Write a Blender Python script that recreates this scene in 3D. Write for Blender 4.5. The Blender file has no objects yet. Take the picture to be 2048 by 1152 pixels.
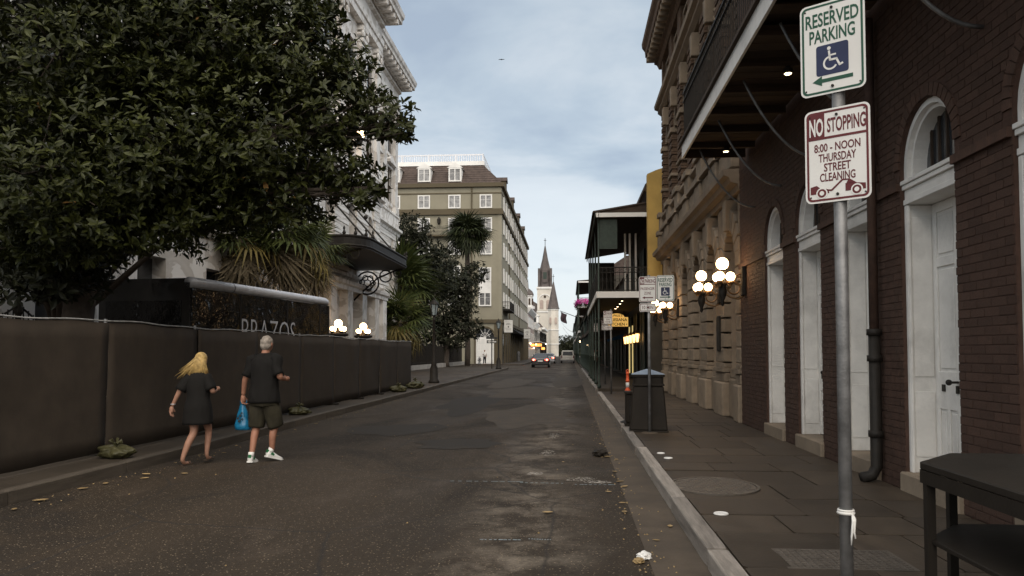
import bpy, bmesh, math, random
from mathutils import Vector, Matrix, noise

SC = bpy.context.scene
COL = SC.collection
RND = random.Random(11)
rad = math.radians
U_ = RND.uniform

# ------------------------------------------------------------------ camera
CAM_H = 1.55
FPX = 1550.0                       # focal length in photograph pixels (2048 wide)
YAW = math.atan(116 / FPX)
PITCH = rad(2.4)
SHIFT = 64.036
cam_d = bpy.data.cameras.new('camera')
cam_d.sensor_width = 36
cam_d.lens = 36 * FPX / 2048
cam_d.shift_y = SHIFT / 2048
cam_d.clip_end = 6000
cam_d.clip_start = 0.05
cam = bpy.data.objects.new('camera', cam_d)
COL.objects.link(cam)
cam.location = (0, 0, CAM_H)
cam.rotation_euler = (rad(90) + PITCH, 0, YAW)
SC.camera = cam
_fw = Vector((-math.sin(YAW) * math.cos(PITCH), math.cos(YAW) * math.cos(PITCH), math.sin(PITCH)))
_rt = Vector((math.cos(YAW), math.sin(YAW), 0))
_up = _rt.cross(_fw)


def ray(px, py):
    return _fw + _rt * ((px - 1024) / FPX) + _up * ((576 - (py - SHIFT)) / FPX)


def on_z(px, py, z):
    d = ray(px, py); t = (z - CAM_H) / d.z
    return Vector((0, 0, CAM_H)) + d * t


def on_y(px, py, y):
    d = ray(px, py); t = y / d.y
    return Vector((0, 0, CAM_H)) + d * t


# ------------------------------------------------------------------ world, sun, exposure
W = bpy.data.worlds.new('World'); SC.world = W; W.use_nodes = True
SUN_EL, SUN_AZ = 50.0, 170.0          # degrees; azimuth clockwise from +Y


def make_world():
    nt = W.node_tree; N = nt.nodes; L = nt.links
    N.clear()
    out = N.new('ShaderNodeOutputWorld')
    sky = N.new('ShaderNodeTexSky'); sky.sky_type = 'NISHITA'; sky.sun_disc = False
    sky.sun_elevation = rad(SUN_EL); sky.sun_rotation = rad(SUN_AZ)
    bg1 = N.new('ShaderNodeBackground'); bg1.inputs['Strength'].default_value = 0.1
    L.new(sky.outputs[0], bg1.inputs['Color'])
    tc = N.new('ShaderNodeTexCoord')
    sep = N.new('ShaderNodeSeparateXYZ'); L.new(tc.outputs['Generated'], sep.inputs[0])
    add = N.new('ShaderNodeMath'); add.operation = 'ADD'; add.inputs[1].default_value = 0.16
    mx0 = N.new('ShaderNodeMath'); mx0.operation = 'MAXIMUM'; mx0.inputs[1].default_value = 0.0
    L.new(sep.outputs['Z'], mx0.inputs[0]); L.new(mx0.outputs[0], add.inputs[0])
    dx = N.new('ShaderNodeMath'); dx.operation = 'DIVIDE'
    dy = N.new('ShaderNodeMath'); dy.operation = 'DIVIDE'
    L.new(sep.outputs['X'], dx.inputs[0]); L.new(add.outputs[0], dx.inputs[1])
    L.new(sep.outputs['Y'], dy.inputs[0]); L.new(add.outputs[0], dy.inputs[1])
    com = N.new('ShaderNodeCombineXYZ'); L.new(dx.outputs[0], com.inputs[0]); L.new(dy.outputs[0], com.inputs[1])
    com.inputs[2].default_value = CLOUD_SEED
    n1 = N.new('ShaderNodeTexNoise'); n1.inputs['Scale'].default_value = 1.15; n1.inputs['Detail'].default_value = 6
    n1.inputs['Roughness'].default_value = 0.55; n1.inputs['Distortion'].default_value = 0.25
    L.new(com.outputs[0], n1.inputs['Vector'])
    cr = N.new('ShaderNodeValToRGB')
    e = cr.color_ramp.elements
    e[0].position = 0.36; e[0].color = (0.160, 0.190, 0.226, 1)
    e[1].position = 0.57; e[1].color = (0.268, 0.290, 0.306, 1)
    m = cr.color_ramp.elements.new(0.46); m.color = (0.202, 0.234, 0.262, 1)
    L.new(n1.outputs[0], cr.inputs[0])
    # brighter cloud deck towards the horizon
    mr = N.new('ShaderNodeMapRange'); mr.interpolation_type = 'SMOOTHSTEP'
    mr.inputs['From Min'].default_value = 0.11; mr.inputs['From Max'].default_value = 0.215
    mr.inputs['To Min'].default_value = 0.95; mr.inputs['To Max'].default_value = 0.0
    wb = N.new('ShaderNodeMath'); wb.operation = 'MULTIPLY_ADD'; wb.inputs[1].default_value = -0.30; wb.inputs[2].default_value = 0.15
    L.new(n1.outputs[0], wb.inputs[0])
    zz = N.new('ShaderNodeMath'); zz.operation = 'ADD'; L.new(sep.outputs['Z'], zz.inputs[0]); L.new(wb.outputs[0], zz.inputs[1])
    L.new(zz.outputs[0], mr.inputs['Value'])
    hz = N.new('ShaderNodeMixRGB'); hz.inputs[2].default_value = (0.312, 0.330, 0.340, 1)
    L.new(mr.outputs[0], hz.inputs[0]); L.new(cr.outputs[0], hz.inputs[1])
    bg2 = N.new('ShaderNodeBackground'); bg2.inputs['Strength'].default_value = 1.0
    L.new(hz.outputs[0], bg2.inputs['Color'])
    mix = N.new('ShaderNodeMixShader'); mix.inputs[0].default_value = 0.9
    L.new(bg1.outputs[0], mix.inputs[1]); L.new(bg2.outputs[0], mix.inputs[2])
    L.new(mix.outputs[0], out.inputs['Surface'])


CLOUD_SEED = 5.4
make_world()
sun_d = bpy.data.lights.new('sun', 'SUN'); sun_d.energy = 1.5; sun_d.angle = rad(85); sun_d.color = (1.0, 0.88, 0.74)
sun = bpy.data.objects.new('sun', sun_d); COL.objects.link(sun)
sun.rotation_euler = (rad(90 - SUN_EL), 0, rad(180 - SUN_AZ))
sun.location = (0, 0, 60)
VS = SC.view_settings
VS.view_transform = 'Standard'; VS.look = 'None'; VS.gamma = 1.0; VS.use_curve_mapping = False
VS.exposure = 1.35
SC.render.film_transparent = False
SC.cycles.use_denoising = True
SC.cycles.max_bounces = 6
SC.cycles.sample_clamp_indirect = 4.0


# ------------------------------------------------------------------ materials
def _nodes(name):
    m = bpy.data.materials.new(name); m.use_nodes = True
    nt = m.node_tree
    b = nt.nodes['Principled BSDF']
    return m, nt, b


def _coords(nt, scale=(1, 1, 1), rand=True):
    """object coordinates shifted per object so that copies do not repeat"""
    N = nt.nodes; L = nt.links
    tc = N.new('ShaderNodeTexCoord')
    if not rand:
        return tc.outputs['Object']
    oi = N.new('ShaderNodeObjectInfo')
    mu = N.new('ShaderNodeVectorMath'); mu.operation = 'SCALE'; mu.inputs['Scale'].default_value = 37.0
    cb = N.new('ShaderNodeCombineXYZ')
    L.new(oi.outputs['Random'], cb.inputs[0]); L.new(oi.outputs['Random'], cb.inputs[1])
    L.new(cb.outputs[0], mu.inputs[0])
    ad = N.new('ShaderNodeVectorMath'); ad.operation = 'ADD'
    L.new(tc.outputs['Object'], ad.inputs[0]); L.new(mu.outputs[0], ad.inputs[1])
    return ad.outputs[0]


def mat(name, c, rough=0.7, var=0.25, scale=3.0, bump=0.15, bscale=40.0, metal=0.0, spec=0.3, c2=None,
        grime=0.0, objvar=0.0, trans=0.0, rand=True, bdist=0.01):
    m, nt, b = _nodes(name)
    N = nt.nodes; L = nt.links
    vec = _coords(nt, rand=rand)
    lo = tuple(x * (1 - var) for x in c); hi = c2 if c2 else tuple(min(1, x * (1 + var)) for x in c)
    n1 = N.new('ShaderNodeTexNoise'); n1.inputs['Scale'].default_value = scale; n1.inputs['Detail'].default_value = 8
    n1.inputs['Roughness'].default_value = 0.6
    L.new(vec, n1.inputs['Vector'])
    mr = N.new('ShaderNodeMapRange'); mr.inputs['From Min'].default_value = 0.3; mr.inputs['From Max'].default_value = 0.7
    L.new(n1.outputs[0], mr.inputs['Value'])
    mx = N.new('ShaderNodeMixRGB'); mx.inputs[1].default_value = (*lo, 1); mx.inputs[2].default_value = (*hi, 1)
    L.new(mr.outputs[0], mx.inputs[0])
    last = mx.outputs[0]
    if grime:
        n3 = N.new('ShaderNodeTexNoise'); n3.inputs['Scale'].default_value = scale * 0.3; n3.inputs['Detail'].default_value = 9
        n3.inputs['Roughness'].default_value = 0.68; L.new(vec, n3.inputs['Vector'])
        g = N.new('ShaderNodeMapRange'); g.inputs['From Min'].default_value = 0.5; g.inputs['From Max'].default_value = 0.72
        g.inputs['To Max'].default_value = grime
        L.new(n3.outputs[0], g.inputs['Value'])
        gm = N.new('ShaderNodeMixRGB'); gm.inputs[2].default_value = (0.055, 0.045, 0.036, 1)
        L.new(g.outputs[0], gm.inputs[0]); L.new(last, gm.inputs[1]); last = gm.outputs[0]
    if objvar:
        oi = N.new('ShaderNodeObjectInfo')
        ov = N.new('ShaderNodeMapRange'); ov.inputs['To Min'].default_value = 1 - objvar; ov.inputs['To Max'].default_value = 1 + objvar
        L.new(oi.outputs['Random'], ov.inputs['Value'])
        vm = N.new('ShaderNodeVectorMath'); vm.operation = 'SCALE'
        L.new(last, vm.inputs[0]); L.new(ov.outputs[0], vm.inputs['Scale']); last = vm.outputs[0]
    L.new(last, b.inputs['Base Color'])
    b.inputs['Roughness'].default_value = rough; b.inputs['Metallic'].default_value = metal
    b.inputs['Specular IOR Level'].default_value = spec
    rr = N.new('ShaderNodeMapRange'); rr.inputs['To Min'].default_value = max(0.03, rough - 0.12); rr.inputs['To Max'].default_value = min(1, rough + 0.12)
    L.new(n1.outputs[0], rr.inputs['Value']); L.new(rr.outputs[0], b.inputs['Roughness'])
    if bump:
        n2 = N.new('ShaderNodeTexNoise'); n2.inputs['Scale'].default_value = bscale; n2.inputs['Detail'].default_value = 5
        L.new(vec, n2.inputs['Vector'])
        bp = N.new('ShaderNodeBump'); bp.inputs['Strength'].default_value = bump; bp.inputs['Distance'].default_value = bdist
        L.new(n2.outputs[0], bp.inputs['Height']); L.new(bp.outputs[0], b.inputs['Normal'])
    if trans:
        b.inputs['Transmission Weight'].default_value = trans
    return m


def emat(name, c, strength):
    m, nt, b = _nodes(name)
    b.inputs['Base Color'].default_value = (*[min(1, x) for x in c], 1)
    b.inputs['Emission Color'].default_value = (*c, 1)
    b.inputs['Emission Strength'].default_value = strength
    b.inputs['Roughness'].default_value = 0.4
    # faint unevenness of the lit glass
    n = nt.nodes.new('ShaderNodeTexNoise'); n.inputs['Scale'].default_value = 9
    r = nt.nodes.new('ShaderNodeMapRange'); r.inputs['To Min'].default_value = strength * 0.85; r.inputs['To Max'].default_value = strength * 1.15
    nt.links.new(n.outputs[0], r.inputs['Value']); nt.links.new(r.outputs[0], b.inputs['Emission Strength'])
    return m


def leaf_mat(name, c, c2, rough=0.4, transl=0.25):
    m, nt, b = _nodes(name)
    N = nt.nodes; L = nt.links
    g = N.new('ShaderNodeNewGeometry')
    mx = N.new('ShaderNodeMixRGB'); mx.inputs[1].default_value = (*c, 1); mx.inputs[2].default_value = (*c2, 1)
    L.new(g.outputs['Random Per Island'], mx.inputs[0])
    oi = N.new('ShaderNodeObjectInfo')
    vm = N.new('ShaderNodeVectorMath'); vm.operation = 'SCALE'
    ov = N.new('ShaderNodeMapRange'); ov.inputs['To Min'].default_value = 0.7; ov.inputs['To Max'].default_value = 1.35
    L.new(oi.outputs['Random'], ov.inputs['Value'])
    L.new(mx.outputs[0], vm.inputs[0]); L.new(ov.outputs[0], vm.inputs['Scale'])
    L.new(vm.outputs[0], b.inputs['Base Color'])
    b.inputs['Roughness'].default_value = rough; b.inputs['Specular IOR Level'].default_value = 0.25
    tr = N.new('ShaderNodeBsdfTranslucent'); L.new(vm.outputs[0], tr.inputs['Color'])
    ms = N.new('ShaderNodeMixShader'); ms.inputs[0].default_value = transl
    L.new(b.outputs[0], ms.inputs[1]); L.new(tr.outputs[0], ms.inputs[2])
    L.new(ms.outputs[0], N['Material Output'].inputs['Surface'])
    return m


def asphalt_mat():
    m, nt, b = _nodes('asphalt'); N = nt.nodes; L = nt.links
    tc = N.new('ShaderNodeTexCoord'); vec = tc.outputs['Object']

    def noi(scale, detail=6, rough=0.6, v=None, dist=0.0):
        n = N.new('ShaderNodeTexNoise'); n.inputs['Scale'].default_value = scale; n.inputs['Detail'].default_value = detail
        n.inputs['Roughness'].default_value = rough; n.inputs['Distortion'].default_value = dist
        L.new(v if v else vec, n.inputs['Vector']); return n.outputs[0]

    def mrange(x, a, b_, c=0.0, d=1.0):
        r = N.new('ShaderNodeMapRange'); r.inputs['From Min'].default_value = a; r.inputs['From Max'].default_value = b_
        r.inputs['To Min'].default_value = c; r.inputs['To Max'].default_value = d; L.new(x, r.inputs['Value']); return r.outputs[0]

    def mixc(f, a, c):
        x = N.new('ShaderNodeMixRGB')
        if isinstance(f, float): x.inputs[0].default_value = f
        else: L.new(f, x.inputs[0])
        if isinstance(a, tuple): x.inputs[1].default_value = (*a, 1)
        else: L.new(a, x.inputs[1])
        x.inputs[2].default_value = (*c, 1); return x.outputs[0]

    mp = N.new('ShaderNodeMapping'); mp.inputs['Scale'].default_value = (1.0, 0.22, 1.0)
    L.new(vec, mp.inputs[0])
    mp2 = N.new('ShaderNodeMapping'); mp2.inputs['Scale'].default_value = (0.8, 0.42, 1.0)
    L.new(vec, mp2.inputs[0])
    lanes = noi(0.9, 5, 0.6, mp.outputs[0])
    patches = noi(0.55, 6, 0.62, mp2.outputs[0], 0.6)
    fine = noi(34, 6, 0.8)
    c = mixc(mrange(lanes, 0.3, 0.7), (0.034, 0.0245, 0.0155), (0.058, 0.041, 0.0255))
    c = mixc(mrange(patches, 0.52, 0.60, 0, 0.75), c, (0.025, 0.019, 0.0135))
    c = mixc(mrange(patches, 0.36, 0.42, 0.75, 0.0), c, (0.074, 0.054, 0.037))
    # worn dusty band along the right-hand wheel track
    sp = N.new('ShaderNodeSeparateXYZ'); L.new(vec, sp.inputs[0])
    dxn = N.new('ShaderNodeMath'); dxn.operation = 'ADD'; L.new(sp.outputs['X'], dxn.inputs[0])
    wob = mrange(noi(0.35, 3), 0.3, 0.7, -0.35, 0.35); L.new(wob, dxn.inputs[1])
    pp = N.new('ShaderNodeMath'); pp.operation = 'ADD'; pp.inputs[1].default_value = 0.45; L.new(dxn.outputs[0], pp.inputs[0])
    ab = N.new('ShaderNodeMath'); ab.operation = 'ABSOLUTE'; L.new(pp.outputs[0], ab.inputs[0])
    band = mrange(ab.outputs[0], 0.1, 0.75, 1.0, 0.0)
    du = N.new('ShaderNodeMath'); du.operation = 'MULTIPLY'; L.new(band, du.inputs[0]); L.new(mrange(noi(1.6, 9, 0.78), 0.44, 0.66), du.inputs[1])
    c = mixc(du.outputs[0], c, (0.24, 0.20, 0.155))
    # stone chips
    vo = N.new('ShaderNodeTexVoronoi'); vo.inputs['Scale'].default_value = 48; L.new(vec, vo.inputs['Vector'])
    chips = mrange(vo.outputs['Distance'], 0.22, 0.34, 1.0, 0.0)
    wn = N.new('ShaderNodeTexWhiteNoise'); L.new(vo.outputs['Position'], wn.inputs[0])
    ch = N.new('ShaderNodeMath'); ch.operation = 'MULTIPLY'; L.new(chips, ch.inputs[0]); L.new(mrange(wn.outputs[0], 0.62, 1.0, 0, 1.0), ch.inputs[1])
    c = mixc(ch.outputs[0], c, (0.36, 0.28, 0.19))
    fm = N.new('ShaderNodeMixRGB'); fm.blend_type = 'MULTIPLY'; fm.inputs[0].default_value = 0.8; L.new(c, fm.inputs[1]); 
    fr = N.new('ShaderNodeValToRGB'); fr.color_ramp.elements[0].position = 0.3; fr.color_ramp.elements[0].color = (0.35, 0.35, 0.35, 1)
    fr.color_ramp.elements[1].position = 0.7; fr.color_ramp.elements[1].color = (1, 1, 1, 1)
    L.new(fine, fr.inputs[0]); L.new(fr.outputs[0], fm.inputs[2])
    # cracks
    cv = N.new('ShaderNodeTexVoronoi'); cv.feature = 'DISTANCE_TO_EDGE'; cv.inputs['Scale'].default_value = 0.42
    dn = N.new('ShaderNodeMixRGB'); dn.inputs[0].default_value = 0.12; L.new(vec, dn.inputs[1])
    nn = N.new('ShaderNodeTexNoise'); nn.inputs['Scale'].default_value = 2.0; nn.inputs['Detail'].default_value = 6; L.new(vec, nn.inputs['Vector'])
    L.new(nn.outputs['Color'], dn.inputs[2]); L.new(dn.outputs[0], cv.inputs['Vector'])
    ck = mrange(cv.outputs['Distance'], 0.0, 0.008, 0.75, 0.0)
    c2 = mixc(ck, fm.outputs[0], (0.02, 0.017, 0.015))
    L.new(c2, b.inputs['Base Color'])
    L.new(mrange(patches, 0.35, 0.65, 0.66, 0.88), b.inputs['Roughness'])
    b.inputs['Specular IOR Level'].default_value = 0.28
    bp = N.new('ShaderNodeBump'); bp.inputs['Strength'].default_value = 0.55; bp.inputs['Distance'].default_value = 0.012
    L.new(fine, bp.inputs['Height'])
    bp2 = N.new('ShaderNodeBump'); bp2.inputs['Strength'].default_value = 0.35; bp2.inputs['Distance'].default_value = 0.05
    L.new(noi(1.6, 6), bp2.inputs['Height']); L.new(bp.outputs[0], bp2.inputs['Normal'])
    L.new(bp2.outputs[0], b.inputs['Normal'])
    return m


def marble_mat():
    m, nt, b = _nodes('marble'); N = nt.nodes; L = nt.links
    tc = N.new('ShaderNodeTexCoord'); vec = tc.outputs['Object']
    n = N.new('ShaderNodeTexNoise'); n.inputs['Scale'].default_value = 0.55; n.inputs['Detail'].default_value = 9; n.inputs['Distortion'].default_value = 2.5
    L.new(vec, n.inputs['Vector'])
    r = N.new('ShaderNodeValToRGB'); e = r.color_ramp.elements
    e[0].position = 0.3; e[0].color = (0.62, 0.58, 0.53, 1); e[1].position = 0.62; e[1].color = (0.80, 0.77, 0.73, 1)
    x = r.color_ramp.elements.new(0.47); x.color = (0.54, 0.50, 0.45, 1); y = r.color_ramp.elements.new(0.5); y.color = (0.78, 0.75, 0.71, 1)
    L.new(n.outputs[0], r.inputs[0])
    g = N.new('ShaderNodeTexNoise'); g.inputs['Scale'].default_value = 0.8; g.inputs['Detail'].default_value = 8
    mp = N.new('ShaderNodeMapping'); mp.inputs['Scale'].default_value = (1.5, 1.5, 0.25); L.new(vec, mp.inputs[0]); L.new(mp.outputs[0], g.inputs['Vector'])
    gr = N.new('ShaderNodeMapRange'); gr.inputs['From Min'].default_value = 0.5; gr.inputs['From Max'].default_value = 0.75; gr.inputs['To Max'].default_value = 0.42
    L.new(g.outputs[0], gr.inputs['Value'])
    mx = N.new('ShaderNodeMixRGB'); mx.inputs[2].default_value = (0.30, 0.25, 0.19, 1); L.new(gr.outputs[0], mx.inputs[0]); L.new(r.outputs[0], mx.inputs[1])
    L.new(mx.outputs[0], b.inputs['Base Color']); b.inputs['Roughness'].default_value = 0.55
    return m


M = {}
M['asphalt'] = asphalt_mat()
M['ground'] = mat('ground', (0.06, 0.048, 0.037), 0.9, 0.3, 0.4)
M['gutter'] = mat('gutter', (0.08, 0.062, 0.045), 0.8, 0.35, 1.5, 0.3, 30, grime=0.5, rand=False)
M['paving'] = mat('paving', (0.05, 0.039, 0.028), 0.7, 0.3, 1.2, 0.3, 25, grime=0.4, rand=False)
M['slab'] = mat('slate_slab', (0.054, 0.04, 0.0275), 0.62, 0.3, 2.2, 0.35, 22, grime=0.45, objvar=0.22)
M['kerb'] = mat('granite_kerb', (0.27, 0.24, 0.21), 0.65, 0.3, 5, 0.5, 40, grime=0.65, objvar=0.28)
M['marble'] = marble_mat()
M['brick'] = mat('dark_red_brick', (0.075, 0.043, 0.031), 0.85, 0.3, 9, 0.5, 60, objvar=0.16, grime=0.3)
M['brick_wall'] = mat('dark_red_mortar', (0.073, 0.041, 0.03), 0.9, 0.3, 6, 0.4, 40, rand=False, grime=0.3)
M['white_paint'] = mat('white_paint', (0.74, 0.72, 0.68), 0.5, 0.10, 3.5, 0.2, 30, grime=0.34)
M['white_trim'] = mat('white_trim', (0.76, 0.75, 0.72), 0.55, 0.08, 1.0, 0.05, 20, grime=0.12)
M['stone'] = mat('limestone', (0.235, 0.187, 0.137), 0.85, 0.25, 1.6, 0.45, 26, grime=0.55, objvar=0.13)
M['stone_flat'] = mat('limestone_course', (0.245, 0.195, 0.145), 0.85, 0.28, 0.9, 0.4, 22, grime=0.6, rand=False)
M['tan_brick'] = mat('brown_brick', (0.115, 0.075, 0.05), 0.9, 0.35, 5, 0.5, 40, rand=False, grime=0.5)
M['iron'] = mat('black_iron', (0.022, 0.019, 0.016), 0.6, 0.3, 8, 0.1, 50, spec=0.2)
M['green_iron'] = mat('green_iron', (0.035, 0.05, 0.04), 0.55, 0.3, 8, 0.1, 50)
M['galv'] = mat('galvanised_steel', (0.19, 0.19, 0.19), 0.5, 0.45, 7, 0.15, 60, metal=0.5, grime=0.35)
M['soffit'] = mat('old_soffit_wood', (0.055, 0.036, 0.024), 0.8, 0.4, 2.5, 0.4, 30, objvar=0.3)
M['dark_wood'] = mat('dark_wood', (0.055, 0.038, 0.027), 0.8, 0.3, 3)
M['glass'] = mat('dark_glass', (0.035, 0.037, 0.04), 0.06, 0.2, 1, 0.05, 3, spec=0.8)
M['curtain'] = mat('curtained_pane', (0.24, 0.24, 0.24), 0.3, 0.55, 2.2, 0.05, 10, spec=0.6, objvar=0.5)
M['olive'] = mat('olive_stucco', (0.265, 0.245, 0.185), 0.9, 0.10, 0.5, 0.2, 12, grime=0.16, rand=False)
M['olive_dark'] = mat('olive_trim', (0.1, 0.082, 0.052), 0.9, 0.12, 0.5, 0.2, 12, rand=False)
M['roof'] = mat('brown_slate_roof', (0.068, 0.05, 0.042), 0.8, 0.35, 2.2, 0.4, 14, rand=False)
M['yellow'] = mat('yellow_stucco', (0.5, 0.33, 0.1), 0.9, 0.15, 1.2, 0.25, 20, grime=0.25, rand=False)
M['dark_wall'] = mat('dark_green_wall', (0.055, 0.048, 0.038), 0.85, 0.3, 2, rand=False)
M['cream'] = mat('cream_plaster', (0.66, 0.62, 0.55), 0.85, 0.1, 0.3, 0.1, 6, grime=0.25, rand=False)
M['pinkish'] = mat('pale_pink_plaster', (0.42, 0.34, 0.30), 0.85, 0.15, 0.4, 0.1, 6, grime=0.3, rand=False)
M['spire'] = mat('slate_spire', (0.10, 0.085, 0.08), 0.7, 0.35, 0.5, 0.2, 5, rand=False)
M['fabric'] = mat('black_screen_fabric', (0.048, 0.037, 0.027), 0.9, 0.2, 3, 0.4, 5, objvar=0.1)
M['white_cord'] = mat('pale_cord', (0.30, 0.30, 0.29), 0.7, 0.4, 12)
M['bark'] = mat('bark', (0.075, 0.06, 0.048), 0.95, 0.35, 8, 0.8, 20)
M['leaf'] = leaf_mat('magnolia_leaf', (0.008, 0.011, 0.003), (0.046, 0.052, 0.012), 0.45, 0.12)
M['leaf_dark'] = leaf_mat('evergreen_leaf', (0.016, 0.018, 0.009), (0.030, 0.033, 0.014), 0.55, 0.15)
M['leaf_brown'] = leaf_mat('brown_leaf', (0.36, 0.17, 0.05), (0.42, 0.26, 0.09), 0.5, 0.3)
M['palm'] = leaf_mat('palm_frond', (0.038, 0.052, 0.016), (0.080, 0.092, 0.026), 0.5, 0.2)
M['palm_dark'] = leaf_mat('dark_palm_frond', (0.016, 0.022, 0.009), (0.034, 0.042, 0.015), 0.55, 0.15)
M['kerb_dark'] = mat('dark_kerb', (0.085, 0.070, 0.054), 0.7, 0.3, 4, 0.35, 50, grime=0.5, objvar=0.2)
M['pale_stone'] = mat('pale_coping_stone', (0.36, 0.34, 0.31), 0.8, 0.25, 2, 0.3, 20, grime=0.4)
M['patch'] = mat('pale_asphalt_patch', (0.060, 0.048, 0.036), 0.8, 0.35, 2.5, 0.5, 40, rand=True)
M['patch_dark'] = mat('dark_asphalt_patch', (0.026, 0.021, 0.016), 0.8, 0.3, 3, 0.5, 40)
M['palm_dead'] = leaf_mat('dead_palm_frond', (0.18, 0.145, 0.09), (0.30, 0.25, 0.165), 0.8, 0.2)
M['palm_yellow'] = leaf_mat('yellowing_palm_frond', (0.13, 0.105, 0.035), (0.20, 0.155, 0.05), 0.6, 0.2)
M['globe'] = emat('lit_globe', (1.0, 0.64, 0.32), 5.0)
M['bulb'] = emat('lit_lamp', (1.0, 0.74, 0.42), 4.0)
M['lantern_glow'] = emat('lantern_glow', (1.0, 0.56, 0.20), 1.8)
M['neon'] = emat('shop_sign_glow', (1.0, 0.36, 0.08), 0.9)
M['tail'] = emat('tail_light', (1.0, 0.05, 0.03), 1.2)
M['tail_core'] = emat('brake_light_core', (1.0, 0.22, 0.14), 3.5)
M['sign_glow'] = emat('lit_yellow_sign', (0.95, 0.55, 0.14), 0.27)
M['sign_white'] = mat('sign_white', (0.66, 0.65, 0.62), 0.4, 0.05, 3, 0.0, grime=0.08)
M['sign_green'] = mat('sign_green', (0.018, 0.07, 0.042), 0.45, 0.1, 5, 0)
M['sign_red'] = mat('sign_dark_red', (0.105, 0.02, 0.022), 0.45, 0.1, 5, 0)
M['sign_blue'] = mat('sign_blue', (0.022, 0.028, 0.07), 0.45, 0.1, 5, 0)
M['sign_black'] = mat('sign_black', (0.03, 0.03, 0.03), 0.5, 0.1, 5, 0)
M['black_plastic'] = mat('black_plastic', (0.024, 0.02, 0.016), 0.6, 0.2, 4, 0.15, 40, spec=0.12)
M['hood'] = mat('grey_blue_metal_hood', (0.22, 0.27, 0.34), 0.45, 0.2, 5, 0.1, 30, grime=0.3)
M['orange'] = mat('orange_plastic', (0.62, 0.10, 0.035), 0.5, 0.15, 6, 0.05)
M['bus_black'] = mat('glossy_black_panel', (0.03, 0.028, 0.026), 0.12, 0.2, 3, 0.0, spec=0.6)
M['bus_glass'] = mat('wavy_dark_glass', (0.012, 0.011, 0.01), 0.03, 0.2, 1, 1.0, 1.1, spec=0.5, bdist=0.16)
M['silver'] = mat('silver_trim', (0.62, 0.63, 0.66), 0.45, 0.12, 4, 0.05, 20, metal=0.3)
M['skin'] = mat('skin', (0.32, 0.155, 0.10), 0.55, 0.15, 12, 0.05)
M['skin_pale'] = mat('fair_skin', (0.35, 0.19, 0.13), 0.55, 0.15, 12, 0.05)
M['blond'] = mat('blond_hair', (0.42, 0.29, 0.11), 0.45, 0.4, 20, 0.3, 60)
M['grey_hair'] = mat('grey_hair', (0.26, 0.225, 0.19), 0.6, 0.4, 30, 0.6, 80)
M['black_cloth'] = mat('black_cloth', (0.006, 0.0052, 0.0044), 0.9, 0.2, 6, 0.4, 15)
M['olive_cloth'] = mat('dark_olive_cloth', (0.032, 0.028, 0.017), 0.9, 0.3, 7, 0.5, 12)
M['denim'] = mat('dark_trousers', (0.02, 0.02, 0.024), 0.9, 0.2, 6)
M['shoe_white'] = mat('white_leather', (0.74, 0.73, 0.70), 0.5, 0.06, 10, 0.1)
M['shoe_green'] = mat('green_leather', (0.02, 0.13, 0.05), 0.5, 0.1, 10, 0.1)
M['blue_bag'] = mat('blue_plastic_bag', (0.01, 0.15, 0.29), 0.3, 0.4, 9, 0.6, 12, spec=0.5)
M['sandbag'] = mat('yellow_green_plastic_bag', (0.062, 0.058, 0.026), 0.5, 0.35, 9, 0.6, 18)
M['dry_leaf'] = mat('dry_leaf', (0.3, 0.21, 0.1), 0.7, 0.3, 10, objvar=0.3)
M['paper'] = mat('white_paper', (0.70, 0.69, 0.66), 0.7, 0.1, 10)
M['cast'] = mat('cast_iron_cover', (0.10, 0.086, 0.072), 0.5, 0.3, 9, 0.3, 40)
M['car_dark'] = mat('dark_car_paint', (0.03, 0.028, 0.028), 0.2, 0.1, 2, 0, spec=0.6)
M['car_silver'] = mat('silver_car_paint', (0.45, 0.46, 0.48), 0.25, 0.05, 2, 0, metal=0.4)
M['car_white'] = mat('off_white_car_paint', (0.55, 0.53, 0.48), 0.35, 0.05, 2, 0)
M['tyre'] = mat('tyre_rubber', (0.03, 0.03, 0.03), 0.85, 0.2, 8)
M['flower'] = leaf_mat('pink_petal', (0.55, 0.05, 0.30), (0.65, 0.10, 0.42), 0.6, 0.3)
M['flag'] = mat('dark_flag', (0.09, 0.06, 0.07), 0.8, 0.4, 1.5)
M['red_cloth'] = mat('red_banner', (0.35, 0.04, 0.03), 0.8, 0.3, 3)
M['road_paint'] = mat('worn_blue_chalk', (0.22, 0.26, 0.28), 0.8, 0.3, 15, 0.2, 60)
M['dust'] = mat('white_dust', (0.34, 0.31, 0.27), 0.9, 0.35, 14, 0.3, 60)
M['blue_awning'] = mat('blue_awning', (0.02, 0.10, 0.25), 0.7, 0.2, 4)
M['lit_door'] = emat('lit_yellow_interior', (0.8, 0.62, 0.25), 0.28)


# ------------------------------------------------------------------ mesh helpers
def wloc(o):
    v = Vector((0, 0, 0))
    while o is not None:
        v = v + o.location
        o = o.parent
    return v


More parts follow.
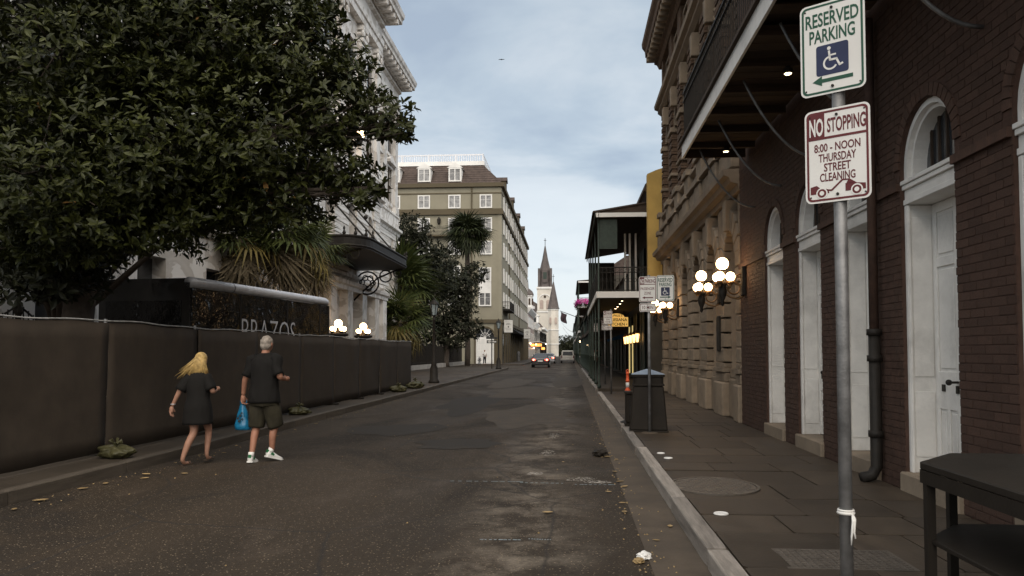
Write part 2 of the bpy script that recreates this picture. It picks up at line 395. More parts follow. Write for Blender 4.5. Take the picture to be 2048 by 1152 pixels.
class MB:
    """collects simple shapes; build() links them as one mesh object"""

    def __init__(s):
        s.v = []; s.f = []

    def add(s, vs, fs):
        n = len(s.v)
        s.v += [tuple(v) for v in vs]
        s.f += [tuple(i + n for i in f) for f in fs]
        return s

    def box(s, x0, x1, y0, y1, z0, z1):
        return s.add([(x0, y0, z0), (x1, y0, z0), (x1, y1, z0), (x0, y1, z0), (x0, y0, z1), (x1, y0, z1), (x1, y1, z1), (x0, y1, z1)],
                     [(0, 3, 2, 1), (4, 5, 6, 7), (0, 1, 5, 4), (1, 2, 6, 5), (2, 3, 7, 6), (3, 0, 4, 7)])

    def quad(s, a, b, c, d):
        return s.add([a, b, c, d], [(0, 1, 2, 3)])

    def prism(s, poly, axis, a0, a1):
        def P(p, a):
            if axis == 'x': return (a, p[0], p[1])
            if axis == 'y': return (p[0], a, p[1])
            return (p[0], p[1], a)
        n = len(poly)
        vs = [P(p, a0) for p in poly] + [P(p, a1) for p in poly]
        fs = [tuple(range(n))[::-1], tuple(range(n, 2 * n))]
        fs += [(i, (i + 1) % n, n + (i + 1) % n, n + i) for i in range(n)]
        return s.add(vs, fs)

    def ring(s, outer, inner, axis, a0, a1):
        """extruded band between two outlines with the same point count"""
        def P(p, a):
            if axis == 'x': return (a, p[0], p[1])
            if axis == 'y': return (p[0], a, p[1])
            return (p[0], p[1], a)
        n = len(outer)
        vs = [P(p, a0) for p in outer] + [P(p, a0) for p in inner] + [P(p, a1) for p in outer] + [P(p, a1) for p in inner]
        fs = []
        for i in range(n):
            j = (i + 1) % n
            fs += [(i, j, n + j, n + i), (2 * n + i, 3 * n + i, 3 * n + j, 2 * n + j), (i, 2 * n + i, 2 * n + j, j), (n + i, n + j, 3 * n + j, 3 * n + i)]
        return s.add(vs, fs)

    def tube(s, pts, r, n=6, cap=True):
        pts = [Vector(p) for p in pts]; k = len(pts)
        rs = r if isinstance(r, (list, tuple)) else [r] * k
        vs = []; fs = []
        prev = None
        for i, p in enumerate(pts):
            t = (pts[min(i + 1, k - 1)] - pts[max(i - 1, 0)])
            if t.length < 1e-9: t = Vector((0, 0, 1))
            t.normalize()
            if prev is None:
                a = Vector((0, 0, 1)) if abs(t.z) < 0.9 else Vector((1, 0, 0))
                u = t.cross(a).normalized()
            else:
                u = (prev - t * prev.dot(t))
                u = u.normalized() if u.length > 1e-6 else t.orthogonal().normalized()
            prev = u; w = t.cross(u)
            for j in range(n):
                a = 2 * math.pi * j / n
                vs.append(p + (u * math.cos(a) + w * math.sin(a)) * rs[i])
        for i in range(k - 1):
            for j in range(n):
                j2 = (j + 1) % n
                fs.append((i * n + j, i * n + j2, (i + 1) * n + j2, (i + 1) * n + j))
        if cap:
            fs.append(tuple(range(n))[::-1]); fs.append(tuple(range((k - 1) * n, k * n)))
        return s.add(vs, fs)

    def lathe(s, prof, c=(0, 0, 0), n=12):
        vs = []; fs = []
        for (r, z) in prof:
            for j in range(n):
                a = 2 * math.pi * j / n
                vs.append((c[0] + r * math.cos(a), c[1] + r * math.sin(a), c[2] + z))
        k = len(prof)
        for i in range(k - 1):
            for j in range(n):
                j2 = (j + 1) % n
                fs.append((i * n + j, i * n + j2, (i + 1) * n + j2, (i + 1) * n + j))
        fs.append(tuple(range(n))[::-1]); fs.append(tuple(range((k - 1) * n, k * n)))
        return s.add(vs, fs)

    def sphere(s, c, r, n=14, m=9, sc=(1, 1, 1)):
        prof = [(math.sin(math.pi * i / m), -math.cos(math.pi * i / m)) for i in range(m + 1)]
        prof[0] = (0.02, prof[0][1]); prof[-1] = (0.02, prof[-1][1])
        vs = []; fs = []
        for (q, z) in prof:
            for j in range(n):
                a = 2 * math.pi * j / n
                vs.append((c[0] + r * sc[0] * q * math.cos(a), c[1] + r * sc[1] * q * math.sin(a), c[2] + r * sc[2] * z))
        for i in range(m):
            for j in range(n):
                j2 = (j + 1) % n
                fs.append((i * n + j, i * n + j2, (i + 1) * n + j2, (i + 1) * n + j))
        fs.append(tuple(range(n))[::-1]); fs.append(tuple(range(m * n, (m + 1) * n)))
        return s.add(vs, fs)

    def loft(s, rings, n=14):
        """rings: (cx, cy, cz, rx, ry) stacked upward"""
        vs = []; fs = []
        for (cx, cy, cz, rx, ry) in rings:
            for j in range(n):
                a = 2 * math.pi * j / n
                vs.append((cx + rx * math.cos(a), cy + ry * math.sin(a), cz))
        k = len(rings)
        for i in range(k - 1):
            for j in range(n):
                j2 = (j + 1) % n
                fs.append((i * n + j, i * n + j2, (i + 1) * n + j2, (i + 1) * n + j))
        fs.append(tuple(range(n))[::-1]); fs.append(tuple(range((k - 1) * n, k * n)))
        return s.add(vs, fs)

    def torus(s, c, R, r, axis='x', n=16, m=5, a0=0, a1=360):
        pts = []
        full = abs(a1 - a0) >= 360
        for i in range(n + 1):
            a = rad(a0 + (a1 - a0) * i / n)
            u, w = R * math.cos(a), R * math.sin(a)
            pts.append({'x': (c[0], c[1] + u, c[2] + w), 'y': (c[0] + u, c[1], c[2] + w), 'z': (c[0] + u, c[1] + w, c[2])}[axis])
        return s.tube(pts, r, m, cap=not full)

    def mesh(s, name, off=(0, 0, 0), recalc=True):
        me = bpy.data.meshes.new(name)
        o = Vector(off)
        me.from_pydata([tuple(Vector(v) - o) for v in s.v], [], s.f)
        if recalc and s.f:
            b = bmesh.new(); b.from_mesh(me)
            bmesh.ops.recalc_face_normals(b, faces=b.faces)
            b.to_mesh(me); b.free()
        me.update()
        return me

    def build(s, name, m, parent=None, smooth=False, bevel=0.0, local=False, recalc=True):
        off = (0, 0, 0) if (parent is None or local) else wloc(parent)
        me = s.mesh(name, off, recalc)
        me.materials.append(M[m] if isinstance(m, str) else m)
        if smooth:
            me.shade_smooth()
        o = bpy.data.objects.new(name, me); COL.objects.link(o)
        o.parent = parent
        if bevel:
            bv = o.modifiers.new('edge', 'BEVEL'); bv.width = bevel; bv.segments = 1; bv.limit_method = 'ANGLE'
        return o


def tag(o, label=None, cat=None, group=None, kind=None):
    if label: o['label'] = label
    if cat: o['category'] = cat
    if group: o['group'] = group
    if kind: o['kind'] = kind
    return o


def thing(name, label, cat, loc=(0, 0, 0), rz=0.0, group=None):
    o = bpy.data.objects.new(name, None); COL.objects.link(o)
    o.location = loc; o.rotation_euler = (0, 0, rz)
    o.empty_display_size = 0.3
    return tag(o, label, cat, group)


def struct(o):
    o['kind'] = 'structure'
    return o


def copy_tree(o, parent=None):
    c = o.copy(); COL.objects.link(c); c.parent = parent
    for ch in list(o.children):
        copy_tree(ch, c)
    return c


def inst(name, me, parent, loc, scale=(1, 1, 1), rot=(0, 0, 0), world=True):
    """one more object on shared mesh data"""
    o = bpy.data.objects.new(name, me); COL.objects.link(o)
    o.parent = parent
    o.location = Vector(loc) - (wloc(parent) if (parent and world) else Vector((0, 0, 0)))
    o.scale = scale; o.rotation_euler = rot
    return o


def unit_block(name, m, bev=0.04):
    """chamfered unit cube (-0.5..0.5): chamfer on the faces' rims"""
    b = bmesh.new(); bmesh.ops.create_cube(b, size=1.0)
    bmesh.ops.bevel(b, geom=b.edges[:], offset=bev, segments=1, affect='EDGES')
    me = bpy.data.meshes.new(name); b.to_mesh(me); b.free()
    me.materials.append(M[m])
    return me


def arc(cx, cz, r, a0, a1, n=12):
    return [(cx + r * math.cos(rad(a0 + (a1 - a0) * i / n)), cz + r * math.sin(rad(a0 + (a1 - a0) * i / n))) for i in range(n + 1)]


def rrect(w, h, r, n=5, cx=0, cz=0):
    pts = []
    for (sx, sz, a) in ((1, 1, 0), (-1, 1, 90), (-1, -1, 180), (1, -1, 270)):
        pts += arc(cx + sx * (w / 2 - r), cz + sz * (h / 2 - r), r, a, a + 90, n)
    return pts


def arch_wall(mb, axis, a0, a1, u0, u1, z0, z1, ops, n=10):
    """wall in the (u,z) plane, extruded a0..a1 along axis; ops = (uc, width, zbot, zspring, rise), rise 0 = flat head"""
    ops = sorted(ops); u = u0
    for (uc, w, zb, zs, rise) in ops:
        l, r = uc - w / 2, uc + w / 2
        if l > u + 1e-4:
            mb.prism([(u, z0), (l, z0), (l, z1), (u, z1)], axis, a0, a1)
        if zb > z0 + 1e-4:
            mb.prism([(l, z0), (r, z0), (r, zb), (l, zb)], axis, a0, a1)
        if rise > 0:
            top = [(uc - w / 2 * math.cos(math.pi * i / n), zs + rise * math.sin(math.pi * i / n)) for i in range(n + 1)]
            for i in range(n):
                mb.prism([top[i], top[i + 1], (top[i + 1][0], z1), (top[i][0], z1)], axis, a0, a1)
        else:
            mb.prism([(l, zs), (r, zs), (r, z1), (l, z1)], axis, a0, a1)
        u = r
    if u1 > u + 1e-4:
        mb.prism([(u, z0), (u1, z0), (u1, z1), (u, z1)], axis, a0, a1)
    return mb


_font_cache = {}


def text_poly(s, height, width=None, bold=0.0):
    """text as flat (x, z) mesh data centred on 0; height = cap height"""
    key = (s, bold)
    if key not in _font_cache:
        cu = bpy.data.curves.new('lettering', 'FONT'); cu.body = s; cu.size = 1.0
        cu.align_x = 'CENTER'; cu.resolution_u = 3; cu.offset = bold
        ob = bpy.data.objects.new('lettering_source', cu); COL.objects.link(ob)
        dg = bpy.context.evaluated_depsgraph_get()
        me = bpy.data.meshes.new_from_object(ob.evaluated_get(dg))
        vs = [(v.co.x, v.co.y) for v in me.vertices]; fs = [tuple(p.vertices) for p in me.polygons]
        bpy.data.objects.remove(ob); bpy.data.curves.remove(cu); bpy.data.meshes.remove(me)
        _font_cache[key] = (vs, fs)
    vs, fs = _font_cache[key]
    xs = [v[0] for v in vs]; zs = [v[1] for v in vs]
    w0 = max(xs) - min(xs); h0 = max(zs) - min(zs)
    sz = height / h0; sx = (width / w0) if width else sz
    cx = (max(xs) + min(xs)) / 2; cz = (max(zs) + min(zs)) / 2
    return [((x - cx) * sx, (z - cz) * sz) for x, z in vs], fs


def put_text(mb, s, height, x, z, y, width=None, bold=0.02, flip=False):
    vs, fs = text_poly(s, height, width, bold)
    mb.add([((-a if flip else a) + x, y, b + z) for a, b in vs], [tuple(f) for f in fs])


# ------------------------------------------------------------------ ground, road, pavements
KR, KL = 0.98, -5.70            # kerb faces
WR = 3.45                       # right-hand building line
g = MB().quad((-2500, -2500, -0.03), (2500, -2500, -0.03), (2500, 2500, -0.03), (-2500, 2500, -0.03)).build('ground', 'ground')
struct(g)
m = MB()
ys = [-12 + i * 2 for i in range(180)]
m.quad((KL - 0.1, -12, 0), (KR - 0.36, -12, 0), (KR - 0.36, 345, 0), (KL - 0.1, 345, 0))
struct(m.build('road', 'asphalt'))
struct(MB().quad((-160, 75.5, -0.006), (60, 75.5, -0.006), (60, 93.5, -0.006), (-160, 93.5, -0.006)).build('cross_street', 'asphalt'))
struct(MB().quad((KR - 0.40, -12, 0.005), (KR + 0.1, -12, 0.005), (KR + 0.1, 345, 0.005), (KR - 0.40, 345, 0.005)).build('gutter', 'gutter'))
struct(MB().quad((KR + 0.1, 28.2, 0.009), (WR + 12, 28.2, 0.009), (WR + 12, 31.0, 0.009), (KR + 0.1, 31.0, 0.009)).build('driveway', 'paving'))

# right pavement: bed + slabs
rs = struct(MB().box(KR + 0.14, WR + 0.3, -6, 28.2, -0.02, 0.112).build('right_sidewalk', 'paving'))
slab_me = unit_block('paving_slab', 'slab', 0.03)
y = 2.6
row = 0
while y < 27.9:
    d = U_(0.62, 1.05)
    if y + d > 28.2: d = 28.19 - y
    x = KR + 0.16
    cuts = []
    while x < WR - 0.05:
        w = U_(0.5, 1.0)
        if x + w > WR - 0.3: w = WR + 0.0 - x
        cuts.append((x, w)); x += w
    for (x, w) in cuts:
        if (x < 2.06 and x + w > 1.05 and y < 9.15 and y + d > 7.85):
            # pieces cut around the round manhole frame lie lower
            hz = 0.118
        else:
            hz = 0.128 + U_(-0.002, 0.003)
        o = inst('paving_slab', slab_me, rs, (x + w / 2, y + d / 2, hz - 0.03), (w - 0.012, d - 0.012, 0.06), (U_(-0.003, 0.003), U_(-0.003, 0.003), U_(-0.004, 0.004)))
    y += d; row += 1
struct(MB().box(KR + 0.14, WR + 0.3, 31.0, 345, -0.02, 0.13).build('right_far_sidewalk', 'paving'))


def kerb_line(name, x0, x1, spans, length, km='kerb'):
    root = None
    me = unit_block('kerb_stone', km, 0.05)
    root = struct(MB().box(x0 + 0.02, x1 - 0.02, spans[0][0], spans[-1][1], -0.025, 0.004).build(name, 'gutter'))
    for (a, b) in spans:
        y = a
        while y < b - 0.05:
            d = min(length * U_(0.75, 1.25), b - y)
            if b - y - d < 0.4: d = b - y
            o = inst('kerb_stone', me, root, ((x0 + x1) / 2 + U_(-.006, .006), y + d / 2, 0.042 + U_(-.003, .004)), (x1 - x0, d - 0.02, 0.2), (U_(-.002, .002), U_(-.03, .03), U_(-.003, .003)))
            y += d
    return root


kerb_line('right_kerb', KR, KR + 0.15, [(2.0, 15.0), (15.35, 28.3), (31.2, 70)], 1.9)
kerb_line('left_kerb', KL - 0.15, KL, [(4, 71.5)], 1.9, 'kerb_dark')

# left pavement with a rounded corner at the cross street
pts = [(-60, -6), (KL - 0.14, -6), (KL - 0.14, 71.0)]
pts += [(KL - 0.14 - 3 + 3 * math.cos(rad(a)), 71 + 3 * math.sin(rad(a))) for a in range(10, 91, 10)] + [(-60, 74)]
ls = struct(MB().prism(pts, 'z', -0.02, 0.126).build('left_sidewalk', 'paving'))
# visible courses of slate flags beyond the screen fence
y = 31.5
flag_me = unit_block('paving_slab', 'slab', 0.02)
while y < 58:
    d = U_(1.0, 1.5); x = -12.4
    while x < KL - 0.2:
        w = min(U_(0.9, 1.6), KL - 0.15 - x)
        if w > 0.15:
            inst('paving_slab', flag_me, ls, (x + w / 2, y + d / 2, 0.115 + U_(-.002, .002)), (w - 0.02, d - 0.02, 0.04))
        x += w
    y += d
corner = [(KL - 0.15 - 3 + 3 * math.cos(rad(a)), 71 + 3 * math.sin(rad(a))) for a in range(0, 91, 9)]
cin = [(KL - 0.15 - 3 + 3.15 * math.cos(rad(a)), 71 + 3.15 * math.sin(rad(a))) for a in range(0, 91, 9)]
struct(MB().prism(cin + corner[::-1], 'z', -0.02, 0.14).build('corner_kerb', 'kerb_dark'))
struct(MB().box(-160, KL - 0.05, 93.6, 345, -0.02, 0.13).build('left_far_sidewalk', 'paving'))

# patches, chalk lines and dust on the asphalt
def blotch(name, cx, cy, rx, ry, mt, z, parent, seed, n=26, rough=0.45):
    pts = []
    for i in range(n):
        a = 2 * math.pi * i / n
        k = 1 + rough * noise.noise(Vector((math.cos(a) * 1.7 + seed, math.sin(a) * 1.7, seed)))
        pts.append((cx + rx * k * math.cos(a), cy + ry * k * math.sin(a), z))
    mb = MB(); mb.add(pts, [tuple(range(n))])
    return mb.build(name, mt, parent)


road = bpy.data.objects['road']
for i, (x, y, l, a) in enumerate([(-1.45, 9.33, 0.9, 0.02), (-0.6, 9.28, 0.55, -0.03), (0.05, 9.2, 0.5, 0.02), (-0.75, 6.45, 0.35, 0.03), (-0.35, 6.5, 0.2, -0.1)]):
    mb = MB()
    for k in range(9):
        t = k / 9; w = l / 9 * U_(0.4, 0.95)
        mb.quad((x + t * l, y + a * t * l - 0.014 * U_(.5, 1.2), 0.004), (x + t * l + w, y + a * t * l - 0.014, 0.004), (x + t * l + w, y + a * t * l + 0.014, 0.004), (x + t * l, y + a * t * l + 0.014 * U_(.5, 1.2), 0.004))
    mb.build('chalk_line', 'road_paint', road)

for i, (x, y, rx, ry, mt_) in enumerate([(-0.9, 19.5, 1.1, 3.2, 'patch'), (-2.9, 24, 0.9, 4.0, 'patch_dark'), (-1.6, 30, 1.5, 4.0, 'patch'), (-3.4, 15.5, 0.9, 1.2, 'patch_dark'), (-1.9, 13.2, 0.7, 0.8, 'patch_dark'), (-0.2, 42, 0.8, 7, 'patch'), (-3.0, 40, 1.0, 6, 'patch')]):  # flat irregular sheets, some paler and some darker than the asphalt around them
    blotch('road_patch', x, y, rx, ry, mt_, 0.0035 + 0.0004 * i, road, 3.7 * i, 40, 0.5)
for i, (x, y, rx, ry) in enumerate([(0.15, 9.55, 0.22, 0.18), (0.32, 9.35, 0.16, 0.12), (-0.45, 9.95, 0.10, 0.14), (-0.35, 12.0, 0.12, 0.35), (-0.3, 14.5, 0.10, 0.5)]):
    mb = MB()
    for k in range(90):
        a = U_(0, 6.28); q = U_(0, 1) ** 0.7; s_ = U_(0.006, 0.022)
        cx, cy = x + rx * q * math.cos(a), y + ry * q * math.sin(a)
        mb.add([(cx - s_, cy, 0.0075), (cx, cy - s_ * .7, 0.0075), (cx + s_, cy, 0.0078), (cx, cy + s_ * .8, 0.0075)], [(0, 1, 2, 3)])
    tag(mb.build('plaster_dust', 'dust', road), kind='stuff')


# ------------------------------------------------------------------ right: dark red brick house with white doors and balcony
BH = thing('brick_house', 'dark red brick house with white arched doors and an iron balcony', 'building', (WR, 9, 0.13))
DOORS = [(13.43, 1.15), (11.53, 1.15), (9.58, 1.15), (7.77, 1.15), (5.70, 1.15)]     # centre y, width
ZS, RISE, ZB = 3.46, 0.575, 0.32
wall = MB()
arch_wall(wall, 'x', WR + 0.012, WR + 0.42, 1.5, 16.0, 0.10, 5.6, [(c, w, 0.10, ZS, RISE) for c, w in DOORS], 12)
wall.box(WR + 0.012, WR + 0.42, 1.5, 16.0, 5.6, 9.6)
wall_o = wall.build('wall', 'brick_wall', BH)
MB().box(WR + 0.9, WR + 0.95, 1.5, 15.9, 0.1, 9.5).build('inner_wall', 'dark_wood', BH)
MB().box(WR + 0.42, WR + 8, 15.7, 16.0, 0.1, 9.6).build('gable_wall', 'brick_wall', BH)
MB().prism([(WR - 0.2, 9.6), (WR + 8, 9.6), (WR + 4, 11.5)], 'y', 1.5, 16.0).build('roof', 'roof', BH)

# bricks: the largest in view as single parts, the others joined
brick_me = unit_block('brick', 'brick', 0.05)
all_b = []
H, LN = 0.078, 0.225
zc = 0.13; course = 0
while zc < 5.3:
    off = (LN / 2 if course % 2 else 0.0)
    free = []
    u = 1.5
    for (c, w) in sorted(DOORS):
        zt = zc + H
        if zt < ZS + 0.02: hw = w / 2
        elif zc < ZS + RISE + 0.13:
            q = max(0.0, zc - ZS); R2 = RISE + 0.13
            hw = math.sqrt(max(0, R2 * R2 - q * q))
        else: hw = 0
        if hw > 0.03:
            free.append((u, c - hw)); u = c + hw
    free.append((u, 16.0))
    for (a, b) in free:
        k = math.floor((a - off) / LN)
        yy = off + k * LN
        while yy < b:
            s0, s1 = max(a, yy), min(b, yy + LN)
            if s1 - s0 > 0.035:
                e0 = U_(-.008, .008) if s0 == a else 0; e1 = U_(-.008, .008) if s1 == b else 0
                all_b.append(((s0 + e0 + s1 + e1) / 2, zc + H / 2, (s1 + e1) - (s0 + e0) - 0.008))
            yy += LN
    zc += H; course += 1


def vis(b):
    y, z, l = b
    px = (WR * math.cos(YAW) + y * math.sin(YAW)) / (-WR * math.sin(YAW) + y * math.cos(YAW)) * FPX + 1024
    return px < 2040 and z < 4.6


cand = sorted([b for b in all_b if vis(b)], key=lambda b: b[0])[:300]
cs = set(cand)
for (y, z, l) in cand:
    inst('brick', brick_me, wall_o, (WR + 0.015 + U_(-.002, .002), y, z), (0.02, l, H - 0.008), (0, 0, U_(-.006, .006)))
mb = MB()
for b in all_b:
    if b in cs: continue
    y, z, l = b; p = U_(-.003, .003)
    mb.box(WR + 0.005 + p * 0.6, WR + 0.02, y - l / 2, y + l / 2, z - H / 2 + 0.004, z + H / 2 - 0.004)
tag(mb.build('brickwork', 'brick', wall_o), kind='stuff')

vous_me = None
for (c, w) in DOORS:
    mb = MB()
    n = 21
    for i in range(n):
        a0 = 180 * i / n + 0.6; a1 = 180 * (i + 1) / n - 0.6
        r0, r1 = RISE + 0.004, RISE + 0.125
        mb.prism([(c + r0 * math.cos(rad(a0)), ZS + r0 * math.sin(rad(a0))), (c + r1 * math.cos(rad(a0)), ZS + r1 * math.sin(rad(a0))),
                  (c + r1 * math.cos(rad(a1)), ZS + r1 * math.sin(rad(a1))), (c + r0 * math.cos(rad(a1)), ZS + r0 * math.sin(rad(a1)))], 'x', WR - 0.006 + U_(-.003, .003), WR + 0.02)
    # impost band
    tag(mb.build('brick_arch', 'brick', wall_o), kind='stuff')
# impost ledges between the openings
eds = [1.5] + [v for c, w in sorted(DOORS) for v in (c - w / 2, c + w / 2)] + [16.0]
for i in range(0, len(eds), 2):
    MB().box(WR - 0.035, WR + 0.01, eds[i] + 0.002, eds[i + 1] - 0.002, 3.24, 3.32).build('impost', 'brick', BH)


def door_unit(c, w, lock):
    """deep white door case: panelled reveals, moulded transom, fanlight and a panelled leaf"""
    X = WR
    fr = MB()
    for s in (-1, 1):
        e = c + s * w / 2
        y0, y1 = sorted((e, e - s * 0.055))
        fr.box(X + 0.045, X + 0.36, y0, y1, ZB, 3.08)
        ya, yb = sorted((e - s * 0.056, e - s * 0.075))
        fr.box(X + 0.05, X + 0.075, ya, yb, ZB, 3.08)
        fr.box(X + 0.30, X + 0.335, ya, yb, ZB, 3.08)
        fr.box(X + 0.09, X + 0.285, e - s * 0.056 if s < 0 else e - 0.064, e + 0.064 if s < 0 else e - 0.056, ZB + 0.16, 1.15)
        fr.box(X + 0.09, X + 0.285, e - s * 0.056 if s < 0 else e - 0.064, e + 0.064 if s < 0 else e - 0.056, 1.30, 2.95)
    fo = fr.build('door_frame', 'white_paint', BH, bevel=0.004)
    tr = MB()
    tr.box(X + 0.035, X + 0.36, c - w / 2, c + w / 2, 3.085, 3.14)
    tr.box(X + 0.050, X + 0.36, c - w / 2 + .001, c + w / 2 - .001, 3.142, 3.24)
    tr.box(X + 0.022, X + 0.36, c - w / 2 + .0005, c + w / 2 - .0005, 3.242, 3.29)
    tr.box(X + 0.005, X + 0.36, c - w / 2, c + w / 2, 3.292, 3.335)
    tr.build('transom', 'white_paint', BH, bevel=0.004)
    ar = MB()
    def ring(r0, r1, x0, x1):
        o = [(c + r0, 3.34)] + arc(c, ZS, r0, 0, 180, 16) + [(c - r0, 3.34)]
        i = [(c + r1, 3.34)] + arc(c, ZS, r1, 0, 180, 16) + [(c - r1, 3.34)]
        n = len(o)
        for k in range(n - 1):
            ar.prism([o[k], o[k + 1], i[k + 1], i[k]], 'x', x0, x1)
    ring(w / 2 - 0.001, w / 2 - 0.06, X + 0.05, X + 0.28)
    ring(w / 2 - 0.062, w / 2 - 0.10, X + 0.10, X + 0.28)
    ao = ar.build('arch_frame', 'white_paint', BH)
    gl = MB(); gl.prism([(c + w / 2 - 0.05, 3.3)] + arc(c, ZS, w / 2 - 0.05, 0, 180, 16) + [(c - w / 2 + 0.05, 3.3)], 'x', X + 0.24, X + 0.25)
    go = gl.build('fanlight', 'glass', BH)
    mu = MB()
    for k in (-2, -1, 0, 1, 2):
        yy = c + k * 0.165
        zt = ZS + math.sqrt(max(0.0, (w / 2 - 0.09) ** 2 - (yy - c) ** 2))
        mu.box(X + 0.215, X + 0.238, yy - 0.011, yy + 0.011, 3.33, zt)
    mu.build('glazing_bar', 'dark_wood', go)
    # two leaves, six panels each
    for s in (-1, 1):
        y0, y1 = sorted((c + s * 0.004, c + s * (w / 2 - 0.057)))
        leaf = MB(); leaf.box(X + 0.315, X + 0.355, y0, y1, ZB + 0.012, 3.08)
        d = leaf.build('door', 'white_paint', BH)
        fw = 0.075; xa, xb = X + 0.296, X + 0.3145
        # stiles and rails stand proud, panels raised inside
        pr = MB()
        pr.box(xa, xb, y0, y0 + fw, ZB + 0.012, 3.08); pr.box(xa, xb, y1 - fw, y1, ZB + 0.012, 3.08)
        zs = [(ZB + 0.012, ZB + 0.15), (0.98, 1.36), (2.42, 2.52), (2.98, 3.08)]
        for z0, z1 in zs: pr.box(xa, xb, y0 + fw, y1 - fw, z0, z1)
        ym = (y0 + y1) / 2
        pr.box(xa, xb, ym - 0.03, ym + 0.03, ZB + 0.15, 0.98)
        pr.build('door_rail', 'white_paint', d, bevel=0.004)
        pa = MB()
        for (pa0, pa1, z0, z1) in ((y0 + fw, ym - 0.03, ZB + 0.15, 0.98), (ym + 0.03, y1 - fw, ZB + 0.15, 0.98), (y0 + fw, y1 - fw, 1.36, 2.42), (y0 + fw, y1 - fw, 2.52, 2.98)):
            pa.box(X + 0.303, X + 0.3148, pa0 + 0.03, pa1 - 0.03, z0 + 0.03, z1 - 0.03)
        pa.build('door_panel', 'white_paint', d, bevel=0.006)
        hd = MB()
        if s > 0:
            hd.box(X + 0.284, X + 0.296, y0 + 0.30, y0 + 0.36, 1.16, 1.23); hd.box(X + 0.284, X + 0.296, y0 + 0.02, y0 + 0.075, 1.15, 1.225)
            hd.tube([(X + 0.29, y0 + 0.03, 1.26), (X + 0.21, y0 + 0.03, 1.26)], 0.012, 8)
            hd.sphere((X + 0.20, y0 + 0.03, 1.26), 0.03, 10, 7)
            hd.box(X + 0.288, X + 0.296, y0 + 0.005, y0 + 0.02, 2.3, 2.37)
        if s > 0: hd.build('handle', 'iron', d)
    st = MB(); st.box(X - 0.045, X + 0.5, c - w / 2 - 0.03, c + w / 2 + 0.03, 0.11, ZB)
    st.build('door_step', 'stone', BH, bevel=0.015)


for i, (c, w) in enumerate(DOORS):
    door_unit(c, w, i)

# balcony of the brick house
BX0, BY0, BY1, BZ = 2.20, 1.5, 15.25, 5.38
MB().box(BX0 + 0.03, WR - 0.03, BY0, BY1, BZ + 0.14, BZ + 0.20).build('balcony_deck', 'dark_wood', BH)
MB().box(BX0, BX0 + 0.035, BY0, BY1 + 0.03, BZ - 0.03, BZ + 0.23).build('fascia', 'white_paint', BH)
MB().box(BX0 - 0.05, BX0 + 0.03, BY0, BY1 + 0.05, BZ + 0.235, BZ + 0.29).build('fascia_cap', 'dark_wood', BH)
MB().box(BX0 + 0.037, WR - 0.03, BY1 - 0.01, BY1 + 0.028, BZ - 0.025, BZ + 0.2).build('end_board', 'soffit', BH)
pl_me = unit_block('soffit_board', 'soffit', 0.02)
y = 4.0
while y < BY1 - 0.3:
    inst('soffit_board', pl_me, BH, ((BX0 + WR) / 2, y, BZ + 0.06), (WR - BX0 - 0.10, 0.24, 0.022), (0, 0, 0))
    y += 0.255 if y > 9 else 0.6
bm_me = unit_block('joist', 'soffit', 0.03)
y = 3.2
while y < BY1 - 0.2:
    inst('joist', bm_me, BH, ((BX0 + WR) / 2, y, BZ + 0.0), (WR - BX0 - 0.10, 0.075, 0.11)); y += 1.02
rl = MB()
rl.box(BX0 + 0.02, BX0 + 0.06, BY0, BY1, BZ + 1.22, BZ + 1.26); rl.box(BX0 + 0.02, BX0 + 0.06, BY0, BY1, BZ + 0.36, BZ + 0.385)
rl.box(BX0 + 0.02, BX0 + 0.06, BY0, BY1, BZ + 1.06, BZ + 1.08)
rl.box(BX0 + 0.02, WR, BY1 - 0.02, BY1, BZ + 1.22, BZ + 1.26); rl.box(BX0 + 0.02, WR, BY1 - 0.02, BY1, BZ + 0.36, BZ + 0.385)
rl.build('balcony_rail', 'iron', BH)
bal_me = MB().tube([(0, 0, 0.30), (0, 0, 1.22)], 0.0095, 5).mesh('baluster'); bal_me.materials.append(M['iron'])
y = 6.8
while y < BY1:
    inst('baluster', bal_me, BH, (BX0 + 0.04, y, BZ)); y += 0.118
x = BX0 + 0.15
while x < WR:
    inst('baluster', bal_me, BH, (x, BY1 - 0.01, BZ)); x += 0.118
for y in (6.6, 9.0, 10.9, 12.75, 14.6):
    pts = []
    for i in range(13):
        t = i / 12
        pts.append((WR - 0.02 - (WR - BX0 - 0.25) * t, y, 4.25 + (BZ - 4.28) * (t ** 2.0)))
    MB().tube(pts, 0.018, 6).build('bracket', 'galv', BH, smooth=True)
# leader pipe on the pier
dp = MB()
dp.tube([(WR - 0.09, 8.86, 5.3), (WR - 0.09, 8.86, 1.75)], 0.05, 10)
dpo = dp.build('drainpipe', 'brick', BH, smooth=True)
d2 = MB()
d2.tube([(WR - 0.09, 8.86, 1.76), (WR - 0.09, 8.86, 0.30), (WR - 0.14, 8.86, 0.20), (WR - 0.26, 8.86, 0.17)], 0.062, 10)
for z in (1.74, 1.45, 0.62): d2.tube([(WR - 0.09, 8.86, z), (WR - 0.09, 8.86, z + 0.07)], 0.08, 10)
d2.build('pipe_shoe', 'iron', dpo, smooth=True)
bpy.context.view_layer.update()


def downlight(x, y, z, label, group=None):
    t = thing('downlight', label, 'lamp', (x, y, z), 0, group)
    MB().lathe([(0.05, 0.0), (0.06, 0.0), (0.06, 0.06), (0.03, 0.085), (0.03, 0.10)], (0, 0, 0), 12).build('housing', 'iron', t, local=True)
    MB().lathe([(0.001, -0.018), (0.035, -0.012), (0.047, -0.002)], (0, 0, 0), 12).build('bulb', 'bulb', t, local=True)
    return t


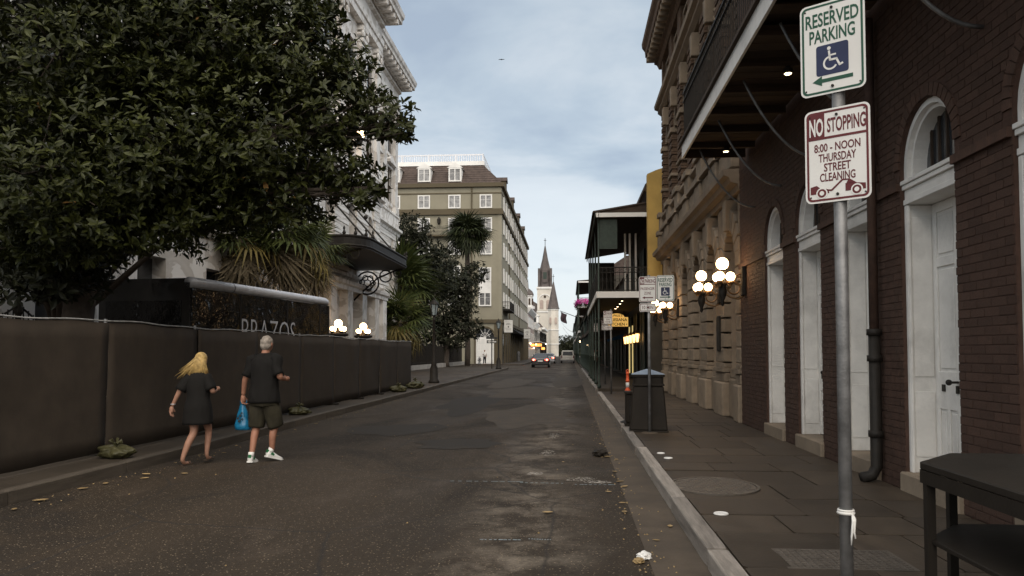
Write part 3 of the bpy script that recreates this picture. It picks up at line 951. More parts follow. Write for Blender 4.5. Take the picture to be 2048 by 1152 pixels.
downlight(2.86, 14.31, 5.23, 'small lit lamp under the far end of the iron balcony')
downlight(2.88, 10.33, 5.23, 'small lit lamp under the balcony beside the parking sign')

# ------------------------------------------------------------------ right: limestone and brick bank building
SB = thing('stone_building', 'weathered limestone building with rusticated arches and brick upper floors', 'building', (WR, 22.7, 0.13))
SY0, SY1 = 16.02, 29.4
ARCH = [17.1 + 2.17 * i for i in range(6)]
AW, AZS, ARISE = 1.12, 3.62, 0.56
sw = MB()
arch_wall(sw, 'x', WR + 0.16, WR + 0.6, SY0, SY1, 1.2, 4.9, [(c, AW, 1.2, AZS, ARISE) for c in ARCH], 12)
sw_o = sw.build('wall', 'stone_flat', SB)
MB().box(WR + 0.45, WR + 0.47, SY0 + 0.3, SY1 - 0.3, 1.2, 4.3).build('window_glass', 'glass', SB)
for c in ARCH:
    wf = MB()
    for dy in (-AW / 2 + 0.03, 0, AW / 2 - 0.03): wf.box(WR + 0.40, WR + 0.45, c + dy - 0.03, c + dy + 0.03, 1.25, 4.1)
    for z in (1.28, 2.3, 3.5): wf.box(WR + 0.405, WR + 0.445, c - AW / 2, c + AW / 2, z - 0.03, z + 0.03)
    wf.build('window_frame', 'dark_wood', SB)
# plinth
blk = unit_block('stone_block', 'stone', 0.045)
y = SY0
bounds = [SY0] + [(ARCH[i] + ARCH[i + 1]) / 2 for i in range(5)] + [SY1]
pc = [SY0 + 0.22] + [(ARCH[i] + ARCH[i + 1]) / 2 for i in range(5)] + [SY1 - 0.25]
pw = [0.44] + [1.0] * 5 + [0.5]
for c in ARCH:
    inst('stone_block', blk, SB, (WR + 0.33, c, 0.545), (0.5, AW + 0.02, 0.87))
    inst('stone_block', blk, SB, (WR + 0.36, c, 1.09), (0.5, AW + 0.02, 0.20))
for c, w in zip(pc, pw):
    inst('stone_block', blk, SB, (WR + 0.24, c, 0.50), (0.62, w + 0.06, 0.78))
    inst('stone_block', blk, SB, (WR + 0.26, c, 1.00), (0.56, w + 0.04, 0.21))
    inst('stone_block', blk, SB, (WR + 0.255, c, 1.165), (0.62, w + 0.08, 0.10))
    inst('stone_block', blk, SB, (WR + 0.265, c, 1.265), (0.56, w + 0.02, 0.09))
    # rusticated courses: wide and narrow in turn
    z = 1.32; k = 0
    while z < AZS - 0.05:
        h = 0.335
        inst('stone_block', blk, SB, (WR + 0.20, c + U_(-.004, .004), z + h / 2), (0.42 + U_(-.008, .008), w - 0.02, h - 0.035))
        z += h; k += 1
# voussoirs around each arch reaching up to the string course
for ci, c in enumerate(ARCH):
    n = 9
    lim = 2.17 / 2
    for i in range(n):
        a0, a1 = 180 * i / n + 0.9, 180 * (i + 1) / n - 0.9
        r0 = ARISE
        am = (a0 + a1) / 2

        def outer(a):
            ca, sa = math.cos(rad(a)), math.sin(rad(a))
            R = 1.02 if i != 4 else 1.24
            t = min(R, (lim - 0.02) / max(1e-3, abs(ca)), 1.24 / max(1e-3, sa))
            return (c + t * ca, AZS + t * sa)

        poly = [(c + r0 * math.cos(rad(a0)), AZS + r0 * math.sin(rad(a0))), outer(a0), outer(a1), (c + r0 * math.cos(rad(a1)), AZS + r0 * math.sin(rad(a1)))]
        x0 = WR - 0.01 if i != 4 else WR - 0.10
        MB().prism(poly, 'x', x0, WR + 0.4).build('voussoir', 'stone', SB, bevel=0.022)
# spandrel blocks above the piers
for c, w in zip(pc, pw):
    inst('stone_block', blk, SB, (WR + 0.24, c, 4.42), (0.4, max(0.2, w - 0.32), 0.85))


def profile_run(name, prof, y0, y1, mt, parent):
    """moulding: (x,z) profile run along the street"""
    return MB().prism(prof, 'y', y0, y1).build(name, mt, parent)


X = WR
profile_run('string_course', [(X + 0.5, 4.88), (X + 0.0, 4.88), (X - 0.02, 5.0), (X - 0.16, 5.04), (X - 0.20, 5.14), (X - 0.30, 5.18), (X - 0.32, 5.30), (X + 0.5, 5.34)], SY0, SY1 + 0.25, 'stone_flat', SB)
MB().box(X + 0.06, X + 0.5, SY0, SY1, 5.34, 6.5).build('parapet', 'stone_flat', SB)
for c, w in zip(pc, pw):
    inst('stone_block', blk, SB, (X + 0.12, c, 5.62), (0.55, w * 0.9, 0.55))
    inst('stone_block', blk, SB, (X + 0.12, c, 5.98), (0.66, w * 0.9 + 0.12, 0.16))
    inst('stone_block', blk, SB, (X + 0.14, c, 6.32), (0.48, w * 0.8, 0.5))
    inst('stone_block', blk, SB, (X + 0.14, c, 6.66), (0.62, w * 0.8 + 0.12, 0.18))
for c in ARCH:
    inst('stone_block', blk, SB, (X + 0.16, c, 5.66), (0.5, 1.15, 0.5))
    inst('stone_block', blk, SB, (X + 0.12, c, 6.02), (0.6, 1.2, 0.12))
profile_run('sill_course', [(X + 0.5, 6.48), (X + 0.04, 6.48), (X - 0.06, 6.54), (X - 0.06, 6.62), (X + 0.02, 6.70), (X + 0.5, 6.72)], SY0, SY1 + 0.1, 'stone_flat', SB)
# brick upper floors
uw = MB()
arch_wall(uw, 'x', X + 0.22, X + 0.7, SY0, SY1, 6.72, 10.7, [(c, 1.05, 7.0, 9.25, 0.525) for c in ARCH], 12)
uw.box(X + 0.22, X + 0.7, SY0, SY1, 10.7, 13.0)
uw_o = uw.build('upper_wall', 'tan_brick', SB)
MB().box(X + 0.5, X + 0.52, SY0 + 0.2, SY1 - 0.2, 6.9, 9.9).build('upper_glass', 'glass', SB)
for c in ARCH:
    wf = MB()
    for dy in (-0.48, 0, 0.48): wf.box(X + 0.44, X + 0.498, c + dy - 0.035, c + dy + 0.035, 7.0, 9.7)
    wf.box(X + 0.445, X + 0.495, c - 0.52, c + 0.52, 8.1, 8.18); wf.box(X + 0.445, X + 0.495, c - 0.52, c + 0.52, 9.2, 9.3)
    wf.build('window_frame', 'stone_flat', SB)
    ar = MB()
    for (r0, r1, x0) in ((0.525, 0.62, X + 0.10), (0.64, 0.72, X + 0.14), (0.74, 0.80, X + 0.10)):
        o = arc(c, 9.25, r1, 0, 180, 14); i_ = arc(c, 9.25, r0, 0, 180, 14)
        for k in range(14): ar.prism([o[k], o[k + 1], i_[k + 1], i_[k]], 'x', x0, X + 0.3)
    ar.build('arch_band', 'stone_flat', SB)
    MB().prism([(c - 0.10, 9.72), (c + 0.10, 9.72), (c + 0.19, 10.34), (c - 0.19, 10.34)], 'x', X - 0.10, X + 0.3).build('keystone', 'stone', SB, bevel=0.02)
    MB().box(X + 0.02, X + 0.4, c - 0.6, c + 0.6, 6.86, 7.0).build('window_sill', 'stone', SB)
# banded brick piers
for c, w in zip(pc, pw):
    mb = MB(); z = 6.74; k = 0
    while z < 10.55:
        h = 0.083
        d = 0.0 if k % 3 else 0.035
        mb.box(X + 0.02 + d, X + 0.3, c - w * 0.36 + d, c + w * 0.36 - d, z, z + h - 0.014); z += h; k += 1
    tag(mb.build('banded_pier', 'tan_brick', SB), kind='stuff')
    MB().box(X - 0.02, X + 0.3, c - w * 0.42, c + w * 0.42, 9.05, 9.22).build('pier_band', 'stone', SB, bevel=0.02)
    MB().box(X - 0.02, X + 0.3, c - w * 0.42, c + w * 0.42, 7.55, 7.66).build('pier_band', 'stone', SB, bevel=0.02)
profile_run('upper_string', [(X + 0.5, 10.55), (X + 0.05, 10.55), (X - 0.08, 10.65), (X - 0.08, 10.75), (X - 0.2, 10.8), (X - 0.22, 10.92), (X + 0.5, 10.96)], SY0, SY1 + 0.2, 'stone_flat', SB)
for c in ARCH:
    MB().ring([(c - 0.7, 11.15), (c + 0.7, 11.15), (c + 0.7, 12.25), (c - 0.7, 12.25)], [(c - 0.6, 11.25), (c + 0.6, 11.25), (c + 0.6, 12.15), (c - 0.6, 12.15)], 'x', X + 0.12, X + 0.25).build('panel_frame', 'stone_flat', SB)
for c, w in zip(pc, pw):
    MB().box(X + 0.05, X + 0.3, c - w * 0.36, c + w * 0.36, 10.97, 12.55).build('attic_pier', 'tan_brick', SB)
cor = [(X + 0.5, 12.5), (X + 0.02, 12.5), (X - 0.06, 12.66), (X - 0.16, 12.70), (X - 0.16, 12.92), (X - 0.50, 12.98), (X - 0.52, 13.2), (X - 0.62, 13.34), (X - 0.64, 13.5), (X + 0.5, 13.6)]
profile_run('cornice', cor, SY0 - 2, SY1 + 0.55, 'tan_brick', SB)
md_me = unit_block('modillion', 'stone', 0.05)
y = SY0
while y < SY1 + 0.5:
    inst('modillion', md_me, SB, (X - 0.30, y, 12.86), (0.34, 0.17, 0.22)); y += 0.46
MB().box(X + 0.2, X + 7, SY1 - 0.35, SY1, 0.1, 13.0).build('end_wall', 'tan_brick', SB)
MB().box(X + 0.1, X + 7, SY0, SY1, 13.6, 13.7).build('roof', 'roof', SB)
MB().box(X + 0.12, X + 0.15, 18.06, 18.34, 1.62, 2.35).build('plaque', 'iron', SB)
MB().ring([(18.02, 1.58), (18.38, 1.58), (18.38, 2.39), (18.02, 2.39)], [(18.06, 1.62), (18.34, 1.62), (18.34, 2.35), (18.06, 2.35)], 'x', X - 0.03, X - 0.008).build('plaque_frame', 'iron', SB)
MB().box(X - 0.045, X - 0.01, 18.03, 18.37, 1.60, 2.37).build('notice_board', 'iron', SB)


def wall_lamp(y, label):
    t = thing('wall_lamp', label, 'lamp', (3.0, y, 2.62), 0, 'globe lamps on the limestone wall')
    pl = MB(); pl.box(0.36, 0.44, -0.08, 0.08, 0.05, 0.62)
    pl.build('back_plate', 'iron', t, local=True, bevel=0.01)
    arm = MB()
    pts = [(0.40, 0, 0.12)]
    for i in range(9):
        a = rad(-90 + 200 * i / 8); pts.append((0.22 + 0.16 * math.cos(a) * -1 + 0.0, 0, 0.16 - 0.0 + 0.10 * math.sin(a)))
    arm.tube([(0.42, 0, 0.05), (0.30, 0, -0.02), (0.15, 0, 0.02), (0.02, 0, 0.12)], 0.022, 6)
    arm.torus((0.22, 0, 0.20), 0.12, 0.02, 'y', 14, 5)
    arm.torus((0.31, 0, 0.34), 0.08, 0.018, 'y', 12, 5)
    arm.tube([(0.42, 0, 0.5), (0.30, 0, 0.46), (0.18, 0, 0.36), (0.04, 0, 0.30)], 0.022, 6)
    arm.build('arm', 'lamp_metal', t, local=True, smooth=True)
    b = MB(); b.lathe([(0.01, -0.16), (0.035, -0.12), (0.03, -0.05), (0.075, 0.05), (0.085, 0.15), (0.06, 0.22), (0.10, 0.28), (0.05, 0.33), (0.04, 0.48), (0.06, 0.52), (0.09, 0.56)], (0, 0, 0), 10)
    b.build('stem', 'iron', t, local=True, smooth=True)
    for k in range(3):
        a = rad(90 + 120 * k + 30)
        cx, cy = 0.155 * math.cos(a), 0.155 * math.sin(a)
        MB().lathe([(0.02, 0.22), (0.03, 0.26), (0.07, 0.30), (0.06, 0.335)], (cx, cy, 0), 10).build('globe_holder', 'lamp_metal', t, local=True)
        MB().sphere((cx, cy, 0.425), 0.092, 16, 10).build('globe', 'globe', t, local=True, smooth=True)
    MB().sphere((0, 0, 0.68), 0.122, 18, 11).build('globe', 'globe', t, local=True, smooth=True)
    return t


M['lamp_metal'] = mat('bronze_lamp_metal', (0.20, 0.12, 0.06), 0.5, 0.3, 8, 0.1, metal=0.4)
wall_lamp(15.5, 'four globe wall lamp on limestone pier next to the red brick house')
wall_lamp(17.95, 'four globe wall lamp beside the plaque, second from the red brick house')
wall_lamp(24.8, 'four globe wall lamp half behind the reserved parking signs, third along the limestone wall')
wall_lamp(27.6, 'four globe wall lamp next to the yellow house, last along the limestone wall')


# ------------------------------------------------------------------ right: gallery houses down the street
def lace_panel(mb, axis, a, u0, u1, z0, z1, t=0.012):
    """cast-iron lace: rails, bars and rings between"""
    def bx(ua, ub, za, zb):
        if axis == 'x': mb.box(a - t, a + t, ua, ub, za, zb)
        else: mb.box(ua, ub, a - t, a + t, za, zb)
    bx(u0, u1, z1 - 0.05, z1); bx(u0, u1, z0, z0 + 0.04); bx(u0, u1, z1 - 0.24, z1 - 0.21)
    n = max(2, int((u1 - u0) / 0.16)); st = (u1 - u0) / n
    for i in range(n + 1):
        u = u0 + i * st
        bx(u - 0.012, u + 0.012, z0 + 0.04, z1 - 0.05)
    h = z1 - z0
    for i in range(0, n):
        u = u0 + (i + 0.5) * st
        c = (a, u, z0 + h * 0.45) if axis == 'x' else (u, a, z0 + h * 0.45)
        mb.torus(c, st * 0.42, 0.009, axis, 8, 3)
        c2 = (c[0], c[1], z1 - 0.145)
        mb.torus(c2, 0.05, 0.008, axis, 6, 3)


def gallery_house(label, y0, y1, zd, zr, top, xo, wallm, group=None, floors=1, slope=0.4, ywall=None, fasc='white_trim', lace=True, detail=True):
    """house on the right building line with an iron gallery over the pavement"""
    t = thing('gallery_house', label, 'building', (WR, (y0 + y1) / 2, 0.13), 0, group)
    yw0 = y0 if ywall is None else ywall
    MB().box(WR + 0.05, WR + 7, yw0, y1, 0.1, top).build('wall', wallm, t)
    MB().prism([(WR - 0.15, top), (WR + 7, top), (WR + 7, top + 1.6), (WR + 3.5, top + 2.4)], 'y', yw0, y1).build('roof', 'roof', t)
    levels = [zd + i * (zr - zd) / floors for i in range(floors)]
    n = max(2, int((y1 - y0) / 3.3)); st = (y1 - y0 - 0.2) / n
    # ground floor shutters / doors and upper doors
    for lv in [0.3] + [z + 0.12 for z in levels]:
        hh = (zd - 0.7) if lv < 1 else min(2.5, (zr - zd) / floors - 0.9)
        for i in range(n):
            yc = y0 + 0.1 + (i + 0.5) * st
            d = MB(); d.box(WR - 0.03, WR + 0.06, yc - 0.55, yc + 0.55, lv, lv + hh)
            do = d.build('door', 'green_iron' if (i % 2) else 'dark_wood', t)
            s = MB(); s.box(WR - 0.06, WR - 0.031, yc - 1.0, yc - 0.57, lv, lv + hh); s.box(WR - 0.06, WR - 0.031, yc + 0.57, yc + 1.0, lv, lv + hh)
            s.build('shutter', 'green_iron', do)
    for z in levels:
        MB().box(xo + 0.05, WR - 0.08, y0 + 0.05, y1, z - 0.12, z).build('gallery_deck', 'dark_wood', t)
        MB().box(xo, xo + 0.045, y0, y1, z - 0.22, z + 0.03).build('fascia', fasc, t)
        MB().box(xo + 0.047, WR - 0.08, y0, y0 + 0.045, z - 0.22, z + 0.03).build('fascia', fasc, t)
        if lace:
            rl = MB(); lace_panel(rl, 'x', xo + 0.08, y0 + 0.1, min(y1, y0 + 14), z + 0.06, z + 1.02)
            lace_panel(rl, 'y', y0 + 0.09, xo + 0.08, WR - 0.1, z + 0.06, z + 1.02)
            rl.build('railing', 'iron', t)
    # posts, with lace brackets below the roof
    for i in range(n + 1):
        yy = y0 + 0.1 + i * st
        p = MB(); p.lathe([(0.075, 0.0), (0.075, 0.12), (0.045, 0.16), (0.04, 1.2), (0.055, 1.23), (0.038, 1.26), (0.034, zr - 0.13)], (xo + 0.1, yy, 0.13), 8)
        po = p.build('post', 'green_iron', t, smooth=True)
        if lace and i < 4:
            br = MB()
            for z in levels[1:] + [zr - 0.05]:
                for s in (-1, 1):
                    br.torus((xo + 0.1, yy + s * 0.42, z - 0.42), 0.4, 0.012, 'x', 8, 3, 90 if s > 0 else 0, 180 if s > 0 else 90)
                    br.torus((xo + 0.1, yy + s * 0.18, z - 0.2), 0.12, 0.01, 'x', 8, 3)
            br.build('lace_bracket', 'iron', po)
    # roof of the gallery
    MB().prism([(xo - 0.15, zr - 0.02), (xo - 0.12, zr + 0.05), (WR, zr + slope + 0.05), (WR, zr + slope)], 'y', y0 - 0.12, y1).build('gallery_roof', 'roof', t)
    MB().box(xo + 0.0, WR - 0.05, y0 - 0.10, y0 - 0.05, zr - 0.20, zr - 0.03).build('fascia', fasc, t)
    MB().box(xo - 0.04, xo + 0.0, y0 - 0.10, y1, zr - 0.18, zr - 0.03).build('fascia', 'green_iron', t)
    gb = MB(); gb.prism([(xo + 0.02, zr - 0.02), (WR - 0.05, zr - 0.02), (WR - 0.05, zr + slope - 0.01)], 'y', y0 - 0.06, y0 - 0.03)
    gb.build('gable_board', 'dark_wood', t)
    return t, levels, n, st


gh, lv, n_, st_ = gallery_house('dark gallery house with white fascia boards and iron lace beside the yellow party wall', 31.0, 46.5, 3.95, 7.15, 7.4, 1.05, 'dark_wall', ywall=30.4)
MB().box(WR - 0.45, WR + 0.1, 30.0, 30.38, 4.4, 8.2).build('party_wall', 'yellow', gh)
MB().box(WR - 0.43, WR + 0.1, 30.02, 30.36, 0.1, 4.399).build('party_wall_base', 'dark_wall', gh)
MB().prism([(WR - 0.45, 8.201), (WR + 6.8, 8.201), (WR + 6.8, 9.6), (WR + 3.4, 11.2), (WR + 0.4, 8.75), (WR - 0.1, 8.6), (WR - 0.45, 8.45)], 'y', 30.0, 30.38).build('parapet', 'yellow', gh)
MB().box(WR + 0.101, WR + 6.8, 30.0, 30.38, 0.1, 8.2).build('gable', 'tan_brick', gh)
MB().prism([(WR - 0.55, 7.9), (WR - 0.45, 7.86), (WR + 0.0, 8.3), (WR - 0.1, 8.5), (WR - 0.5, 8.14)], 'y', 30.39, 46.4).build('eave', 'dark_wood', gh)
MB().prism([(1.15, 4.4), (2.6, 4.4), (2.6, 6.8), (1.15, 6.8)], 'y', 45.5, 45.55).build('gallery_end_screen', 'dark_wall', gh)
# hanging blind and dark soffit end board at the near end of the upper gallery
MB().box(1.12, 1.9, 31.12, 31.15, 5.7, 6.9).build('blind', 'green_iron', gh)
for x in (1.4, 1.6, 1.85):
    MB().box(x + .9, x + .98, 33, 33.05, 4.0, 6.6).build('louvre', 'cream', gh)

# lit doorway strips inside the ground floor
MB().box(WR - 0.10, WR - 0.07, 44.2, 44.7, 0.4, 3.0).build('lit_doorway', 'lit_door', gh)
MB().box(WR - 0.10, WR - 0.07, 42.0, 42.4, 0.4, 3.0).build('lit_doorway', 'lit_door', gh)

gallery_house('plain dark house with a low awning gallery beyond the lantern gallery', 46.8, 72.0, 3.1, 4.5, 6.2, 1.25, 'dark_wall', 'houses further along the street', fasc='dark_wood')
gc, lvc, nc, stc = gallery_house('tall three storey gallery house with pink flowers on its iron railing', 95.0, 118.0, 4.2, 10.3, 11.0, 1.0, 'dark_wall', 'houses further along the street', floors=2, slope=0.2)
gallery_house('low pinkish gallery house next to the flower gallery, towards the cathedral', 119.0, 160.0, 4.0, 7.2, 8.0, 1.0, 'pinkish', 'houses further along the street', fasc='white_trim')
gallery_house('dark gallery house opposite the cathedral, next to the street end trees', 162.0, 230.0, 4.2, 7.6, 8.2, 0.9, 'dark_wall', 'houses further along the street')
gallery_house('brown gallery house between the low balcony house and the flower gallery', 72.4, 94.6, 3.2, 4.8, 6.6, 1.2, 'tan_brick', 'houses further along the street', fasc='dark_wood')

for i, (x, y, z) in enumerate([(2.19, 32.81, 3.72), (2.23, 34.76, 3.72), (2.25, 36.95, 3.72), (2.25, 38.57, 3.72)]):
    downlight(x, y, z, 'recessed lit downlight in the ground floor gallery ceiling by the yellow lit sign', 'downlights under the gallery')


def lantern(x, y, z, label, group):
    t = thing('wall_lantern', label, 'lantern', (x, y, z), 0, group)
    b = MB(); b.tube([(0.22, 0, 0.1), (0.08, 0, 0.1), (0, 0, 0.2)], 0.014, 5); b.lathe([(0.02, 0.30), (0.09, 0.44), (0.14, 0.45), (0.06, 0.55), (0.02, 0.62)], (0, 0, 0), 6)
    b.lathe([(0.03, -0.08), (0.06, -0.02), (0.07, 0.0)], (0, 0, 0), 6)
    for k in range(6):
        a = rad(60 * k); b.tube([(0.07 * math.cos(a), 0.07 * math.sin(a), 0), (0.12 * math.cos(a), 0.12 * math.sin(a), 0.44)], 0.007, 4)
    b.build('frame', 'lamp_metal', t, local=True)
    MB().lathe([(0.055, 0.01), (0.075, 0.2), (0.095, 0.4), (0.03, 0.43)], (0, 0, 0), 8).build('flame_glass', 'lantern_glow', t, local=True)
    return t


for (y, z) in ((37.52, 2.34), (39.5, 2.34), (41.6, 2.34), (43.7, 2.34), (45.7, 2.34)):
    lantern(3.22, y, z - 0.3, 'brass lantern glowing in the row along the dark gallery wall', 'lanterns under the gallery')

# hanging lit restaurant sign, facing up and down the street
t = thing('hanging_sign', 'lit yellow hanging sign with dark lettering under the gallery', 'sign', (2.5, 42.0, 2.95))
MB().box(-0.62, 0.62, -0.05, 0.05, 0.0, 0.50).build('panel', 'sign_glow', t, local=True)
MB().prism([(-0.42, 0.502)] + [(0.42 * math.cos(rad(a)), 0.502 + 0.20 * math.sin(rad(a))) for a in range(0, 181, 15)], 'y', -0.045, 0.045).build('crest', 'sign_glow', t, local=True)
mb = MB()
put_text(mb, "K-PAUL'S", 0.13, 0, 0.585, -0.052, 0.62)
put_text(mb, 'LOUISIANA', 0.17, 0, 0.36, -0.056, 1.14)
put_text(mb, '• KITCHEN •', 0.17, 0, 0.12, -0.056, 1.14)
mb.build('lettering', 'sign_black', t, local=True, recalc=False)
mb = MB()
for x in (-0.4, 0.4): mb.tube([(x, 0, 0.5), (x, 0, 0.84)], 0.012, 5)
mb.build('hanger', 'iron', t, local=True)

# blue awning scrap and small objects under the galleries
t = thing('awning', 'small blue awning under the gallery beyond the lanterns', 'awning', (2.9, 50, 2.4))
MB().prism([(-0.5, 0.0), (0.5, 0.35), (0.5, 0.05), (-0.5, -0.15)], 'y', -0.4, 0.4).build('canopy', 'blue_awning', t, local=True)
MB().tube([(0.5, 0, 0.3), (0.55, 0, 0.3)], 0.02, 6).build('bracket', 'iron', t, local=True)

# hanging flower baskets on the tall gallery
rf = random.Random(5)


def leafball(mb, c, r, n, size, rr, flat=1.0):
    for _ in range(n):
        d = Vector((rr.gauss(0, 1), rr.gauss(0, 1), rr.gauss(0, 1))).normalized() * r * rr.uniform(0.35, 1.0)
        d.z *= flat
        p = Vector(c) + d
        a = Vector((rr.uniform(-1, 1), rr.uniform(-1, 1), rr.uniform(-1, 1))).normalized() * size * rr.uniform(0.7, 1.3)
        b = a.orthogonal().normalized() * size * 0.5
        b.rotate(Matrix.Rotation(rr.uniform(0, 6.28), 3, a.normalized()))
        mb.add([p - a * 0.5, p + b * 0.5, p + a * 0.5, p - b * 0.5], [(0, 1, 2, 3)])


for i, (bx_, y) in enumerate(((1.25, 94.9), (1.95, 94.9), (2.6, 94.9), (1.0, 97.5), (1.0, 101))):
    t = thing('flower_basket', 'pink flowers in a basket on the tall gallery railing', 'flowers', (bx_, y, 7.25), 0, 'pink flower baskets')
    MB().lathe([(0.1, 0), (0.3, 0.1), (0.34, 0.22)], (0, 0, 0), 8).build('basket', 'dark_wood', t, local=True)
    mb = MB(); leafball(mb, (0, 0, 0.5), 0.55, 260, 0.16, rf, 0.8); mb.build('blossom', 'flower', t, local=True, recalc=False)
    mb = MB(); leafball(mb, (0, 0, 0.1), 0.5, 90, 0.16, rf); mb.build('foliage', 'leaf_dark', t, local=True, recalc=False)


# ------------------------------------------------------------------ left: white marble courthouse
MXC, MXE, MYC, MYE = -11.8, -13.5, 47.2, 59.7      # centre block face / end wing face, ends
MH = thing('marble_courthouse', 'white marble courthouse with columns and a deep bracketed cornice', 'building', (-14, 42, 0.1))


def courthouse_front(X, y0, y1, bays, rust=True):
    """one plane of the street front: rusticated base with arches, tall order above, entablature"""
    w = (y1 - y0) / bays
    cs = [y0 + (i + 0.5) * w for i in range(bays)]
    # ground floor
    b = MB(); arch_wall(b, 'x', X - 0.7, X, y0, y1, 0.1, 5.3, [(c, 1.5, 0.9, 4.3, 0) for c in cs])
    b.build('ground_storey', 'marble', MH)
    MB().prism([(X - 0.5, 5.3), (X + 0.12, 5.3), (X + 0.2, 5.45), (X + 0.34, 5.5), (X + 0.34, 5.66), (X - 0.5, 5.75)], 'y', y0, y1 + 0.2).build('string_course', 'marble', MH)
    # first floor, rusticated, round heads
    b = MB(); arch_wall(b, 'x', X - 0.7, X - 0.06, y0, y1, 5.75, 10.6, [(c, 1.5, 6.6, 8.9, 0.75) for c in cs])
    b.build('arched_storey', 'marble', MH)
    me = unit_block('stone_course', 'marble', 0.05)
    z = 5.8; k = 0
    while z < 8.85:
        h = 0.62
        for i in range(bays + 1):
            ya = y0 if i == 0 else cs[i - 1] + 0.76
            yb = y1 if i == bays else cs[i] - 0.76
            if yb - ya > 0.1:
                inst('stone_course', me, MH, (X - 0.05, (ya + yb) / 2, z + h / 2), (0.22, yb - ya, h - 0.05))
        z += h
    while z < 10.4:
        h = 0.62
        hw = math.sqrt(max(0, 0.8 ** 2 - (max(0, z - 8.9)) ** 2))
        for i in range(bays + 1):
            ya = y0 if i == 0 else cs[i - 1] + hw
            yb = y1 if i == bays else cs[i] - hw
            if yb - ya > 0.1:
                inst('stone_course', me, MH, (X - 0.05, (ya + yb) / 2, z + h / 2), (0.22, yb - ya, h - 0.05))
        z += h
    MB().prism([(X - 0.5, 10.6), (X + 0.10, 10.6), (X + 0.16, 10.8), (X + 0.36, 10.9), (X + 0.36, 11.1), (X + 0.05, 11.2), (X + 0.05, 12.0), (X + 0.14, 12.05), (X + 0.14, 12.2), (X - 0.5, 12.25)], 'y', y0, y1 + 0.25).build('pedestal_course', 'marble', MH)
    # giant order: two window storeys between pilasters
    b = MB(); arch_wall(b, 'x', X - 0.75, X - 0.25, y0, y1, 12.25, 20.3, [(c, 1.5, 12.9, 15.6, 0) for c in cs])
    b.build('order_storey', 'marble', MH)
    for c in cs:
        for (z0, z1) in ((12.9, 15.6), (16.7, 18.9)):
            f = MB(); f.ring([(c - 0.95, z0 - 0.2), (c + 0.95, z0 - 0.2), (c + 0.95, z1 + 0.2), (c - 0.95, z1 + 0.2)], [(c - 0.75, z0), (c + 0.75, z0), (c + 0.75, z1), (c - 0.75, z1)], 'x', X - 0.3, X - 0.12)
            fo = f.build('window', 'marble', MH)
            MB().box(X - 0.5 if z0 < 15 else X - 0.248, X - 0.45 if z0 < 15 else X - 0.235, c - 0.75, c + 0.75, z0, z1).build('pane', 'glass', fo)
            fb = MB(); fb.box(X - 0.45 if z0 < 15 else X - 0.234, X - 0.2, c - 0.03, c + 0.03, z0, z1); fb.box(X - 0.45 if z0 < 15 else X - 0.234, X - 0.205, c - 0.75, c + 0.75, (z0 + z1) / 2 - 0.03, (z0 + z1) / 2 + 0.03)
            fb.build('glazing_bar', 'dark_wood', fo)
        for (z0, z1) in ((0.9, 4.3), (6.6, 9.6)):
            MB().box(X - 0.45, X - 0.42, c - 0.75, c + 0.75, z0, z1).build('pane', 'glass', MH)
        h = MB(); h.box(X - 0.2, X + 0.15, c - 1.1, c + 1.1, 15.85, 16.05); h.prism([(c - 1.05, 16.05), (c + 1.05, 16.05), (c, 16.5)], 'x', X - 0.2, X + 0.08)
        h.build('window_hood', 'marble', MH)
    for i in range(bays + 1):
        yc = y0 + i * w
        if i == 0: yc += 0.55
        if i == bays: yc -= 0.55
        p = MB()
        p.box(X - 0.3, X + 0.14, yc - 0.52, yc + 0.52, 12.25, 12.75)
        p.box(X - 0.3, X + 0.04, yc - 0.42, yc + 0.42, 12.75, 19.3)
        p.build('pilaster', 'marble', MH)
        cp = MB(); cp.box(X - 0.3, X + 0.12, yc - 0.5, yc + 0.5, 19.3, 19.5)
        for s in (-1, 1): cp.torus((X + 0.1, yc + s * 0.42, 19.75), 0.16, 0.07, 'x', 12, 5); cp.tube([(X - 0.25, yc + s * 0.42, 19.75), (X + 0.16, yc + s * 0.42, 19.75)], 0.1, 10)
        cp.box(X - 0.3, X + 0.16, yc - 0.55, yc + 0.55, 19.95, 20.2)
        cp.build('capital', 'marble', MH)
    MB().prism([(X - 0.5, 20.3), (X + 0.12, 20.3), (X + 0.12, 20.7), (X + 0.2, 20.75), (X + 0.2, 21.1), (X + 0.04, 21.15), (X + 0.04, 21.9), (X + 0.25, 22.0), (X + 0.25, 22.2), (X - 0.5, 22.3)], 'y', y0, y1 + 0.1).build('entablature', 'marble', MH)
    MB().prism([(X - 0.5, 22.6), (X + 1.1, 22.62), (X + 1.12, 22.85), (X + 1.22, 22.95), (X + 1.28, 23.2), (X - 0.5, 23.4)], 'y', y0, y1 + 1.2).build('cornice', 'marble', MH)
    MB().box(X - 0.5, X + 0.3, y0, y1 + 0.2, 22.3, 22.6).build('bed_mould', 'marble', MH)
    me2 = unit_block('modillion', 'marble', 0.06)
    y = y0 + 0.4
    while y < y1 + 1.1:
        inst('modillion', me2, MH, (X + 0.62, y, 22.44), (0.85, 0.34, 0.34)); y += 0.95
    MB().box(X - 0.4, X - 0.05, y0, y1 - 0.3, 23.4, 24.6).build('parapet', 'marble', MH)


courthouse_front(MXC, 11.0, MYC, 9)
courthouse_front(MXE, MYC, MYE, 3)
MB().box(-40, MXE - 0.76, 11.0, MYE - 0.02, 0.05, 23.3).build('body', 'marble', MH)
MB().box(MXE - 0.8, MXC - 0.02, MYC - 0.5, MYC - 0.02, 0.1, 23.3).build('return_wall', 'marble', MH)
MB().box(-40, MXE - 0.2, MYE - 0.6, MYE, 0.1, 22.6).build('end_wall', 'marble', MH)
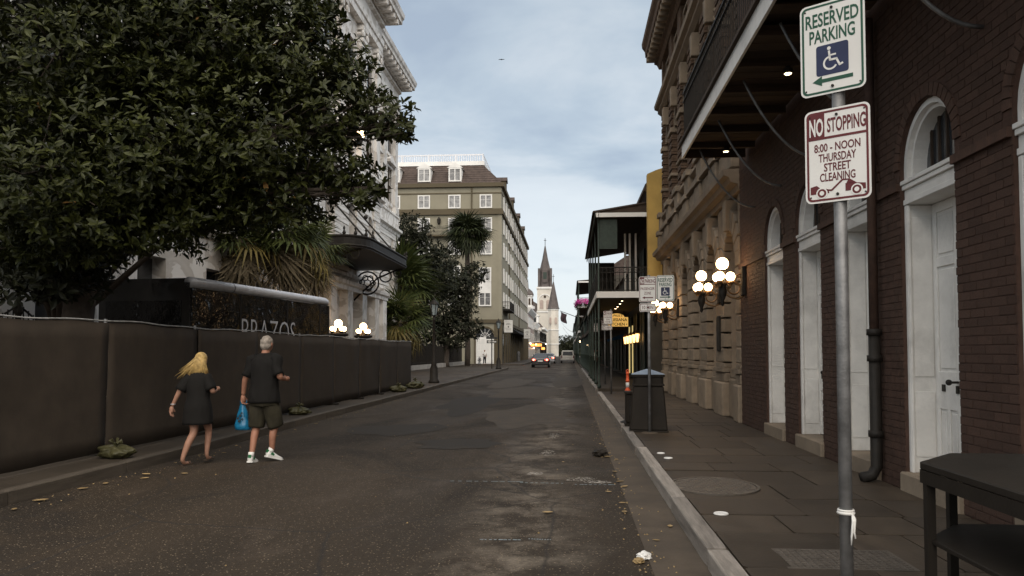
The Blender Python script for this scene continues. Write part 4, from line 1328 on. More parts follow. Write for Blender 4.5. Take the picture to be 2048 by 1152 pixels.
# entrance porch under the canopy
for yc in (34.0, 36.6, 39.4, 42.2, 45.0, 46.9):
    MB().box(MXC - 0.1, MXC + 0.45, yc - 0.45, yc + 0.45, 0.1, 4.75).build('porch_pier', 'marble', MH)
MB().prism([(MXC - 0.1, 4.752), (MXC + 0.5, 4.752), (MXC + 0.5, 4.95), (MXC + 0.62, 5.02), (MXC + 0.66, 5.2), (MXC - 0.1, 5.28)], 'y', 33.4, 47.5).build('porch_cornice', 'marble', MH)

# iron canopy on chains
t = thing('entrance_canopy', 'dark iron entrance canopy hung on rods from the marble courthouse', 'canopy', (MXC, 37.5, 6.1))
prof = []
cy0, cy1, out = 32.6, 42.3, 3.0
front = [(-0.1, cy0), (out - 0.9, cy0)] + [(out - 0.9 + 0.9 * math.sin(rad(a)), cy0 + 1.4 - 1.4 * math.cos(rad(a))) for a in range(15, 91, 15)] + [(out, cy1 - 1.4)] + [(out - 0.9 + 0.9 * math.cos(rad(a)), cy1 - 1.4 + 1.4 * math.sin(rad(a))) for a in range(15, 91, 15)] + [(-0.1, cy1)]
MB().prism([(MXC + x, y) for x, y in front], 'z', 6.1, 6.22).build('soffit', 'iron', t)
inn = [(MXC + x * 0.985, cy0 + 0.06 + (y - cy0) * 0.987) for x, y in front]
MB().ring([(MXC + x, y) for x, y in front], inn, 'z', 6.2205, 6.58).build('fascia', 'iron', t)
rim = MB(); rim.tube([(MXC + x, y, 6.6) for x, y in front], 0.06, 6); rim.tube([(MXC + x, y, 6.2) for x, y in front], 0.05, 6)
rim.build('rim', 'iron', t)
for (x, y) in front[1:-1:2]:
    MB().lathe([(0.05, 0), (0.09, 0.1), (0.03, 0.22), (0.06, 0.3), (0.01, 0.42)], (MXC + x, y, 6.62), 8).build('finial', 'iron', t)
for y in (34.2, 37.4, 40.6):
    MB().tube([(MXC + 0.05, y, 9.6), (MXC + 2.7, y, 6.6)], 0.045, 6).build('rod', 'iron', t)
    MB().sphere((MXC + 0.9, y, 8.8), 0.12, 8, 6).build('rod_boss', 'iron', t)
for y in (33.2, 41.6):
    sc = MB(); sc.torus((MXC + 0.75, y, 5.35), 0.62, 0.05, 'y', 20, 5); sc.torus((MXC + 0.75, y, 5.35), 0.36, 0.04, 'y', 16, 5)
    sc.torus((MXC + 1.75, y, 5.72), 0.32, 0.04, 'y', 16, 5); sc.torus((MXC + 2.4, y, 5.86), 0.2, 0.035, 'y', 12, 5)
    sc.tube([(MXC, y, 4.4), (MXC + 0.3, y, 4.7), (MXC + 1.3, y, 5.6), (MXC + 2.2, y, 5.98), (MXC + 2.7, y, 6.08)], 0.05, 5)
    for k in range(6): sc.torus((MXC + 0.75 + 0.3 * math.cos(k), y, 5.35 + 0.3 * math.sin(k)), 0.15, 0.03, 'y', 8, 4)
    sc.build('scroll_bracket', 'iron', t)


def candelabra(x, y, label):
    t = thing('candelabra_lamp', label, 'lamp', (x, y, 0.13), 0, 'globe candelabra by the courthouse steps')
    MB().lathe([(0.3, 0), (0.3, 0.3), (0.18, 0.4), (0.14, 1.7), (0.2, 1.78), (0.12, 1.85), (0.1, 2.0), (0.42, 2.12), (0.42, 2.2), (0.12, 2.26)], (0, 0, 0), 14).build('post', 'iron', t, local=True, smooth=True)
    for k in range(4):
        a = rad(45 + 90 * k)
        c = (0.27 * math.cos(a), 0.27 * math.sin(a), 2.40)
        MB().lathe([(0.04, 2.2), (0.09, 2.26), (0.08, 2.3)], (c[0], c[1], 0), 10).build('globe_holder', 'iron', t, local=True)
        MB().sphere(c, 0.10, 14, 9).build('globe', 'globe', t, local=True, smooth=True)
    MB().lathe([(0.12, 2.26), (0.08, 2.42), (0.10, 2.46)], (0, 0, 0), 10).build('stem', 'iron', t, local=True)
    MB().sphere((0, 0, 2.62), 0.165, 16, 10).build('globe', 'globe', t, local=True, smooth=True)


candelabra(-9.55, 31.4, 'lit globe candelabra lamp behind the screen fence next to the black coach')
candelabra(-9.5, 35.1, 'lit globe candelabra lamp behind the screen fence beside the marble porch pier')
# lit globe bracket high on the marble wall
t = thing('high_wall_lamp', 'single lit globe on a bracket high on the marble front behind the leaves', 'lamp', (MXC + 0.55, 40.6, 13.0))
MB().sphere((0, 0, 0.3), 0.24, 14, 9).build('globe', 'globe', t, local=True, smooth=True)
MB().lathe([(0.05, -0.35), (0.1, -0.3), (0.16, -0.05), (0.14, 0.08)], (0, 0, 0), 10).tube([(0, 0, -0.2), (-0.5, 0, -0.3)], 0.05, 6).build('bracket', 'iron', t, local=True)

# ------------------------------------------------------------------ left: olive hotel
HX, HY0, HY1, HT = -8.7, 98.0, 159.0, 23.0
HO = thing('olive_hotel', 'large olive stucco hotel with mansard roof, dormers and white windows', 'building', (HX, HY0, 0.1))
MB().box(-45, HX, HY0, HY1, 0.05, HT).build('wall', 'olive', HO)
for (z0, z1, d) in ((22.75, 23.25, 0.35), (19.2, 19.7, 0.28), (19.72, 19.95, 0.14), (5.3, 5.75, 0.2), (21.9, 22.05, 0.05)):
    MB().box(-45, HX + d, HY0 - d, HY1 + d, z0, z1).build('cornice', 'olive_dark', HO)
MB().box(HX - 0.9, HX + 0.10, HY0 - 0.10, HY0 + 1.0, 0.1, 5.3).build('corner_pier', 'olive_dark', HO)
MB().box(HX - 0.5, HX + 0.06, HY0 - 0.06, HY0 + 0.8, 5.75, 19.2).build('corner_strip', 'olive', HO)
mz0, mz1, run = 23.26, 26.2, 2.6
ms = MB()
a = [(-45, HY0 - 0.1), (HX + 0.1, HY0 - 0.1), (HX + 0.1, HY1 + 0.1), (-45, HY1 + 0.1)]
b_ = [(-45, HY0 + run), (HX - run, HY0 + run), (HX - run, HY1 - run), (-45, HY1 - run)]
ms.add([(x, y, mz0) for x, y in a] + [(x, y, mz1) for x, y in b_], [(0, 1, 5, 4), (1, 2, 6, 5), (2, 3, 7, 6), (4, 5, 6, 7), (3, 0, 4, 7)])
roof_o = ms.build('mansard_roof', 'roof', HO)
# slate courses on the mansard front read as thin ledges
rows = 8
sm = MB()
for i in range(1, rows):
    f = i / rows
    z = mz0 + (mz1 - mz0) * f; yy = HY0 - 0.1 + (run + 0.1) * f
    sm.box(-45, HX + 0.1 - (run + 0.1) * f + 0.02, yy - 0.05, yy + 0.1, z - 0.03, z + 0.012)
tag(sm.build('slate_course', 'roof', roof_o), kind='stuff')
MB().box(-45, HX - run + 0.15, HY0 + run - 0.15, HY1 - run, 26.2, 26.75).build('roof_curb', 'white_trim', HO)
rb = MB()
rb.box(-45, HX - run, HY0 + run, HY0 + run + 0.12, 27.55, 27.72)
rb.box(HX - run - 0.12, HX - run, HY0 + run, HY1 - run, 27.55, 27.72)
for k in range(10): rb.box(HX - run - 0.16 - 3.6 * k, HX - run - 3.6 * k, HY0 + run - 0.03, HY0 + run + 0.13, 26.75, 27.75)
ro = rb.build('roof_rail', 'silver', HO)
bm_ = MB().box(-0.045, 0.045, -0.045, 0.045, 0, 0.8).mesh('roof_baluster'); bm_.materials.append(M['silver'])
x = HX - run - 0.5
while x > -25:
    inst('roof_baluster', bm_, HO, (x, HY0 + run + 0.06, 26.752)); x -= 0.3


def win_meshes(w, h, key):
    f = MB(); t_ = 0.15
    f.ring([(-w / 2, 0), (w / 2, 0), (w / 2, h), (-w / 2, h)], [(-w / 2 + t_, t_), (w / 2 - t_, t_), (w / 2 - t_, h - t_), (-w / 2 + t_, h - t_)], 'y', -0.12, 0.02)
    f.box(-0.06, 0.06, -0.11, 0.0, t_, h - t_)
    p = MB(); p.box(-w / 2 + t_, w / 2 - t_, -0.05, 0.0, t_, h - t_)
    fm = f.mesh('window_' + key); fm.materials.append(M['white_trim']); pm = p.mesh('pane_' + key); pm.materials.append(M['curtain'])
    br = MB()
    br.box(-w / 2 + t_, w / 2 - t_, -0.08, -0.055, h * 0.62 - 0.015, h * 0.62 + 0.015)
    bm = br.mesh('glazing_bar'); bm.materials.append(M['white_trim'])
    return fm, pm, bm


def put_window(ms_, parent, x, y, z, rz):
    o = inst('window', ms_[0], parent, (x, y, z), (1, 1, 1), (0, 0, rz))
    for nm, me in (('pane', ms_[1]), ('glazing_bar', ms_[2])):
        q = bpy.data.objects.new(nm, me); COL.objects.link(q); q.parent = o


WN = win_meshes(1.6, 1.75, 'front'); WS = win_meshes(1.25, 1.9, 'side'); WT = win_meshes(1.6, 1.8, 'tall')
for i, x in enumerate((-10.68, -14.74, -18.7, -22.6, -26.6)):
    for z in (20.02, 17.05, 14.05, 10.9, 7.6):
        if z < 12 and i == 0: continue
        put_window(WN, HO, x, HY0 - 0.02, z, 0)
# tall corner window with white spandrel panel
put_window(WT, HO, -10.78, HY0 - 0.02, 10.6, 0); put_window(WT, HO, -10.78, HY0 - 0.02, 7.45, 0)
MB().box(-11.58, -9.98, HY0 - 0.10, HY0 - 0.001, 9.26, 10.59).build('spandrel', 'white_trim', HO)
for i, x in enumerate((-14.7, -18.7, -22.7)):
    d = MB(); d.box(x - 0.85, x + 0.85, HY0 + 0.1, HY0 + 2.5, 23.5, 25.3)
    do = d.build('dormer', 'white_trim', HO)
    MB().prism([(x - 1.05, 25.302), (x + 1.05, 25.302), (x, 26.0)], 'y', HY0 - 0.05, HY0 + 2.6).build('dormer_roof', 'white_trim', do)
    put_window(WN, do, x, HY0 + 0.08, 23.53, 0)
for i in range(4):
    y = HY0 + 9 + 14 * i
    d = MB(); d.box(HX - 2.4, HX - 0.1, y - 0.85, y + 0.85, 23.5, 25.3)
    do = d.build('dormer', 'olive_dark', HO)
    MB().prism([(y - 1.05, 25.302), (y + 1.05, 25.302), (y, 26.0)], 'x', HX - 2.5, HX + 0.05).build('dormer_roof', 'roof', do)
for k in range(15):
    y = HY0 + 3.2 + k * 4.0
    for z in (20.02, 17.0, 14.0, 10.6, 7.5):
        if z in (20.02, 17.0) or k % 1 == 0:
            put_window(WS, HO, HX + 0.02, y, z, rad(90))
    if k > 4:
        s = MB()
        for z in (20.02, 17.0, 14.0, 10.6, 7.5):
            for q in (-1, 1): s.box(HX + 0.01, HX + 0.08, y + q * 1.0 - 0.32, y + q * 1.0 + 0.32, z, z + 1.9)
        s.build('shutter_row', 'olive_dark', HO)
    aw = MB(); aw.prism([(y - 1.2, 0.1), (y + 1.2, 0.1), (y + 1.2, 3.4)] + arc(y, 3.4, 1.2, 0, 180, 10) + [(y - 1.2, 3.4)], 'x', HX - 0.01, HX + 0.02)
    aw.build('street_arch', 'glass', HO)
    MB().box(HX + 0.0, HX + 0.14, y + 1.5, y + 2.5, 0.1, 5.28).build('street_pier', 'olive_dark', HO)
for y in (HY0 + 12, HY0 + 33):
    MB().tube([(HX + 0.12, y, 22.7), (HX + 0.12, y, 5.8)], 0.09, 6).build('downpipe', 'olive_dark', HO)
MB().tube([(-12.5, HY0 - 0.12, 22.7), (-12.5, HY0 - 0.12, 5.8)], 0.09, 6).build('downpipe', 'olive_dark', HO)
# iron balcony with two wall lanterns on the front
bl = MB(); bl.box(-20.4, -13.2, HY0 - 0.9, HY0 - 0.01, 16.35, 16.5)
blo = bl.build('balcony', 'olive_dark', HO)
rr_ = MB(); lace_panel(rr_, 'y', HY0 - 0.85, -20.4, -13.2, 16.5, 17.55); rr_.build('railing', 'iron', blo)
for x in (-16.7, -12.65):
    MB().lathe([(0.05, 17.9), (0.2, 18.1), (0.25, 18.6), (0.05, 18.9)], (x, HY0 - 0.3, 0), 6).build('wall_lantern', 'iron', HO)
# balcony over the side street front
bl = MB(); bl.box(HX, HX + 1.0, HY0 + 2, HY0 + 10, 7.0, 7.15); blo = bl.build('balcony', 'iron', HO)
rr_ = MB(); lace_panel(rr_, 'x', HX + 0.95, HY0 + 2, HY0 + 10, 7.15, 8.2); lace_panel(rr_, 'y', HY0 + 2, HX, HX + 0.95, 7.15, 8.2); rr_.build('railing', 'iron', blo)
MB().prism([(HX + 0.0, 5.2), (HX + 1.3, 4.4), (HX + 1.3, 4.3), (HX + 0.0, 4.3)], 'y', HY0 + 14, HY0 + 44).build('awning', 'black_cloth', HO)
# arched white garage door
gd = MB(); gd.box(-11.92, -9.62, HY0 - 0.08, HY0 - 0.001, 0.1, 3.5); gdo = gd.build('garage_door', 'white_trim', HO)
gp = MB()
for i in range(4):
    for j in range(4):
        x0 = -11.85 + i * 0.565; z0 = 0.25 + j * 0.8
        gp.box(x0 + 0.05, x0 + 0.49, HY0 - 0.12, HY0 - 0.081, z0, z0 + 0.68)
gp.build('door_panel', 'white_trim', gdo)
MB().prism([(-9.62, 3.5)] + arc(-10.77, 3.5, 1.15, 0, 180, 14), 'y', HY0 - 0.05, HY0 - 0.002).build('fanlight', 'glass', gdo)
fb = MB()
for a_ in (30, 60, 90, 120, 150): fb.tube([(-10.77, HY0 - 0.08, 3.5), (-10.77 + 1.12 * math.cos(rad(a_)), HY0 - 0.08, 3.5 + 1.12 * math.sin(rad(a_)))], 0.025, 4)
fb.torus((-10.77, HY0 - 0.08, 3.5), 0.55, 0.025, 'y', 12, 4, 0, 180)
fb.build('fanlight_bar', 'white_trim', gdo)
MB().ring([(-9.4, 0.1)] + arc(-10.77, 3.5, 1.37, 0, 180, 14) + [(-12.14, 0.1)], [(-9.6, 0.1)] + arc(-10.77, 3.5, 1.17, 0, 180, 14) + [(-11.94, 0.1)], 'y', HY0 - 0.16, HY0 - 0.13).build('door_surround', 'olive_dark', gdo)


def banner(x, y, z, w, h, lines, label):
    t = thing('hanging_banner', label, 'banner', (x, y, z))
    MB().box(-w / 2, w / 2, -0.03, 0.03, 0, h).build('panel', 'sign_white', t, local=True)
    mb = MB()
    for (s, hh, zz, ww) in lines:
        if s: put_text(mb, s, hh, 0, zz, -0.034, ww)
        else:                                  # too small to read: word-length strokes
            xx = -ww / 2
            while xx < ww / 2 - 0.03:
                l = U_(0.05, 0.16); mb.box(xx, min(ww / 2, xx + l), -0.036, -0.031, zz, zz + hh * 0.55); xx += l + 0.03
    mb.prism([(-0.06, h * 0.38), (0.06, h * 0.38), (0.06, h * 0.46), (0.12, h * 0.46), (0, h * 0.52), (-0.12, h * 0.46), (-0.06, h * 0.46)], 'y', -0.036, -0.031)
    mb.build('lettering', 'sign_black', t, local=True, recalc=False)
    r = MB(); r.tube([(-w / 2 - 0.4, 0, h + 0.05), (w / 2, 0, h + 0.05)], 0.03, 5); r.tube([(-w / 2 - 0.4, 0, -0.04), (w / 2, 0, -0.04)], 0.03, 5)
    r.build('rod', 'iron', t, local=True)


banner(-7.95, 100, 4.15, 1.12, 1.62, [('Public', 0.13, 1.17, 0.45), ('Parking', 0.13, 1.0, 0.6), ('', 0.05, 0.45, 0.75), ('', 0.05, 0.32, 0.6), ('', 0.05, 1.45, 0.85)], 'white hanging banner with an upward arrow on the near corner of the olive hotel')
banner(-6.9, 125, 3.8, 1.05, 1.55, [('Public', 0.12, 1.12, 0.45), ('Parking', 0.12, 0.95, 0.6), ('', 0.05, 0.45, 0.75), ('', 0.05, 0.30, 0.75)], 'pale hanging banner midway along the olive hotel front, the further from the street lamp')


# ------------------------------------------------------------------ left: screen fence along the kerb
FX, FY0, FY1 = -6.45, 5.2, 31.2
cf = thing('construction_fence', 'temporary fence covered in black screen fabric along the kerb by the marble courthouse', 'fence', (FX, 18, 0.13))
npan = 10; st = (FY1 - FY0) / npan


def top_z(y):
    return 1.98 + 0.015 * math.sin(y * 1.3) + 0.008 * math.sin(y * 4.1)


for i in range(npan + 1):
    y = FY0 + i * st
    MB().tube([(FX - 0.04, y, 0.13), (FX - 0.04, y, 2.02)], 0.024, 8).build('post', 'galv', cf)
    MB().box(FX - 0.35, FX + 0.12, y - 0.12, y + 0.12, 0.128, 0.17).build('foot', 'black_plastic', cf)
for i in range(npan):
    y0 = FY0 + i * st + 0.01; y1 = y0 + st - 0.02
    nx, nz = 14, 8
    vs = []; fs = []
    for a in range(nx + 1):
        for b in range(nz + 1):
            y = y0 + (y1 - y0) * a / nx; z = 0.17 + (top_z(y) - 0.19) * b / nz
            d = 0.03 * noise.noise(Vector((y * 1.3, z * 0.9, i))) + 0.015 * noise.noise(Vector((y * 5, z * 2.0, i)))
            vs.append((FX + d, y, z))
    for a in range(nx):
        for b in range(nz):
            q = a * (nz + 1) + b
            fs.append((q, q + nz + 1, q + nz + 2, q + 1))
    o = MB().add(vs, fs).build('screen_panel', 'fabric', cf, smooth=True)
    so = o.modifiers.new('thickness', 'SOLIDIFY'); so.thickness = 0.006
cord = [(FX + 0.012, FY0 + k * 0.25, top_z(FY0 + k * 0.25) + 0.004) for k in range(int((FY1 - FY0) / 0.25) + 1)]
MB().tube(cord, 0.011, 5).build('top_cord', 'white_cord', cf)
er = MB(); er.tube([(FX - 0.04, FY1, 0.15), (FX - 0.04, FY1, 2.0), (FX - 3.2, FY1 + 0.25, 1.98)], 0.02, 6)
er.build('end_rail', 'galv', cf)
ep = MB(); ep.quad((FX - 0.03, FY1 + 0.012, 0.17), (FX - 3.2, FY1 + 0.26, 0.17), (FX - 3.2, FY1 + 0.26, 1.96), (FX - 0.03, FY1 + 0.012, 1.96))
ep.build('screen_panel', 'fabric', cf)


def sandbag(x, y, s, seed, label, group=None, rz=0.0):
    t = thing('sandbag', label, 'sandbag', (x, y, 0.126), rz, group)
    n, mm = 44, 22
    vs = []; fs = []
    for i in range(mm + 1):
        f = i / mm
        r = math.sin(math.pi * min(1, f * 0.98 + 0.02)) ** 0.7
        for j in range(n):
            a = 2 * math.pi * j / n
            k = 1 + 0.45 * noise.noise(Vector((math.cos(a) * 2.2 + seed, math.sin(a) * 2.2, f * 3))) + 0.25 * noise.noise(Vector((math.cos(a) * 6 + seed, math.sin(a) * 6, f * 7))) + 0.16 * math.sin(a * 9 + seed) * f
            vs.append((s * 0.30 * r * k * math.cos(a), s * 0.20 * r * k * math.sin(a), max(0.0, s * 0.25 * (1 - math.cos(math.pi * f)) / 2 * (0.85 + 0.3 * noise.noise(Vector((a, seed, f)))))))
    for i in range(mm):
        for j in range(n):
            j2 = (j + 1) % n
            fs.append((i * n + j, i * n + j2, (i + 1) * n + j2, (i + 1) * n + j))
    MB().add(vs, fs).build('sack', 'sandbag', t, local=True, smooth=True)
    k = MB()
    for q in range(7):
        a = 2 * math.pi * q / 7
        k.tube([(0.0, 0, s * 0.23), (0.03 * math.cos(a), 0.03 * math.sin(a), s * 0.27), (0.09 * math.cos(a), 0.07 * math.sin(a), s * (0.29 + 0.03 * (q % 3)))], [0.015, 0.012, 0.02], 4)
    k.build('tied_end', 'sandbag', t, local=True)


sandbag(-6.12, 10.1, 0.75, 1.3, 'crumpled yellow-green bag slumped over the kerb beside the person with blond hair')
sandbag(-6.18, 17.4, 0.8, 4.1, 'crumpled yellow-green bag on the kerb beside the person in dark shorts', rz=0.5)
sandbag(-6.16, 27.6, 1.0, 7.7, 'small yellow-green bag by the screen fence, before its far end', rz=0.2)
sandbag(-6.12, 30.4, 1.25, 9.2, 'pale bag sitting at the far end post of the screen fence', rz=0.9)

# ------------------------------------------------------------------ black coach behind the fence
p0, p1 = Vector((-8.29, 16.44)), Vector((-7.38, 23.39))
L_ = (p1 - p0).length
rz = math.atan2(p1.y - p0.y, p1.x - p0.x)
cb = thing('black_coach', 'black coach with silver roof edge and wavy dark glass behind the screen fence', 'coach', (p0.x, p0.y, 0.13), rz)
Wd, Hh = 2.35, 3.07                      # local x along the side, +y away from the street, z up
bd = MB()
bd.prism([(0, 0.45), (L_, 0.45), (L_, Hh - 0.35), (L_ - 0.12, Hh - 0.1), (0.0, Hh - 0.1)], 'y', 0.06, Wd)
bd.build('body', 'bus_black', cb, local=True)
nw = 4
cut = [0.03, 2.0, 4.35, 6.35, L_ - 0.04]
for i in range(4):
    mb = MB(); mb.box(cut[i] + 0.02, cut[i + 1] - 0.02, 0.02, 0.055, 1.35, Hh - 0.22)
    o = mb.build('window', 'bus_glass', cb, local=True)
    MB().box(cut[i + 1] - 0.02, cut[i + 1] + 0.02, 0.012, 0.058, 1.35, Hh - 0.22).build('pillar', 'iron', cb, local=True)
MB().box(4.0, 5.9, 0.012, 0.05, Hh - 0.215, Hh - 0.19).build('light_strip', 'silver', cb, local=True)
rf_ = MB(); rf_.tube([(0, 0.08, Hh - 0.10), (L_ - 0.35, 0.08, Hh - 0.10), (L_ - 0.1, 0.12, Hh - 0.11), (L_ - 0.0, 0.3, Hh - 0.13)], 0.125, 10)
rf_.build('roof_edge', 'silver', cb, local=True, smooth=True)
MB().tube([(1.64, 0.08, Hh - 0.10), (1.66, 0.08, Hh - 0.10)], 0.13, 10).build('roof_joint', 'iron', cb, local=True)
MB().box(0.05, L_ - 0.1, 0.15, Wd - 0.1, Hh - 0.1, Hh + 0.0).build('roof', 'bus_black', cb, local=True)
fr = MB(); fr.box(-0.03, -0.002, 0.25, Wd - 0.2, 1.2, Hh - 0.5); fr.build('end_window', 'bus_glass', cb, local=True)
mb = MB()
put_text(mb, 'BRAZOS', 0.62, 3.42, 1.95, 0.008, 2.75, bold=-0.012)
mb.build('lettering', 'silver', cb, local=True, recalc=False)
for x in (1.2, 5.8):
    w = MB(); w.tube([(x, 0.02, 0.48), (x, 0.32, 0.48)], 0.48, 20); wo = w.build('wheel', 'tyre', cb, local=True)
    w = MB(); w.tube([(x, 0.0, 0.48), (x, 0.021, 0.48)], 0.28, 16); w.build('rim', 'silver', wo, local=True)
    w = MB(); w.tube([(x, Wd - 0.3, 0.48), (x, Wd, 0.48)], 0.48, 20); w.build('wheel', 'tyre', cb, local=True)

# ------------------------------------------------------------------ iron garden fence of the courthouse
def garden_fence(name, label, X, y0, y1, arcs, individual):
    t = thing(name, label, 'fence', (X, (y0 + y1) / 2, 0.13))
    MB().box(X - 0.2, X + 0.2, y0, y1, 0.1, 0.5).build('base_wall', 'pale_stone', t)
    st = 3.2; n = int((y1 - y0) / st)
    pk = MB().tube([(0, 0, 0), (0, 0, 1.0)], [0.013, 0.013], 5).mesh('picket'); pk.materials.append(M['iron'])
    joined = MB(); rails = MB()
    for i in range(n + 1):
        y = y0 + i * st
        MB().lathe([(0.09, 0.5), (0.09, 0.7), (0.06, 0.75), (0.06, 2.3), (0.1, 2.35), (0.03, 2.55), (0.06, 2.62), (0.01, 2.72)], (X, y, 0), 6).build('fence_post', 'iron', t)
        if i == n: break
        k = int(st / 0.145)
        for j in range(1, k):
            f = j / k; yy = y + st * f
            zt = 2.0 + (0.35 * math.sin(math.pi * f) if not arcs else 0.55 * (1 - math.sin(math.pi * f)))
            if individual:
                inst('picket', pk, t, (X, yy, 0.5), (1, 1, zt - 0.5))
            else:
                joined.box(X - 0.012, X + 0.012, yy - 0.012, yy + 0.012, 0.5, zt)
        pts = []
        for j in range(9):
            f = j / 8
            pts.append((X, y + st * f, (2.0 + (0.35 * math.sin(math.pi * f) if not arcs else 0.55 * (1 - math.sin(math.pi * f)))) - 0.05))
        rails.tube(pts, 0.022, 5)
        rails.box(X - 0.02, X + 0.02, y, y + st, 0.65, 0.69)
    rails.build('rail', 'iron', t)
    if joined.v: tag(joined.build('pickets', 'iron', t), kind='stuff')


garden_fence('garden_fence', 'iron picket fence with swept rails before the marble courthouse', -11.0, 11.5, 30.7, True, True)
garden_fence('garden_fence', 'dark iron fence on a low stone base round the palm garden', -12.7, 48.6, 91.8, False, False)

# ------------------------------------------------------------------ trees
LEAF_V = [(0, 0, 0), (0.32, 0.16, 0.05), (0.34, 0, 0.0), (0.32, -0.16, 0.05), (0.68, 0.18, 0.03), (0.72, 0, -0.03), (0.68, -0.18, 0.03), (1.0, 0, -0.12)]
LEAF_F = [(0, 2, 1), (0, 3, 2), (1, 2, 5, 4), (2, 3, 6, 5), (4, 5, 7), (5, 6, 7)]


def leaf_frames(rr, c, n, out, spread=1.0):
    """a whorl of leaves around a twig end c"""
    fr = []
    ax = Vector(out).normalized()
    u = ax.orthogonal().normalized(); w = ax.cross(u)
    ph = rr.uniform(0, 6.28)
    for k in range(n):
        a = ph + k * 2.4
        d = (u * math.cos(a) + w * math.sin(a)) * spread * rr.uniform(.6, 1.2) + ax * rr.uniform(-0.2, 1.2) + Vector((0, 0, rr.uniform(-0.15, 0.2)))
        d.normalize()
        up = (ax - d * ax.dot(d))
        up = up.normalized() if up.length > 1e-3 else d.orthogonal()
        side = up.cross(d)
        side = (side + up * rr.uniform(-.45, .45)).normalized(); up = d.cross(side)
        fr.append((Vector(c) - ax * rr.uniform(0, 0.11), d, side, up, rr.uniform(0.06, 0.17)))
    return fr


def frame_pts(f, wscale=1.0):
    c, d, s, u, l = f
    return [c + d * (x * l) + s * (y * l * wscale) + u * (z * l) for x, y, z in LEAF_V]


def limb_tree(name, label, base, blobs, nclust, mt, leafn, trunk_r, rr, group=None, indiv=0, brown=0, leafscale=1.0, forkk=0.75):
    """blobs: (centre, radius (x,y,z)) that the crown fills; limbs reach into each"""
    t = thing(name, label, 'tree', base, 0, group)
    base = Vector(base)
    tr = MB()
    zf = min(b[0][2] for b in blobs)
    cx = sum(b[0][0] for b in blobs) / len(blobs); cy = sum(b[0][1] for b in blobs) / len(blobs)
    fork = base + Vector(((cx - base.x) * 0.12, (cy - base.y) * 0.12, max(1.6, (zf - base.z) * forkk)))
    tr.tube([base + Vector((0, 0, -0.05)), base + Vector((0.02, 0.03, 0.5)), base + (fork - base) * 0.6 + Vector((0.08, -0.05, 0)), fork], [trunk_r * 1.5, trunk_r * 1.1, trunk_r, trunk_r * 0.85], 10)
    for (c, r) in blobs:
        c = Vector(c)
        mid = fork.lerp(c, 0.5) + Vector((rr.uniform(-.3, .3), rr.uniform(-.3, .3), rr.uniform(0, .4)))
        tr.tube([fork + Vector((0, 0, -0.15)), mid, c], [trunk_r * 0.36, trunk_r * 0.2, trunk_r * 0.08], 6)
        for _ in range(7):
            d = Vector((rr.uniform(-1, 1) * r[0], rr.uniform(-1, 1) * r[1], rr.uniform(-.8, .8) * r[2]))
            s = mid.lerp(c, rr.uniform(0.3, 1.0))
            tr.tube([s, s.lerp(c + d, 0.5) + Vector((0, 0, -0.1)), c + d * 0.75], [trunk_r * 0.07, trunk_r * 0.045, 0.006], 5)
    tr.build('trunk', 'bark', t, smooth=True)
    vol = [(b[1][0] * b[1][1] * b[1][2]) ** 0.72 for b in blobs]; tot = sum(vol)
    frames = []
    for (c, r), v in zip(blobs, vol):
        for _ in range(int(nclust * v / tot)):
            while True:
                p = Vector((rr.uniform(-1, 1), rr.uniform(-1, 1), rr.uniform(-1, 1)))
                if 0.03 < p.length < 1: break
            q = p.length ** 0.55 / p.length            # towards the outside of the clump
            k = 1 + 0.42 * noise.noise(p * 2.3 + Vector(c)) + 0.12 * rr.uniform(-1, 1)
            pos = Vector((c[0] + p.x * q * k * r[0], c[1] + p.y * q * k * r[1], c[2] + p.z * q * k * r[2]))
            out = Vector((p.x, p.y, p.z + 0.7))
            frames += leaf_frames(rr, pos, rr.randint(max(3, leafn - 2), leafn + 2), out)
    if leafscale != 1.0:
        frames = [(c, d, s, u, l * leafscale) for c, d, s, u, l in frames]
    br = []
    if brown:
        rr.shuffle(frames); br = frames[:brown]; frames = frames[brown:]
    if indiv:
        camp = Vector((0, 0, CAM_H))
        frames.sort(key=lambda f: (f[0] - camp).length)
        lm = bpy.data.meshes.new('leaf'); lm.from_pydata(LEAF_V, [], LEAF_F); lm.materials.append(M[mt])
        rest = []
        cnt = 0
        for f in frames:
            pr = f[0] - camp
            dep = pr.dot(_fw); xx = pr.dot(_rt) / dep * FPX + 1024; yy = 576 - pr.dot(_up) / dep * FPX + SHIFT
            if cnt < indiv and dep > 0 and 0 < xx < 2048 and 0 < yy < 1152:
                cnt += 1
                o = bpy.data.objects.new('leaf', lm); COL.objects.link(o); o.parent = t
                mt_ = Matrix((f[1], f[2], f[3])).transposed().to_4x4()
                o.matrix_local = Matrix.Translation(f[0] - base) @ mt_ @ Matrix.Scale(f[4], 4)
            else: rest.append(f)
        frames = rest
    mb = MB()
    for f in frames: mb.add(frame_pts(f), LEAF_F)
    tag(mb.build('crown', mt, t, recalc=False), kind='stuff')
    if br:
        for f in br:
            MB().add(frame_pts(f, 1.2), LEAF_F).build('dead_leaf', 'leaf_brown', t, recalc=False)
    return t


def pb(px, py, Y, rx, ry, rz):
    p = on_y(px, py, Y)
    return (tuple(p), (rx, ry, rz))


rt = random.Random(21)
